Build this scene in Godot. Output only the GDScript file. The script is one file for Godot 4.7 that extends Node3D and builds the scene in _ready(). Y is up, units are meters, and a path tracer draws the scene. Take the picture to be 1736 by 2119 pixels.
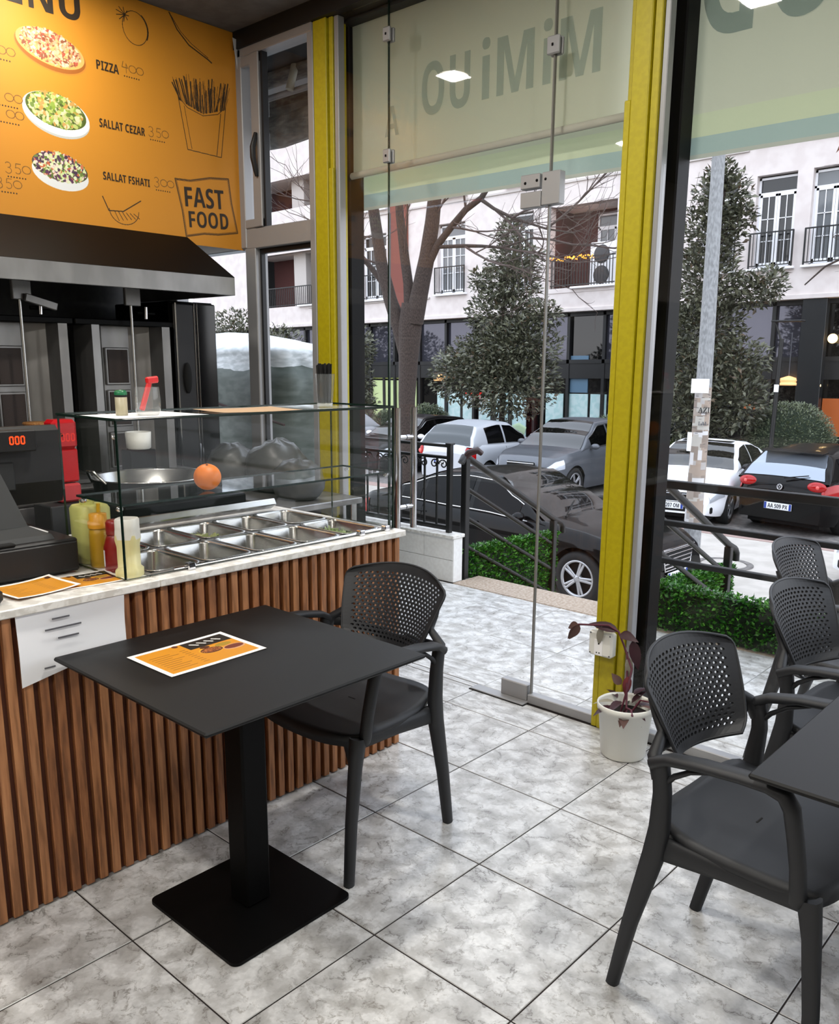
extends Node3D
# A fast-food shop seen towards its glass front: counter, tables and chairs inside, terrace, street, cars and a pale apartment building outside.

class Geo:
	# Collects shapes into one mesh. Faces are given counter-clockwise as seen from outside.
	var st := SurfaceTool.new()
	var n := 0
	func _init(smooth := false) -> void:
		st.begin(Mesh.PRIMITIVE_TRIANGLES)
		st.set_smooth_group(0 if smooth else 0xFFFFFFFF)
	func flat() -> Geo:
		st.set_smooth_group(0xFFFFFFFF)
		return self
	func soft() -> Geo:
		st.set_smooth_group(0)
		return self
	func tri(a: Vector3, b: Vector3, c: Vector3, ua := Vector2.ZERO, ub := Vector2.ZERO, uc := Vector2.ZERO) -> void:
		st.set_uv(ua); st.add_vertex(a)
		st.set_uv(uc); st.add_vertex(c)
		st.set_uv(ub); st.add_vertex(b)
		n += 1
	func quad(a: Vector3, b: Vector3, c: Vector3, d: Vector3, ua := Vector2(0, 1), ub := Vector2(1, 1), uc := Vector2(1, 0), ud := Vector2(0, 0)) -> void:
		tri(a, b, c, ua, ub, uc)
		tri(a, c, d, ua, uc, ud)
	func out_face(pts: Array, from: Vector3) -> void:
		var mid := Vector3.ZERO
		for p: Vector3 in pts:
			mid += p / pts.size()
		var nn: Vector3 = (pts[1] - pts[0]).cross(pts[2] - pts[0])
		if nn.dot(mid - from) < 0.0:
			pts.reverse()
		for i in range(1, pts.size() - 1):
			tri(pts[0], pts[i], pts[i + 1])
	func box(c: Vector3, size: Vector3, bevel := 0.0, turn := Basis.IDENTITY) -> Geo:
		var h := size / 2.0
		if bevel <= 0.0:
			for ax in 3:
				for s: float in [-1.0, 1.0]:
					var f := []
					for k: Array in [[-1, -1], [1, -1], [1, 1], [-1, 1]]:
						var v := Vector3.ZERO
						v[ax] = s * h[ax]
						v[(ax + 1) % 3] = k[0] * h[(ax + 1) % 3]
						v[(ax + 2) % 3] = k[1] * h[(ax + 2) % 3]
						f.append(c + turn * v)
					out_face(f, c)
			return self
		bevel = minf(bevel, minf(h.x, minf(h.y, h.z)) * 0.95)
		var pt := func(sg: Vector3, ax: int) -> Vector3:
			var v := Vector3(sg.x * (h.x - bevel), sg.y * (h.y - bevel), sg.z * (h.z - bevel))
			v[ax] = sg[ax] * h[ax]
			return c + turn * v
		for ax in 3:
			var b1 := (ax + 1) % 3
			var b2 := (ax + 2) % 3
			for s: float in [-1.0, 1.0]:
				var f := []
				for k: Array in [[-1, -1], [1, -1], [1, 1], [-1, 1]]:
					var sg := Vector3.ZERO
					sg[ax] = s; sg[b1] = k[0]; sg[b2] = k[1]
					f.append(pt.call(sg, ax))
				out_face(f, c)
			for s1: float in [-1.0, 1.0]:
				for s2: float in [-1.0, 1.0]:
					var lo := Vector3.ZERO
					lo[ax] = -1; lo[b1] = s1; lo[b2] = s2
					var hi := lo
					hi[ax] = 1
					out_face([pt.call(lo, b1), pt.call(hi, b1), pt.call(hi, b2), pt.call(lo, b2)], c)
		for sx: float in [-1.0, 1.0]:
			for sy: float in [-1.0, 1.0]:
				for sz: float in [-1.0, 1.0]:
					var sg := Vector3(sx, sy, sz)
					out_face([pt.call(sg, 0), pt.call(sg, 1), pt.call(sg, 2)], c)
		return self
	func span(a: Vector3, b: Vector3, bevel := 0.0) -> Geo:
		return box((a + b) / 2.0, (b - a).abs(), bevel)
	func grid(rows: Array, close := false, uv := false) -> Geo:
		# rows run so that (next in row - this) x (next row - this) points outward
		var m: int = rows.size()
		for i in m - 1:
			var r0: PackedVector3Array = rows[i]
			var r1: PackedVector3Array = rows[i + 1]
			var k: int = r0.size()
			for j in (k if close else k - 1):
				var j2 := (j + 1) % k
				if uv:
					var u0 := float(j) / (k - 1); var u1 := float(j + 1) / (k - 1)
					var v0 := 1.0 - float(i) / (m - 1); var v1 := 1.0 - float(i + 1) / (m - 1)
					quad(r0[j], r0[j2], r1[j2], r1[j], Vector2(u0, v0), Vector2(u1, v0), Vector2(u1, v1), Vector2(u0, v1))
				else:
					quad(r0[j], r0[j2], r1[j2], r1[j])
		return self
	func tube(path: Array, radii: Variant, sides := 8, ref := Vector3.ZERO, sq := 2.0, caps := true) -> Geo:
		# radii: a number, or one number or Vector2 (along ref, across) per point
		var rows := []
		var N := ref
		var cnt := path.size()
		for i in cnt:
			var a: Vector3 = path[maxi(i - 1, 0)]
			var b: Vector3 = path[mini(i + 1, cnt - 1)]
			var T := (b - a).normalized()
			if N == Vector3.ZERO or absf(N.normalized().dot(T)) > 0.98:
				N = Vector3.UP if absf(T.y) < 0.9 else Vector3.RIGHT
			var base := N if ref == Vector3.ZERO else ref
			if absf(base.normalized().dot(T)) > 0.98:
				base = N
			N = (base - T * T.dot(base)).normalized()
			var B := T.cross(N)
			var rr := Vector2.ZERO
			if radii is Array:
				rr = radii[i] if radii[i] is Vector2 else Vector2(radii[i], radii[i])
			else:
				rr = Vector2(radii, radii)
			var ring := PackedVector3Array()
			for k in sides:
				var t := TAU * (k + 0.5) / sides
				var c := cos(t); var s := sin(t)
				var q := pow(pow(absf(c), sq) + pow(absf(s), sq), -1.0 / sq)
				ring.append(path[i] + N * (c * q * rr.x) + B * (s * q * rr.y))
			rows.append(ring)
		grid(rows, true)
		if caps:
			flat()
			var p0: PackedVector3Array = rows[0]
			var p1: PackedVector3Array = rows[cnt - 1]
			for k in sides:
				tri(path[0], p0[(k + 1) % sides], p0[k])
				tri(path[cnt - 1], p1[k], p1[(k + 1) % sides])
			soft()
		return self
	func lathe(profile: Array, sides := 24, at := Vector3.ZERO, turn := Basis.IDENTITY) -> Geo:
		var rows := []
		for p: Vector2 in profile:
			var ring := PackedVector3Array()
			for k in sides:
				var t := -TAU * k / sides
				ring.append(at + turn * Vector3(p.x * cos(t), p.y, p.x * sin(t)))
			rows.append(ring)
		return grid(rows, true)
	func prism(poly: PackedVector2Array, o: Vector3, ax: Vector3, ay: Vector3, depth: Vector3) -> Geo:
		# a 2D outline in the plane (ax, ay) at o, pushed along depth
		var idx := Geometry2D.triangulate_polygon(poly)
		var q := func(v: Vector2) -> Vector3: return o + ax * v.x + ay * v.y
		var same := ax.cross(ay).dot(depth) > 0.0
		for i in range(0, idx.size(), 3):
			var a := poly[idx[i]]; var b := poly[idx[i + 1]]; var c := poly[idx[i + 2]]
			if (b - a).cross(c - a) < 0.0:
				var t := b
				b = c; c = t
			var A: Vector3 = q.call(a); var B: Vector3 = q.call(b); var C: Vector3 = q.call(c)
			if same:
				tri(A + depth, B + depth, C + depth); tri(A, C, B)
			else:
				tri(A, B, C); tri(A + depth, C + depth, B + depth)
		var area := 0.0
		for i in poly.size():
			area += poly[i].cross(poly[(i + 1) % poly.size()])
		for i in poly.size():
			var A: Vector3 = q.call(poly[i]); var B: Vector3 = q.call(poly[(i + 1) % poly.size()])
			if (area > 0.0) == same:
				quad(A, B, B + depth, A + depth)
			else:
				quad(B, A, A + depth, B + depth)
		return self
	func ball(c: Vector3, r: Vector3, sides := 16, rings := 10) -> Geo:
		var rows := []
		for i in rings + 1:
			var f := -PI / 2 + PI * i / rings
			var ring := PackedVector3Array()
			for k in sides:
				var t := -TAU * k / sides
				ring.append(c + Vector3(r.x * cos(f) * cos(t), r.y * sin(f), r.z * cos(f) * sin(t)))
			rows.append(ring)
		return grid(rows, true)
	func mesh() -> ArrayMesh:
		st.generate_normals()
		return st.commit()

var rng := RandomNumberGenerator.new()
var M := {}

func numbered(called: String, parent: Node) -> String:
	if not parent.has_node(called):
		return called
	var i := 1
	while parent.has_node("%s_%03d" % [called, i]):
		i += 1
	return "%s_%03d" % [called, i]

func tag(o: Node, label := "", category := "", group := "", kind := "") -> Node:
	for kv: Array in [["label", label], ["category", category], ["group", group], ["kind", kind]]:
		if kv[1] != "":
			o.set_meta(kv[0], kv[1])
	return o

func obj(called: String, g: Variant, m: Material, parent: Node = self, at := Vector3.ZERO, turn := Vector3.ZERO) -> MeshInstance3D:
	var o := MeshInstance3D.new()
	o.name = numbered(called, parent)
	o.mesh = g.mesh() if g is Geo else g
	o.material_override = m
	parent.add_child(o, true)
	o.position = at
	o.rotation = turn
	return o

func thing(called: String, label: String, category: String, at := Vector3.ZERO, turn := 0.0, group := "") -> Node3D:
	var o := Node3D.new()
	o.name = numbered(called, self)
	add_child(o, true)
	o.position = at
	o.rotation.y = turn
	tag(o, label, category, group)
	return o

func struct(called: String, g: Variant, m: Material) -> MeshInstance3D:
	var o := obj(called, g, m)
	o.set_meta("kind", "structure")
	return o

func copy(o: Node3D, label: String, at: Vector3, turn: float) -> Node3D:
	var c: Node3D = o.duplicate()
	c.name = numbered(str(o.name).rstrip("_0123456789"), self)
	add_child(c, true)
	c.position = at
	c.rotation.y = turn
	c.set_meta("label", label)
	return c

func scatter(called: String, mesh: Mesh, m: Material, xf: Array, parent: Node, tints: Array = []) -> MultiMeshInstance3D:
	var mm := MultiMesh.new()
	mm.transform_format = MultiMesh.TRANSFORM_3D
	mm.use_colors = tints.size() > 0
	mm.mesh = mesh
	mm.instance_count = xf.size()
	for i in xf.size():
		mm.set_instance_transform(i, xf[i])
		if tints.size():
			mm.set_instance_color(i, tints[i % tints.size()])
	var o := MultiMeshInstance3D.new()
	o.name = numbered(called, parent)
	o.multimesh = mm
	o.material_override = m
	parent.add_child(o, true)
	o.set_meta("kind", "stuff")
	return o

func mt(c: Color, rough := 0.6, metal := 0.0) -> StandardMaterial3D:
	var m := StandardMaterial3D.new()
	m.albedo_color = c
	m.roughness = rough
	m.metallic = metal
	return m

func glass(alpha := 0.06, c := Color(0.75, 0.85, 0.8), shine := 0.5) -> StandardMaterial3D:
	var m := mt(Color(c, alpha), 0.02)
	m.metallic_specular = shine
	m.transparency = BaseMaterial3D.TRANSPARENCY_ALPHA
	return m

func glow(c: Color, e: float) -> StandardMaterial3D:
	var m := mt(c, 0.5)
	m.emission_enabled = true
	m.emission = c
	m.emission_energy_multiplier = e
	return m

func noise(freq: float, octaves := 4, sd := 1, type := FastNoiseLite.TYPE_SIMPLEX_SMOOTH, ridged := false) -> FastNoiseLite:
	var f := FastNoiseLite.new()
	f.seed = sd
	f.noise_type = type
	f.frequency = freq
	f.fractal_octaves = octaves
	f.fractal_type = FastNoiseLite.FRACTAL_RIDGED if ridged else FastNoiseLite.FRACTAL_FBM
	return f

func ramp(cols: Array, offs: Array) -> Gradient:
	var g := Gradient.new()
	g.colors = PackedColorArray(cols)
	g.offsets = PackedFloat32Array(offs)
	return g

func noise_tex(f: FastNoiseLite, g: Gradient, size := 512) -> NoiseTexture2D:
	var t := NoiseTexture2D.new()
	t.width = size
	t.height = size
	t.seamless = true
	t.noise = f
	t.color_ramp = g
	return t

func textured(cols: Array, offs: Array, freq: float, scale: Vector3, rough := 0.7, sd := 1, octaves := 4, world := true, bump := 0.0) -> StandardMaterial3D:
	var m := mt(Color.WHITE, rough)
	m.albedo_texture = noise_tex(noise(freq, octaves, sd), ramp(cols, offs))
	m.uv1_triplanar = true
	m.uv1_world_triplanar = world
	m.uv1_scale = scale
	if bump > 0.0:
		m.heightmap_enabled = true
		m.heightmap_texture = m.albedo_texture
		m.heightmap_scale = bump
	return m

func lettering(words: String, parent: Node, m: Material, at: Vector3, width: float, height: float, turn := Vector3.ZERO, bold := true, depth := 0.001, serif := false) -> MeshInstance3D:
	var t := TextMesh.new()
	t.text = words
	var f := SystemFont.new()
	f.font_names = PackedStringArray(["Droid Serif" if serif else "Droid Sans"])
	f.font_weight = 700 if bold else 400
	t.font = f
	t.font_size = 64
	t.pixel_size = 0.01
	t.depth = depth
	t.curve_step = 2.0
	var o := obj("lettering", t, m, parent, at, turn)
	var bb := t.get_aabb()
	var sx := width / maxf(bb.size.x, 0.01)
	var sy := height / maxf(bb.size.y, 0.01)
	var b := Basis.from_euler(turn)
	o.basis = b * Basis.from_scale(Vector3(sx, sy, 1.0))
	var c := bb.get_center()
	o.position = at - b * Vector3(c.x * sx, c.y * sy, 0.0)
	return o

# ---- drawing into images (flat print only)
func dot(im: Image, x: float, y: float, r: float, c: Color) -> void:
	for j in range(maxi(0, int(y - r)), mini(im.get_height() - 1, int(y + r)) + 1):
		for i in range(maxi(0, int(x - r)), mini(im.get_width() - 1, int(x + r)) + 1):
			if (i - x) * (i - x) + (j - y) * (j - y) <= r * r:
				im.set_pixel(i, j, c)

func oval(im: Image, x: float, y: float, rx: float, ry: float, c: Color, a := 0.0) -> void:
	var m := maxf(rx, ry)
	var ca := cos(a); var sa := sin(a)
	for j in range(maxi(0, int(y - m)), mini(im.get_height() - 1, int(y + m)) + 1):
		for i in range(maxi(0, int(x - m)), mini(im.get_width() - 1, int(x + m)) + 1):
			var u := ((i - x) * ca + (j - y) * sa) / rx
			var v := (-(i - x) * sa + (j - y) * ca) / ry
			if u * u + v * v <= 1.0:
				im.set_pixel(i, j, c)

func stroke(im: Image, pts: Array, w: float, c: Color) -> void:
	for i in pts.size() - 1:
		var a: Vector2 = pts[i]; var b: Vector2 = pts[i + 1]
		var k := maxi(1, int(a.distance_to(b) / maxf(w * 0.4, 0.5)))
		for j in k + 1:
			var p := a.lerp(b, float(j) / k)
			dot(im, p.x, p.y, w / 2, c)

func arc(x: float, y: float, rx: float, ry: float, a0: float, a1: float, k := 14) -> Array:
	var r := []
	for i in k + 1:
		var t := lerpf(a0, a1, float(i) / k)
		r.append(Vector2(x + rx * cos(t), y + ry * sin(t)))
	return r

func picture(im: Image, rough := 0.55) -> StandardMaterial3D:
	var m := mt(Color.WHITE, rough)
	m.albedo_texture = ImageTexture.create_from_image(im)
	m.texture_repeat = false
	return m

func marble() -> Array:
	# one slab of veined grey-white marble print; the tiles cut different pieces out of it
	var s := 1024
	var f1 := noise(0.0075, 6, 11); f1.domain_warp_enabled = true; f1.domain_warp_amplitude = 55.0; f1.domain_warp_frequency = 0.011
	var f2 := noise(0.0065, 3, 23); f2.domain_warp_enabled = true; f2.domain_warp_amplitude = 70.0; f2.domain_warp_frequency = 0.012
	var f3 := noise(0.045, 4, 37)
	var f4 := noise(0.005, 3, 41)
	var f5 := noise(0.013, 3, 57); f5.domain_warp_enabled = true; f5.domain_warp_amplitude = 45.0; f5.domain_warp_frequency = 0.02
	for f: FastNoiseLite in [f1, f2, f5]:
		f.domain_warp_fractal_octaves = 4
	var a := f1.get_image(s, s, false, false, false).get_data(); var b := f2.get_image(s, s, false, false, false).get_data()
	var c := f3.get_image(s, s, false, false, false).get_data(); var d := f4.get_image(s, s, false, false, false).get_data()
	var e := f5.get_image(s, s, false, false, false).get_data()
	var px := PackedByteArray()
	px.resize(s * s * 3)
	for i in s * s:
		var cloud := a[i] / 127.5 - 1.0
		var vein := absf(b[i] / 127.5 - 1.0)
		var vein2 := absf(e[i] / 127.5 - 1.0)
		var fine := c[i] / 127.5 - 1.0
		var area := d[i] / 127.5 - 1.0
		var dark := clampf(0.20 - cloud * 1.5, 0.0, 1.0)
		var line := clampf(1.0 - vein * 26.0, 0.0, 1.0) * clampf(0.55 + area * 2.2, 0.0, 1.0)
		var line2 := clampf(1.0 - vein2 * 16.0, 0.0, 1.0) * clampf(0.35 - area * 2.2, 0.0, 1.0)
		var soft := clampf(1.0 - vein * 5.0, 0.0, 1.0) * 0.5
		var v := 0.80 - 0.19 * dark * (0.8 + 0.6 * fine) - 0.26 * line - 0.20 * line2 - 0.10 * soft + fine * 0.055 + clampf(cloud, 0.0, 1.0) * 0.12
		var wm := dark * 0.6 + line + line2
		px[i * 3] = int(clampf(v, 0, 1) * 255)
		px[i * 3 + 1] = int(clampf(v * 0.995 - 0.012 * wm, 0, 1) * 255)
		px[i * 3 + 2] = int(clampf(v * 0.982 - 0.028 * wm, 0, 1) * 255)
	var im := Image.create_from_data(s, s, false, Image.FORMAT_RGB8, px)
	var t := ImageTexture.create_from_image(im)
	var inside := mt(Color(0.965, 0.97, 0.98), 0.28)
	inside.albedo_texture = t
	var outside := mt(Color(1.0, 1.0, 1.0), 0.35)
	outside.albedo_texture = t
	return [inside, outside]

func make_materials() -> void:
	var mm := marble()
	M.tile = mm[0]
	M.tile_out = mm[1]
	M.grout = mt(Color(0.13, 0.10, 0.095), 0.9)
	M.grout_out = mt(Color(0.60, 0.58, 0.55), 0.9)
	M.ceiling = textured([Color(0.31, 0.305, 0.30), Color(0.35, 0.345, 0.34)], [0.3, 0.7], 0.02, Vector3.ONE * 0.8, 0.9, 3)
	M.wall = textured([Color(0.60, 0.58, 0.55), Color(0.66, 0.64, 0.61)], [0.3, 0.7], 0.02, Vector3.ONE * 0.7, 0.85, 4)
	M.kitchen_wall = textured([Color(0.10, 0.10, 0.10), Color(0.15, 0.15, 0.14)], [0.3, 0.7], 0.03, Vector3.ONE, 0.5, 5)
	M.black_lintel = mt(Color(0.055, 0.055, 0.06), 0.5)
	M.yellow = textured([Color(0.655, 0.60, 0.03), Color(0.68, 0.625, 0.04)], [0.35, 0.65], 0.03, Vector3(2, 2, 2), 0.42, 6)
	M.alu = mt(Color(0.60, 0.60, 0.605), 0.45, 0.35)
	M.alu_dark = mt(Color(0.06, 0.06, 0.07), 0.5)
	M.steel = mt(Color(0.74, 0.74, 0.73), 0.24, 1.0)
	M.steel_soft = textured([Color(0.52, 0.515, 0.51), Color(0.57, 0.565, 0.56)], [0.3, 0.7], 0.01, Vector3(1, 0.4, 1), 0.40, 7)
	M.steel_soft.metallic = 0.8
	M.chrome = mt(Color(0.85, 0.85, 0.86), 0.08, 1.0)
	M.black_metal = mt(Color(0.02, 0.02, 0.021), 0.5)
	M.black_metal.metallic_specular = 0.25
	M.black_top = textured([Color(0.030, 0.030, 0.032), Color(0.040, 0.040, 0.042)], [0.3, 0.7], 0.25, Vector3.ONE * 5, 0.5, 8, 3)
	M.black_top.metallic_specular = 0.4
	M.chair = textured([Color(0.090, 0.097, 0.112), Color(0.113, 0.121, 0.138)], [0.35, 0.65], 0.3, Vector3.ONE * 6, 0.55, 9, 3, false)
	M.glass = glass(0.02, Color(0.06, 0.07, 0.07), 0.33)
	M.case_glass = glass(0.03, Color(0.35, 0.45, 0.40), 0.55)
	M.glass_edge = mt(Color(0.07, 0.14, 0.115), 0.15)
	M.wood = textured([Color(0.48, 0.31, 0.19), Color(0.60, 0.395, 0.245), Color(0.67, 0.455, 0.29)], [0.25, 0.5, 0.8], 0.016, Vector3(5.0, 0.55, 5.0), 0.5, 10, 5)
	M.wood_b = textured([Color(0.56, 0.375, 0.235), Color(0.67, 0.455, 0.295), Color(0.72, 0.505, 0.335)], [0.25, 0.5, 0.8], 0.016, Vector3(5.0, 0.45, 5.0), 0.5, 12, 5)
	M.wood_c = textured([Color(0.47, 0.30, 0.18), Color(0.58, 0.375, 0.23), Color(0.65, 0.43, 0.27)], [0.25, 0.5, 0.8], 0.016, Vector3(5.0, 0.65, 5.0), 0.5, 13, 5)
	M.wood_dark = mt(Color(0.34, 0.17, 0.095), 0.6)
	M.stone_white = textured([Color(0.80, 0.79, 0.765), Color(0.90, 0.895, 0.88)], [0.35, 0.6], 0.02, Vector3.ONE * 2, 0.3, 14)
	M.paper = mt(Color(0.90, 0.905, 0.92), 0.8)
	M.paper_white = mt(Color(0.95, 0.95, 0.95), 0.7)
	M.ink = mt(Color(0.33, 0.33, 0.35), 0.8)
	M.print_black = mt(Color(0.17, 0.125, 0.07), 0.6)
	M.plastic_black = mt(Color(0.035, 0.036, 0.04), 0.5)
	M.plastic_grey = mt(Color(0.13, 0.14, 0.145), 0.55)
	M.plastic_white = mt(Color(0.88, 0.88, 0.85), 0.4)
	M.red = mt(Color(0.80, 0.09, 0.10), 0.35)
	M.orange = textured([Color(0.93, 0.47, 0.06), Color(0.97, 0.55, 0.10)], [0.4, 0.6], 0.25, Vector3.ONE * 16, 0.45, 15, 2, true, 0.08)
	M.led = glow(Color(1.0, 0.24, 0.05), 1.8)
	M.asphalt = textured([Color(0.67, 0.645, 0.615), Color(0.715, 0.69, 0.66)], [0.3, 0.7], 0.012, Vector3.ONE * 0.35, 0.9, 16, 5)
	M.paving = textured([Color(0.40, 0.385, 0.375), Color(0.50, 0.48, 0.465)], [0.3, 0.7], 0.02, Vector3.ONE * 0.6, 0.9, 17, 5)
	M.beige_stone = textured([Color(0.62, 0.55, 0.48), Color(0.72, 0.66, 0.60)], [0.3, 0.7], 0.04, Vector3.ONE * 2, 0.8, 18)
	M.block = textured([Color(0.885, 0.88, 0.87), Color(0.91, 0.91, 0.90)], [0.3, 0.7], 0.03, Vector3.ONE * 2, 0.5, 19)
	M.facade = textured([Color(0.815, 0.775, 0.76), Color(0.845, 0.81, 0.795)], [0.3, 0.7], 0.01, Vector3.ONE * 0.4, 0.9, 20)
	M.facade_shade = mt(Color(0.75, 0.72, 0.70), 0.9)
	M.brick = textured([Color(0.42, 0.235, 0.20), Color(0.53, 0.32, 0.28)], [0.35, 0.65], 0.2, Vector3(1.2, 5.0, 1.2), 0.9, 21, 3)
	M.maroon = textured([Color(0.27, 0.13, 0.12), Color(0.34, 0.18, 0.16)], [0.3, 0.7], 0.05, Vector3.ONE, 0.85, 22)
	M.frame_white = mt(Color(0.92, 0.92, 0.93), 0.4)
	M.far_glass = mt(Color(0.13, 0.135, 0.14), 0.06)
	M.shop_glass = mt(Color(0.035, 0.036, 0.042), 0.04)
	M.shop_mirror = mt(Color(0.30, 0.30, 0.34), 0.04, 0.55)
	M.shop_frame = mt(Color(0.05, 0.05, 0.055), 0.5)
	M.curtain = mt(Color(0.72, 0.71, 0.70), 0.9)
	M.iron = mt(Color(0.03, 0.03, 0.032), 0.45)
	M.galv = textured([Color(0.46, 0.465, 0.47), Color(0.58, 0.585, 0.59)], [0.3, 0.7], 0.03, Vector3(2, 0.6, 2), 0.55, 24)
	M.bark = textured([Color(0.16, 0.13, 0.115), Color(0.30, 0.25, 0.225)], [0.3, 0.7], 0.05, Vector3(3, 0.8, 3), 0.95, 25, 4, true, 1.2)
	M.twig = mt(Color(0.30, 0.25, 0.235), 0.9)
	M.leaf = mt(Color.WHITE, 0.32)
	M.leaf.vertex_color_use_as_albedo = true
	M.leaf.backlight_enabled = true
	M.leaf.backlight = Color(0.25, 0.3, 0.12)
	M.turf_back = mt(Color(0.05, 0.12, 0.04), 0.9)
	M.rubber = mt(Color(0.03, 0.03, 0.03), 0.8)
	M.rim = mt(Color(0.66, 0.66, 0.67), 0.3, 0.7)
	M.car_glass = mt(Color(0.02, 0.022, 0.024), 0.03)
	M.car_glass.metallic_specular = 0.6
	M.side_glass = mt(Color(0.015, 0.016, 0.018), 0.03)
	M.side_glass.metallic_specular = 0.25
	M.lamp_clear = mt(Color(0.75, 0.77, 0.8), 0.08, 0.3)
	M.lamp_red = mt(Color(0.62, 0.03, 0.04), 0.12)
	M.plate = mt(Color(0.88, 0.89, 0.9), 0.5)
	M.plate_blue = mt(Color(0.10, 0.22, 0.55), 0.5)
	M.hidden_dark = mt(Color(0.02, 0.02, 0.02), 0.9)
	var bl := mt(Color(0.74, 0.745, 0.69), 0.75)
	bl.backlight_enabled = true
	bl.backlight = Color(0.84, 0.86, 0.77)
	M.blind = bl
	var b2 := mt(Color(0.60, 0.61, 0.545), 0.7)
	b2.backlight_enabled = true
	b2.backlight = Color(0.62, 0.64, 0.55)
	M.banner = b2
	M.tint_teal = glass(0.45, Color(0.30, 0.44, 0.45)); M.tint_teal.roughness = 0.6
	M.tint_lime = glass(0.28, Color(0.66, 0.74, 0.42)); M.tint_lime.roughness = 0.6
	M.canvas = textured([Color(0.33, 0.325, 0.31), Color(0.45, 0.44, 0.42)], [0.3, 0.7], 0.02, Vector3(1, 3, 3), 0.85, 26)
	M.tarp = textured([Color(0.27, 0.305, 0.28), Color(0.36, 0.39, 0.37)], [0.3, 0.7], 0.012, Vector3(1.0, 2.5, 1.0), 0.6, 27)
	M.wrap = textured([Color(0.72, 0.75, 0.76), Color(0.88, 0.90, 0.91)], [0.3, 0.7], 0.02, Vector3(1.0, 3.0, 1.0), 0.35, 28)
	M.bag = mt(Color(0.27, 0.275, 0.27), 0.4)
	for q: Array in [["banner_hem", Color(0.57, 0.585, 0.54), Color(0.55, 0.57, 0.52)], ["banner_teal", Color(0.50, 0.57, 0.54), Color(0.50, 0.57, 0.54)], ["banner_lime", Color(0.60, 0.63, 0.53), Color(0.65, 0.685, 0.55)]]:
		var bm := mt(q[1], 0.7)
		bm.backlight_enabled = true
		bm.backlight = q[2]
		M[q[0]] = bm
	M.banner_ink = mt(Color(0.45, 0.55, 0.53, 0.40), 0.8)
	M.banner_ink.transparency = BaseMaterial3D.TRANSPARENCY_ALPHA
	M.blind_ink = mt(Color(0.46, 0.56, 0.55, 0.19), 0.8)
	M.blind_ink.transparency = BaseMaterial3D.TRANSPARENCY_ALPHA
	M.bar_grey = mt(Color(0.66, 0.66, 0.61), 0.6)
	M.lamp_glow = glow(Color(1.0, 0.97, 0.93), 30.0)
	M.red_dark = mt(Color(0.52, 0.03, 0.04), 0.3)
	M.ochre = textured([Color(0.80, 0.53, 0.13), Color(0.82, 0.55, 0.15)], [0.35, 0.65], 0.05, Vector3.ONE * 4, 0.62, 31)
	M.grill_dark = textured([Color(0.13, 0.09, 0.075), Color(0.22, 0.165, 0.14)], [0.3, 0.7], 0.2, Vector3.ONE * 3, 0.6, 32)
	M.red_clear = mt(Color(0.70, 0.07, 0.10), 0.25)
	M.bread = textured([Color(0.52, 0.31, 0.14), Color(0.80, 0.60, 0.36)], [0.35, 0.7], 0.06, Vector3.ONE * 5, 0.8, 33)
	M.far_glass_pale = mt(Color(0.42, 0.43, 0.44), 0.08)
	M.shop_glass_b = mt(Color(0.09, 0.085, 0.085), 0.06)

func tile_mesh(w: float, d: float, k: int) -> ArrayMesh:
	# one ceramic tile, its top cut from the marble print, edges eased
	rng.seed = 100 + k
	var g := Geo.new()
	var s := 0.46
	var u0 := rng.randf() * (1.0 - s); var v0 := rng.randf() * (1.0 - s)
	var hw := w / 2; var hd := d / 2; var b := 0.0015; var t := 0.010
	var a := Vector3(-hw + b, 0, hd - b); var bq := Vector3(hw - b, 0, hd - b); var c := Vector3(hw - b, 0, -hd + b); var e := Vector3(-hw + b, 0, -hd + b)
	var uv := [Vector2(u0, v0 + s), Vector2(u0 + s, v0 + s), Vector2(u0 + s, v0), Vector2(u0, v0)]
	var r := k % 4
	g.quad(a, bq, c, e, uv[r], uv[(r + 1) % 4], uv[(r + 2) % 4], uv[(r + 3) % 4])
	var lo := [Vector3(-hw, -t, hd), Vector3(hw, -t, hd), Vector3(hw, -t, -hd), Vector3(-hw, -t, -hd)]
	var mi := [Vector3(-hw, -b, hd), Vector3(hw, -b, hd), Vector3(hw, -b, -hd), Vector3(-hw, -b, -hd)]
	var hi := [a, bq, c, e]
	for i in 4:
		var j := (i + 1) % 4
		g.quad(mi[i], mi[j], hi[j], hi[i], uv[0], uv[0], uv[0], uv[0])
		g.quad(lo[i], lo[j], mi[j], mi[i], uv[0], uv[0], uv[0], uv[0])
	return g.mesh()

func tiles(parent: Node3D, xs: Array, zs: Array, m: Material, gap: float) -> void:
	var made := {}
	var n := 0
	for i in xs.size() - 1:
		for j in zs.size() - 1:
			var w: float = xs[i + 1] - xs[i] - gap; var d: float = zs[j + 1] - zs[j] - gap
			var v := (i * 7 + j * 5 + (i * j) % 3) % 12
			var key := "%.3f %.3f %d" % [w, d, v]
			if not made.has(key):
				made[key] = tile_mesh(w, d, v)
			var o := obj("tile", made[key], m, parent, Vector3((xs[i] + xs[i + 1]) / 2, 0.0, (zs[j] + zs[j + 1]) / 2) - parent.position)
			n += 1

func steps(a: float, b: float, d: float) -> Array:
	var r := [a]
	var k := ceilf(a / d + 0.001)
	while k * d < b - 0.001:
		r.append(k * d)
		k += 1.0
	r.append(b)
	return r

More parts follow.
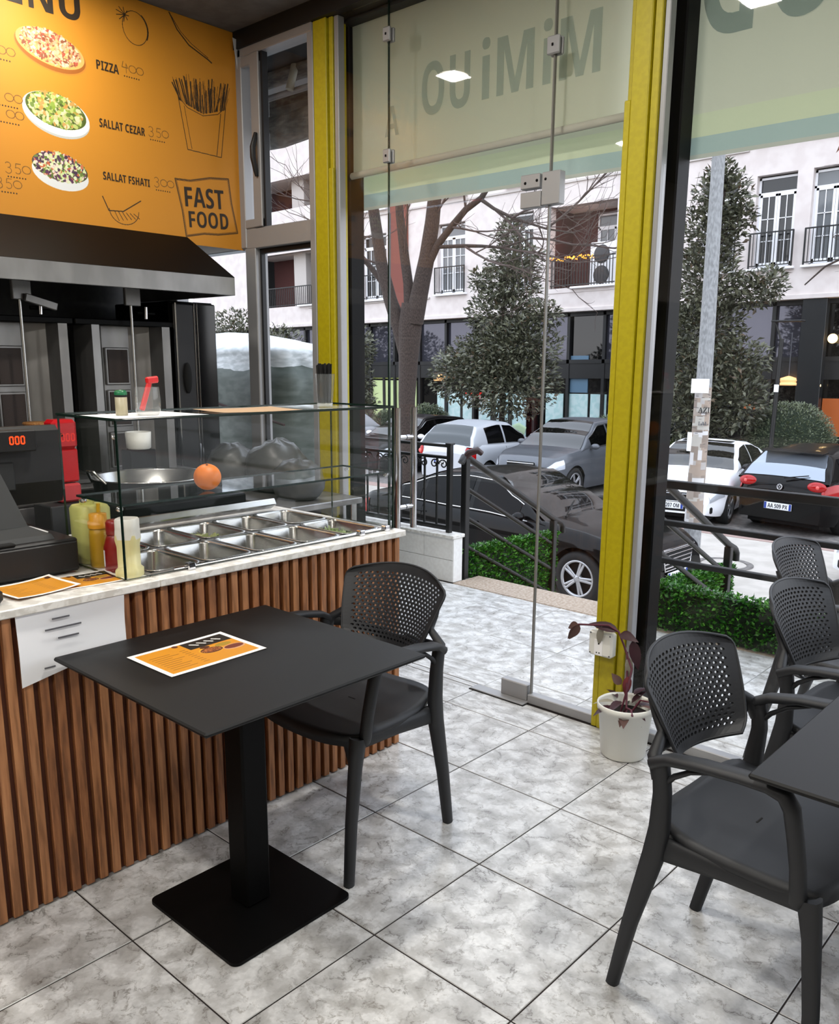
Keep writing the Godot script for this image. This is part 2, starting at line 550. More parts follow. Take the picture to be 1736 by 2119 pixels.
func wall_with_holes(x0: float, x1: float, y0: float, y1: float, holes: Array, z: float, thick: float) -> Geo:
	# holes: Rect2 in x, y; the wall's front is at z, its body behind it (towards -z)
	var g := Geo.new()
	var ys := [y0, y1]
	for h: Rect2 in holes:
		for v: float in [h.position.y, h.end.y]:
			if v > y0 and v < y1 and not ys.has(v):
				ys.append(v)
	ys.sort()
	for i in ys.size() - 1:
		var my: float = (ys[i] + ys[i + 1]) / 2
		var cuts := []
		for h: Rect2 in holes:
			if my > h.position.y and my < h.end.y:
				cuts.append([h.position.x, h.end.x])
		cuts.sort_custom(func(a, b): return a[0] < b[0])
		var at := x0
		for c: Array in cuts + [[x1, x1]]:
			if c[0] > at:
				g.span(Vector3(at, ys[i], z - thick), Vector3(c[0], ys[i + 1], z))
			at = maxf(at, c[1])
	return g

func build_room() -> void:
	var floor_base := struct("floor", Geo.new().span(Vector3(-3.35, -0.12, -1.62), Vector3(3.6, -0.002, 4.6)), M.grout)
	tiles(floor_base, steps(-3.3, 3.55, 0.45), steps(-1.575, 2.7, 0.45), M.tile, 0.0042)
	tiles(floor_base, [-1.513, -1.35, -0.9, -0.63], [-1.618, -1.577], M.tile, 0.004)
	struct("ceiling", Geo.new().span(Vector3(-3.5, 3.16, -1.8), Vector3(3.75, 3.32, 4.75)), M.ceiling)
	struct("wall_left", Geo.new().span(Vector3(-3.5, -0.12, -1.66), Vector3(-3.35, 3.16, 4.75)), M.kitchen_wall)
	struct("wall_right", Geo.new().span(Vector3(3.6, -0.12, -1.66), Vector3(3.75, 3.16, 4.75)), M.wall)
	struct("wall_back", Geo.new().span(Vector3(-3.35, -0.12, 4.6), Vector3(3.6, 3.16, 4.75)), M.wall)
	struct("wall_front", Geo.new().span(Vector3(-3.35, 3.075, -1.68), Vector3(3.6, 3.16, -1.56)), M.black_lintel)
	struct("wall_sill", Geo.new().span(Vector3(-3.35, -0.12, -1.68), Vector3(-1.995, 0.88, -1.58)), M.wall)
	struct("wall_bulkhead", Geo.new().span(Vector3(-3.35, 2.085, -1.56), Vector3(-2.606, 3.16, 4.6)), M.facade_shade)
	# yellow posts of the glass front
	var p := struct("trim_1", Geo.new().span(Vector3(-1.99, 0, -1.68), Vector3(-1.897, 3.075, -1.575), 0.004), M.yellow)
	obj("edge_strip", Geo.new().span(Vector3(-1.894, 0, -1.68), Vector3(-1.866, 3.075, -1.59), 0.003), M.yellow, p)
	obj("cover_strip", Geo.new().span(Vector3(-1.8935, 0, -1.592), Vector3(-1.862, 2.41, -1.578), 0.003), M.yellow, p)
	obj("glazing_bead", Geo.new().span(Vector3(-1.864, 0, -1.64), Vector3(-1.836, 3.075, -1.597), 0.003), M.alu, p)
	p = struct("trim_2", Geo.new().span(Vector3(-0.262, 0, -1.68), Vector3(-0.193, 3.075, -1.568), 0.004), M.yellow)
	obj("edge_strip", Geo.new().span(Vector3(-0.288, 0, -1.68), Vector3(-0.2645, 3.075, -1.592), 0.003), M.yellow, p)
	obj("edge_strip", Geo.new().span(Vector3(-0.1905, 0, -1.68), Vector3(-0.162, 3.075, -1.582), 0.003), M.yellow, p)
	obj("cover_strip", Geo.new().span(Vector3(-0.291, 0, -1.593), Vector3(-0.2645, 2.425, -1.576), 0.003), M.yellow, p)
	obj("glazing_bead", Geo.new().span(Vector3(-0.161, 0, -1.64), Vector3(-0.140, 3.075, -1.597), 0.003), M.alu, p)
	# black columns just outside the glass
	struct("trim_3", Geo.new().span(Vector3(-0.232, 0, -1.80), Vector3(-0.128, 3.3, -1.70), 0.006), M.black_metal)
	struct("trim_4", Geo.new().span(Vector3(-2.02, 0, -1.80), Vector3(-1.87, 3.3, -1.70), 0.006), M.black_metal)
	# glass panes of the front
	var w := struct("window_2", Geo.new().span(Vector3(-1.836, 0.0, -1.614), Vector3(-1.515, 3.075, -1.604)), M.glass)
	w = struct("window_3", Geo.new().span(Vector3(-1.511, 2.172, -1.614), Vector3(-0.623, 3.075, -1.604)), M.glass)
	obj("pane_edge", Geo.new().span(Vector3(-1.5145, 0.0, -1.6145), Vector3(-1.5115, 3.075, -1.6035)), M.glass_edge, w)
	w = struct("window_4", Geo.new().span(Vector3(-0.619, 0.0, -1.614), Vector3(-0.29, 3.075, -1.604)), M.glass)
	obj("pane_edge", Geo.new().span(Vector3(-0.6225, 0.0, -1.6165), Vector3(-0.6165, 3.075, -1.6015)), mt(Color(0.42, 0.41, 0.39), 0.3), w)
	obj("floor_channel", Geo.new().span(Vector3(-0.625, 0.0, -1.632), Vector3(-0.29, 0.042, -1.586), 0.003), M.alu, w)
	w = struct("window_5", Geo.new().span(Vector3(-0.132, 0.0, -1.614), Vector3(3.6, 3.075, -1.604)), M.glass)
	obj("floor_channel", Geo.new().span(Vector3(-0.132, 0.0, -1.632), Vector3(3.6, 0.042, -1.586), 0.003), M.alu, w)
	for c: Array in [[-1.513, 2.92, 0.035, 0.045], [-1.513, 2.415, 0.035, 0.045], [-0.62, 2.685, 0.045, 0.05]]:
		var k := thing("glass_clamp", ["small steel clamp high on the left glass joint of the front", "small steel clamp on the left glass joint level with the blind's bottom bar", "larger steel clamp on the glass joint left of the right yellow post"][0 if c[1] > 2.8 else (1 if c[1] < 2.5 else 2)], "clamp", Vector3(c[0], c[1], -1.609), 0.0, "glass clamps")
		obj("plate", Geo.new().box(Vector3(0, 0, 0.013), Vector3(c[2] * 1.25, c[3] * 1.3, 0.016), 0.004), M.alu, k)
		obj("plate", Geo.new().box(Vector3(0, 0, -0.013), Vector3(c[2] * 1.25, c[3] * 1.3, 0.016), 0.004), M.alu, k)
		obj("screw", Geo.new().box(Vector3(0, 0, 0.0225), Vector3(0.008, 0.010, 0.004), 0.001), M.black_metal, k)
	# the glass door
	var d := struct("door_1", Geo.new().span(Vector3(-1.508, 0.012, -1.614), Vector3(-0.627, 2.168, -1.604)), M.glass)
	obj("door_edge", Geo.new().span(Vector3(-1.5095, 0.012, -1.6145), Vector3(-1.5065, 2.168, -1.6035)), M.glass_edge, d)
	obj("top_patch", Geo.new().span(Vector3(-0.752, 2.105, -1.628), Vector3(-0.653, 2.166, -1.590), 0.003), M.alu, d)
	obj("bottom_patch", Geo.new().span(Vector3(-0.775, 0.006, -1.630), Vector3(-0.632, 0.082, -1.588), 0.004), M.alu, d)
	for s: float in [1.0, -1.0]:
		var h := obj("door_handle", Geo.new(true).tube([Vector3(-1.40 + 0.0, 0.69, 0.0), Vector3(-1.40, 1.28, 0.0)], 0.0165, 16), M.chrome, d, Vector3(0.0, 0, -1.609 + s * 0.058))
		for y: float in [0.80, 1.14]:
			obj("stand_off", Geo.new(true).tube([Vector3(-1.40, y, 0), Vector3(-1.40, y, -s * 0.055)], 0.011, 12), M.chrome, h)
	var tp := thing("transom_patch", "L-shaped steel patch fitting holding the glass door's top corner", "fitting", Vector3(-0.66, 2.17, -1.609))
	obj("plate", Geo.new().span(Vector3(-0.092, 0.008, -0.02), Vector3(0.0, 0.062, 0.02), 0.003), M.alu, tp)
	obj("plate", Geo.new().span(Vector3(0.012, -0.062, -0.021), Vector3(0.096, 0.062, 0.021), 0.003), M.alu, tp)
	for q: Array in [[-0.068, 0.03], [-0.012, 0.035], [0.03, 0.035]]:
		obj("screw", Geo.new(true).lathe([Vector2(0, 0.0), Vector2(0.006, 0.0), Vector2(0.005, 0.002), Vector2(0, 0.002)], 10, Vector3(q[0], q[1], 0.0205), Basis(Vector3.RIGHT, PI / 2)), M.black_metal, tp)
	var fp := thing("pivot_plate", "thin metal floor plate lying in front of the door pivot", "plate", Vector3(-0.77, 0.0005, -1.575))
	obj("plate", Geo.new().box(Vector3(0, 0.004, 0), Vector3(0.30, 0.007, 0.062), 0.002), M.alu, fp)
	obj("shadow_gap", Geo.new().box(Vector3(0, 0.0016, 0.0), Vector3(0.308, 0.003, 0.070)), M.hidden_dark, fp)
	# grey aluminium window at the left
	var f := Geo.new()
	f.span(Vector3(-3.35, 2.085, -1.66), Vector3(-1.995, 2.19, -1.575), 0.004)
	f.span(Vector3(-2.035, 0.88, -1.66), Vector3(-1.993, 3.075, -1.575), 0.004)
	f.span(Vector3(-2.575, 0.88, -1.66), Vector3(-2.485, 2.09, -1.575), 0.004)
	f.span(Vector3(-2.62, 2.09, -1.66), Vector3(-2.555, 3.075, -1.57), 0.004)
	f.span(Vector3(-3.35, 0.88, -1.66), Vector3(-3.27, 3.075, -1.575), 0.004)
	f.span(Vector3(-3.35, 3.035, -1.66), Vector3(-1.995, 3.077, -1.57), 0.004)
	f.span(Vector3(-3.35, 0.88, -1.66), Vector3(-1.995, 0.94, -1.575), 0.004)
	var win := struct("window_1", f, M.alu)
	var sash := Geo.new()
	sash.span(Vector3(-2.475, 2.19, -1.605), Vector3(-2.405, 3.035, -1.565), 0.004)
	sash.span(Vector3(-2.56, 2.19, -1.60), Vector3(-2.405, 2.235, -1.57), 0.004)
	sash.span(Vector3(-2.56, 2.985, -1.60), Vector3(-2.405, 3.035, -1.57), 0.004)
	var so := obj("sliding_sash", sash, M.alu, win)
	obj("gasket", Geo.new().span(Vector3(-2.405, 2.19, -1.615), Vector3(-2.388, 3.035, -1.580)), M.alu_dark, so)
	obj("sash_handle", Geo.new(true).tube([Vector3(-2.432, 2.44, -1.561), Vector3(-2.432, 2.47, -1.552), Vector3(-2.434, 2.53, -1.54), Vector3(-2.434, 2.58, -1.54), Vector3(-2.432, 2.62, -1.552), Vector3(-2.432, 2.65, -1.561)], [0.010, 0.013, 0.015, 0.015, 0.013, 0.010], 10), M.plastic_black, so)
	for r: Array in [[-2.55, -2.46, 2.22, 3.0], [-2.39, -2.03, 2.19, 3.035], [-2.487, -2.03, 0.94, 2.085], [-3.27, -2.57, 0.94, 2.085], [-3.27, -2.62, 2.19, 3.035]]:
		obj("pane", Geo.new().span(Vector3(r[0], r[2], -1.622), Vector3(r[1], r[3], -1.615)), M.glass, win)
	var gk := Geo.new()
	gk.span(Vector3(-2.488, 0.94, -1.63), Vector3(-2.470, 2.06, -1.605)); gk.span(Vector3(-2.488, 2.06, -1.63), Vector3(-2.03, 2.086, -1.605))
	obj("gasket", gk, M.alu_dark, win)

func blind_things() -> void:
	# printed cloth hanging outside the glass; the letters are on its street side
	for side in 2:
		var x0: float = [-2.03, -0.262][side]; var x1: float = [-0.36, 3.2][side]
		var b := thing("printed_banner", ["pale green cloth banner outside the glass above the door", "pale green cloth banner outside the right pane with faint mirrored letters"][side], "banner", Vector3(0, 2.24, -1.80))
		var cloth := func(y0: float, y1: float) -> Geo:
			var g := Geo.new(true)
			var rows := []
			for i in 5:
				var row := PackedVector3Array()
				var y := lerpf(y0, y1, i / 4.0)
				for j in 33:
					var x := lerpf(x0, x1, j / 32.0)
					row.append(Vector3(x, y, 0.003 * sin(x * 7.0 + y * 3.0)))
				rows.append(row)
			return g.grid(rows)
		obj("hem_strip", cloth.call(0.0, 0.015), M.banner_hem, b)
		obj("teal_stripe", cloth.call(0.015, 0.075), M.banner_teal, b)
		obj("lime_stripe", cloth.call(0.075, 0.155), M.banner_lime, b)
		obj("cloth", cloth.call(0.155, 0.95), M.banner, b)
		if side == 1:
			lettering("FOOD", b, M.banner_ink, Vector3(0.33, 0.60, 0.0042), 0.90, 0.40, Vector3(0, PI, 0), true, 0.001)
	var r := thing("roller_blind", "pale roller blind with bottom bar outside the glass door", "blind", Vector3(0, 2.40, -1.72))
	var g := Geo.new(true)
	var rows := []
	for i in 9:
		var row := PackedVector3Array()
		for j in 41:
			var x := lerpf(-1.865, -0.30, j / 40.0)
			row.append(Vector3(x, lerpf(0.0, 0.70, i / 8.0), 0.001 * sin(x * 5.0) + 0.001 * sin(x * 2.0 + i * 0.5)))
		rows.append(row)
	obj("cloth", g.grid(rows), M.blind, r)
	obj("bottom_bar", Geo.new(true).tube([Vector3(-1.885, -0.01, 0.008), Vector3(-0.285, 0.012, 0.008)], [Vector2(0.016, 0.010), Vector2(0.016, 0.010)], 12, Vector3.UP), M.bar_grey, r)
	obj("roller_tube", Geo.new(true).tube([Vector3(-1.87, 0.72, 0), Vector3(-0.29, 0.72, 0)], 0.03, 14), M.bar_grey, r)
	for w: Array in [["MiMi", -0.775, 0.315, 0.58, 0.24], ["UO", -1.27, 0.295, 0.28, 0.22], ["A", -1.60, 0.20, 0.09, 0.13]]:
		lettering(w[0], r, M.blind_ink, Vector3(w[1], w[2], 0.0028), w[3], w[4], Vector3(0, PI, 0), true, 0.001)

func downlights() -> void:
	for p: Array in [[-2.157, -0.40], [-0.378, -0.32], [1.40, -0.30], [-2.157, 1.7], [-0.378, 1.7], [1.40, 1.7], [-0.378, 3.5], [1.40, 3.5]]:
		var t := thing("downlight", "round white LED downlight recessed in the dark ceiling", "lamp", Vector3(p[0], 3.16, p[1]), 0.0, "ceiling downlights")
		obj("trim_ring", Geo.new(true).lathe([Vector2(0.082, -0.001), Vector2(0.098, -0.001), Vector2(0.100, -0.004), Vector2(0.094, -0.007), Vector2(0.082, -0.006)], 32), M.plastic_white, t)
		obj("diffuser", Geo.new(true).lathe([Vector2(0.0, -0.004), Vector2(0.083, -0.004)], 32, Vector3.ZERO, Basis(Vector3.RIGHT, PI)), M.lamp_glow, t, Vector3(0, -0.012, 0))
		var l := AreaLight3D.new()
		l.name = "downlight_lamp"
		l.light_color = Color(1.0, 0.98, 0.945)
		l.light_energy = LAMP * (0.5 if p[0] < -2.0 else 1.0)
		l.area_size = Vector2(0.145, 0.145)
		l.area_range = 12.0
		l.area_attenuation = 2.0
		l.shadow_enabled = true
		t.add_child(l, true)
		l.position = Vector3(0, -0.013, 0)
		l.rotation.x = -PI / 2

func back_point(s: float, t: float) -> Vector3:
	# the chair's back shell: s across (-1..1), t from its bottom edge (0) to its top (1)
	var hw := lerpf(0.158, 0.222, pow(t, 0.8))
	if t > 0.86:
		hw *= sqrt(1.0 - pow((t - 0.86) / 0.14, 2.0) * 0.26)
	if t < 0.16:
		hw *= sqrt(1.0 - pow((0.16 - t) / 0.16, 2.0) * 0.30)
	var y := 0.572 + 0.262 * t - 0.022 * s * s * t + 0.022 * s * s * (1.0 - t) + 0.006 * t * (1.0 - s * s)
	var z := -0.222 - 0.060 * t - 0.020 * t * t + (0.075 - 0.01 * t) * pow(absf(s), 2.2)
	return Vector3(s * hw, y, z)

func make_back() -> Geo:
	var g := Geo.new()
	var th := Vector3(0, 0.0008, 0.0032)
	var rows := 18
	var cols := 20
	var s0 := 0.88; var t0 := 0.075; var t1 := 0.90
	var solid := func(a: float, b: float, c: float, d: float) -> void:
		var p := [back_point(a, c), back_point(b, c), back_point(b, d), back_point(a, d)]
		g.quad(p[0] + th, p[1] + th, p[2] + th, p[3] + th)
		g.quad(p[1] - th, p[0] - th, p[3] - th, p[2] - th)
	var cw := 2.0 * s0 / cols
	var ch := (t1 - t0) / rows
	for r in rows:
		var c := t0 + r * ch
		var off := cw * 0.5 if r % 2 else 0.0
		var k := cols - (r % 2)
		if r % 2:
			solid.call(-s0, -s0 + off, c, c + ch)
			solid.call(s0 - off, s0, c, c + ch)
		for i in k:
			var a := -s0 + off + i * cw
			var o := []; var h := []
			for q: Array in [[1, 0], [1, 1], [0, 1], [-1, 1], [-1, 0], [-1, -1], [0, -1], [1, -1]]:
				o.append(Vector2(a + cw / 2 + q[0] * cw / 2, c + ch / 2 + q[1] * ch / 2))
				var l := Vector2(q[0], q[1]).normalized()
				h.append(Vector2(a + cw / 2 + l.x * cw * 0.34, c + ch / 2 + l.y * ch * 0.345))
			for j in 8:
				var j2 := (j + 1) % 8
				var oa := back_point(o[j].x, o[j].y); var ob := back_point(o[j2].x, o[j2].y)
				var ha := back_point(h[j].x, h[j].y); var hb := back_point(h[j2].x, h[j2].y)
				g.quad(oa + th, ob + th, hb + th, ha + th)
				g.quad(ob - th, oa - th, ha - th, hb - th)
				g.quad(ha + th, hb + th, hb - th, ha - th)
	# border strips round the holes, then the rounded rim
	var sn := 24
	for i in sn:
		var a := lerpf(-1, 1, float(i) / sn); var b := lerpf(-1, 1, float(i + 1) / sn)
		solid.call(a, b, 0.0, t0)
		solid.call(a, b, t1, 0.95)
		solid.call(a, b, 0.95, 1.0)
	for i in 16:
		var c := lerpf(t0, t1, i / 16.0); var d := lerpf(t0, t1, (i + 1) / 16.0)
		solid.call(-1.0, -s0, c, d)
		solid.call(s0, 1.0, c, d)
	var rim := []
	for i in 24: rim.append(back_point(lerpf(-1, 1, i / 24.0), 0.0))
	for i in 20: rim.append(back_point(1.0, i / 20.0))
	for i in 24: rim.append(back_point(lerpf(1, -1, i / 24.0), 1.0))
	for i in 21: rim.append(back_point(-1.0, 1.0 - i / 20.0))
	g.soft()
	g.tube(rim, 0.0042, 6)
	return g

func make_chair(label: String) -> Node3D:
	var t := thing("armchair", label, "chair", Vector3.ZERO, 0.0, "black perforated plastic armchairs")
	# seat: a dished shell with a rounded outline
	var up := []; var dn := []
	var K := 18
	for j in K + 1:
		var v := lerpf(1, -1, float(j) / K)
		var a := PackedVector3Array(); var b := PackedVector3Array()
		for i in K + 1:
			var u := lerpf(-1, 1, float(i) / K)
			var sx := u * sqrt(1.0 - 0.16 * v * v * v * v); var sz := v * sqrt(1.0 - 0.22 * u * u * u * u)
			var w := 0.236 if sz > 0 else lerpf(0.236, 0.222, -sz)
			var y := 0.470 - 0.016 * (1.0 - u * u) + 0.062 * pow(maxf(0.0, -sz - 0.25), 2.0) - 0.010 * pow(maxf(0.0, sz - 0.6) / 0.4, 2.0) - 0.006 * pow(absf(u), 8.0)
			a.append(Vector3(sx * w, y, 0.002 + sz * 0.202))
			b.append(Vector3(sx * w * 0.97, y - (0.036 if absf(u) > 0.99 or absf(v) > 0.99 else 0.024), 0.002 + sz * 0.196))
		up.append(a); dn.append(b)
	var g := Geo.new(true)
	g.grid(up)
	var dr := []
	for r: PackedVector3Array in dn:
		var q := r.duplicate(); q.reverse(); dr.append(q)
	g.grid(dr)
	g.flat()
	var loop_a := PackedVector3Array(); var loop_b := PackedVector3Array()
	for i in K: loop_a.append(up[0][i]); loop_b.append(dn[0][i])
	for j in K: loop_a.append(up[j][K]); loop_b.append(dn[j][K])
	for i in K: loop_a.append(up[K][K - i]); loop_b.append(dn[K][K - i])
	for j in K: loop_a.append(up[K - j][0]); loop_b.append(dn[K - j][0])
	g.soft()
	g.grid([loop_b, loop_a], true)
	obj("seat", g, M.chair, t)
	obj("drain_slot", Geo.new().box(Vector3(0, 0.4535, -0.03), Vector3(0.032, 0.005, 0.006), 0.002), M.hidden_dark, t)
	obj("backrest", make_back(), M.chair, t)
	for s: float in [1.0, -1.0]:
		obj("leg", Geo.new(true).tube([Vector3(0.210 * s, 0, -0.265), Vector3(0.220 * s, 0.2, -0.222), Vector3(0.230 * s, 0.40, -0.170), Vector3(0.238 * s, 0.48, -0.155), Vector3(0.246 * s, 0.57, -0.150), Vector3(0.248 * s, 0.645, -0.158)], [Vector2(0.0145, 0.0155), Vector2(0.0165, 0.019), Vector2(0.018, 0.026), Vector2(0.0175, 0.024), Vector2(0.0165, 0.020), Vector2(0.016, 0.018)], 12, Vector3.RIGHT, 3.5), M.chair, t)
		obj("back_post", Geo.new(true).tube([Vector3(0.246 * s, 0.60, -0.160), Vector3(0.236 * s, 0.645, -0.182), back_point(0.97 * s, 0.40) - Vector3(0, 0, 0.012), back_point(0.95 * s, 0.58) - Vector3(0, 0, 0.010), back_point(0.92 * s, 0.74) - Vector3(0, 0, 0.006)], [Vector2(0.015, 0.016), Vector2(0.014, 0.014), Vector2(0.012, 0.010), Vector2(0.010, 0.007), Vector2(0.006, 0.004)], 10, Vector3.RIGHT, 3.0), M.chair, t)
		obj("leg", Geo.new(true).tube([Vector3(0.215 * s, 0, 0.205), Vector3(0.222 * s, 0.2, 0.200), Vector3(0.226 * s, 0.37, 0.186), Vector3(0.224 * s, 0.455, 0.172)], [Vector2(0.0135, 0.0145), Vector2(0.015, 0.0165), Vector2(0.0165, 0.019), Vector2(0.020, 0.024)], 12, Vector3.RIGHT, 3.5), M.chair, t)
		obj("armrest", Geo.new(true).tube([Vector3(0.246 * s, 0.632, -0.178), Vector3(0.252 * s, 0.657, -0.135), Vector3(0.258 * s, 0.672, -0.06), Vector3(0.260 * s, 0.680, 0.03), Vector3(0.259 * s, 0.680, 0.085), Vector3(0.257 * s, 0.671, 0.115), Vector3(0.254 * s, 0.645, 0.131), Vector3(0.248 * s, 0.58, 0.142), Vector3(0.242 * s, 0.52, 0.150), Vector3(0.236 * s, 0.458, 0.154), Vector3(0.230 * s, 0.437, 0.150)], [Vector2(0.018, 0.014), Vector2(0.023, 0.012), Vector2(0.025, 0.011), Vector2(0.024, 0.011), Vector2(0.022, 0.012), Vector2(0.020, 0.014), Vector2(0.018, 0.016), Vector2(0.0165, 0.016), Vector2(0.016, 0.016), Vector2(0.016, 0.017), Vector2(0.014, 0.014)], 12, Vector3.RIGHT, 3.0), M.chair, t)
		obj("armrest_brace", Geo.new(true).tube([Vector3(0.244 * s, 0.585, -0.152), Vector3(0.248 * s, 0.618, -0.125), Vector3(0.252 * s, 0.645, -0.085), Vector3(0.255 * s, 0.664, -0.03)], [Vector2(0.010, 0.008), Vector2(0.010, 0.007), Vector2(0.010, 0.006), Vector2(0.009, 0.004)], 8, Vector3.RIGHT), M.chair, t)
		obj("seat_rail", Geo.new(true).tube([Vector3(0.216 * s, 0.438, 0.16), Vector3(0.221 * s, 0.430, 0.0), Vector3(0.224 * s, 0.424, -0.15)], [Vector2(0.012, 0.024), Vector2(0.012, 0.020), Vector2(0.012, 0.030)], 10, Vector3.RIGHT, 3.5), M.chair, t)
		obj("stacking_lug", Geo.new().box(Vector3(0.15 * s, 0.413, 0.02), Vector3(0.03, 0.05, 0.035), 0.006), M.chair, t)
	var band := []
	for i in 17:
		var a := lerpf(-1.0, 1.0, i / 16.0)
		band.append(Vector3(0.246 * a, 0.600 + 0.032 * absf(a), -0.236 + 0.060 * pow(absf(a), 2.5)))
	obj("back_band", Geo.new(true).tube(band, Vector2.ZERO if false else [Vector2(0.022, 0.009)] + range(15).map(func(_i): return Vector2(0.017, 0.007)) + [Vector2(0.022, 0.009)], 10, Vector3.UP, 2.6), M.chair, t)
	return t

func make_table(label: String, at: Vector3, turn := 0.0) -> Node3D:
	var t := thing("pedestal_table", label, "table", at, turn, "square black pedestal tables")
	obj("tabletop", Geo.new().box(Vector3(0, 0.724, 0), Vector3(0.695, 0.012, 0.695), 0.004), M.black_top, t)
	obj("under_bracket", Geo.new().box(Vector3(0, 0.712, 0), Vector3(0.30, 0.012, 0.30), 0.003), M.black_metal, t)
	obj("column", Geo.new().box(Vector3(0, 0.36, 0), Vector3(0.082, 0.70, 0.082), 0.006), M.black_metal, t)
	var pl := PackedVector2Array()
	for c: Array in [[1, 1, 0.0], [-1, 1, PI / 2], [-1, -1, PI], [1, -1, PI * 1.5]]:
		for i in 7:
			var a: float = c[2] + PI / 2 * i / 6.0
			pl.append(Vector2(c[0] * 0.180 + 0.022 * cos(a), c[1] * 0.180 + 0.022 * sin(a)))
	obj("base_plate", Geo.new().prism(pl, Vector3(0, 0.001, 0), Vector3.RIGHT, Vector3.FORWARD, Vector3(0, 0.009, 0)), M.black_metal, t)
	return t

func leaflet(seed_: int) -> StandardMaterial3D:
	# printed menu sheet: white border, amber field, dark header, round dishes
	var im := Image.create(300, 210, false, Image.FORMAT_RGB8)
	im.fill(Color(0.95, 0.94, 0.92))
	im.fill_rect(Rect2i(14, 14, 272, 182), Color(0.80, 0.53, 0.10))
	rng.seed = seed_
	im.fill_rect(Rect2i(150, 14, 136, 58), Color(0.10, 0.08, 0.06))
	for i in 4:
		stroke(im, [Vector2(172 + i * 24, 34), Vector2(186 + i * 24, 50)], 8, Color(0.85, 0.84, 0.82))
	oval(im, 190, 108, 36, 27, Color(0.86, 0.62, 0.16)); oval(im, 190, 110, 33, 22, Color(0.36, 0.17, 0.08)); oval(im, 192, 108, 27, 16, Color(0.56, 0.30, 0.13))
	oval(im, 252, 128, 34, 20, Color(0.80, 0.60, 0.45)); oval(im, 252, 126, 30, 15, Color(0.42, 0.18, 0.11))
	oval(im, 240, 92, 26, 13, Color(0.62, 0.50, 0.14)); oval(im, 188, 80, 15, 9, Color(0.30, 0.15, 0.06))
	for k in 90:
		dot(im, 160 + rng.randf() * 58, 96 + rng.randf() * 26, 1.8, Color(0.70, 0.45, 0.2) if k % 2 else Color(0.3, 0.14, 0.07))
	dot(im, 132, 20, 9, Color(0.35, 0.17, 0.05))
	for i in 9:
		var y := 60 + i * 14
		stroke(im, [Vector2(30, y), Vector2(80 + rng.randf() * 30, y)], 2.2, Color(0.52, 0.33, 0.06))
		stroke(im, [Vector2(122, y), Vector2(138, y)], 2.2, Color(0.52, 0.33, 0.06))
	return picture(im, 0.5)

func sheet(called: String, label: String, cat: String, m: Material, at: Vector3, w: float, d: float, turn: float, curl := 0.0, group := "") -> MeshInstance3D:
	var g := Geo.new(true)
	var rows := []; var low := []
	for j in 7:
		var a := PackedVector3Array(); var b := PackedVector3Array()
		for i in 9:
			var u := i / 8.0; var v := j / 6.0
			var y := 0.0009 + curl * (pow(u - 0.5, 2.0) * 2.0 + pow(v, 3.0) * 0.6)
			a.append(Vector3((u - 0.5) * w, y, (0.5 - v) * d))
			b.append(Vector3((u - 0.5) * w, y - 0.0006, (0.5 - v) * d))
		rows.append(a)
		b.reverse()
		low.append(b)
	g.grid(rows, false, true)
	g.grid(low)
	var o := obj(called, g, m, self, at)
	o.rotation.y = turn
	tag(o, label, cat, group)
	return o

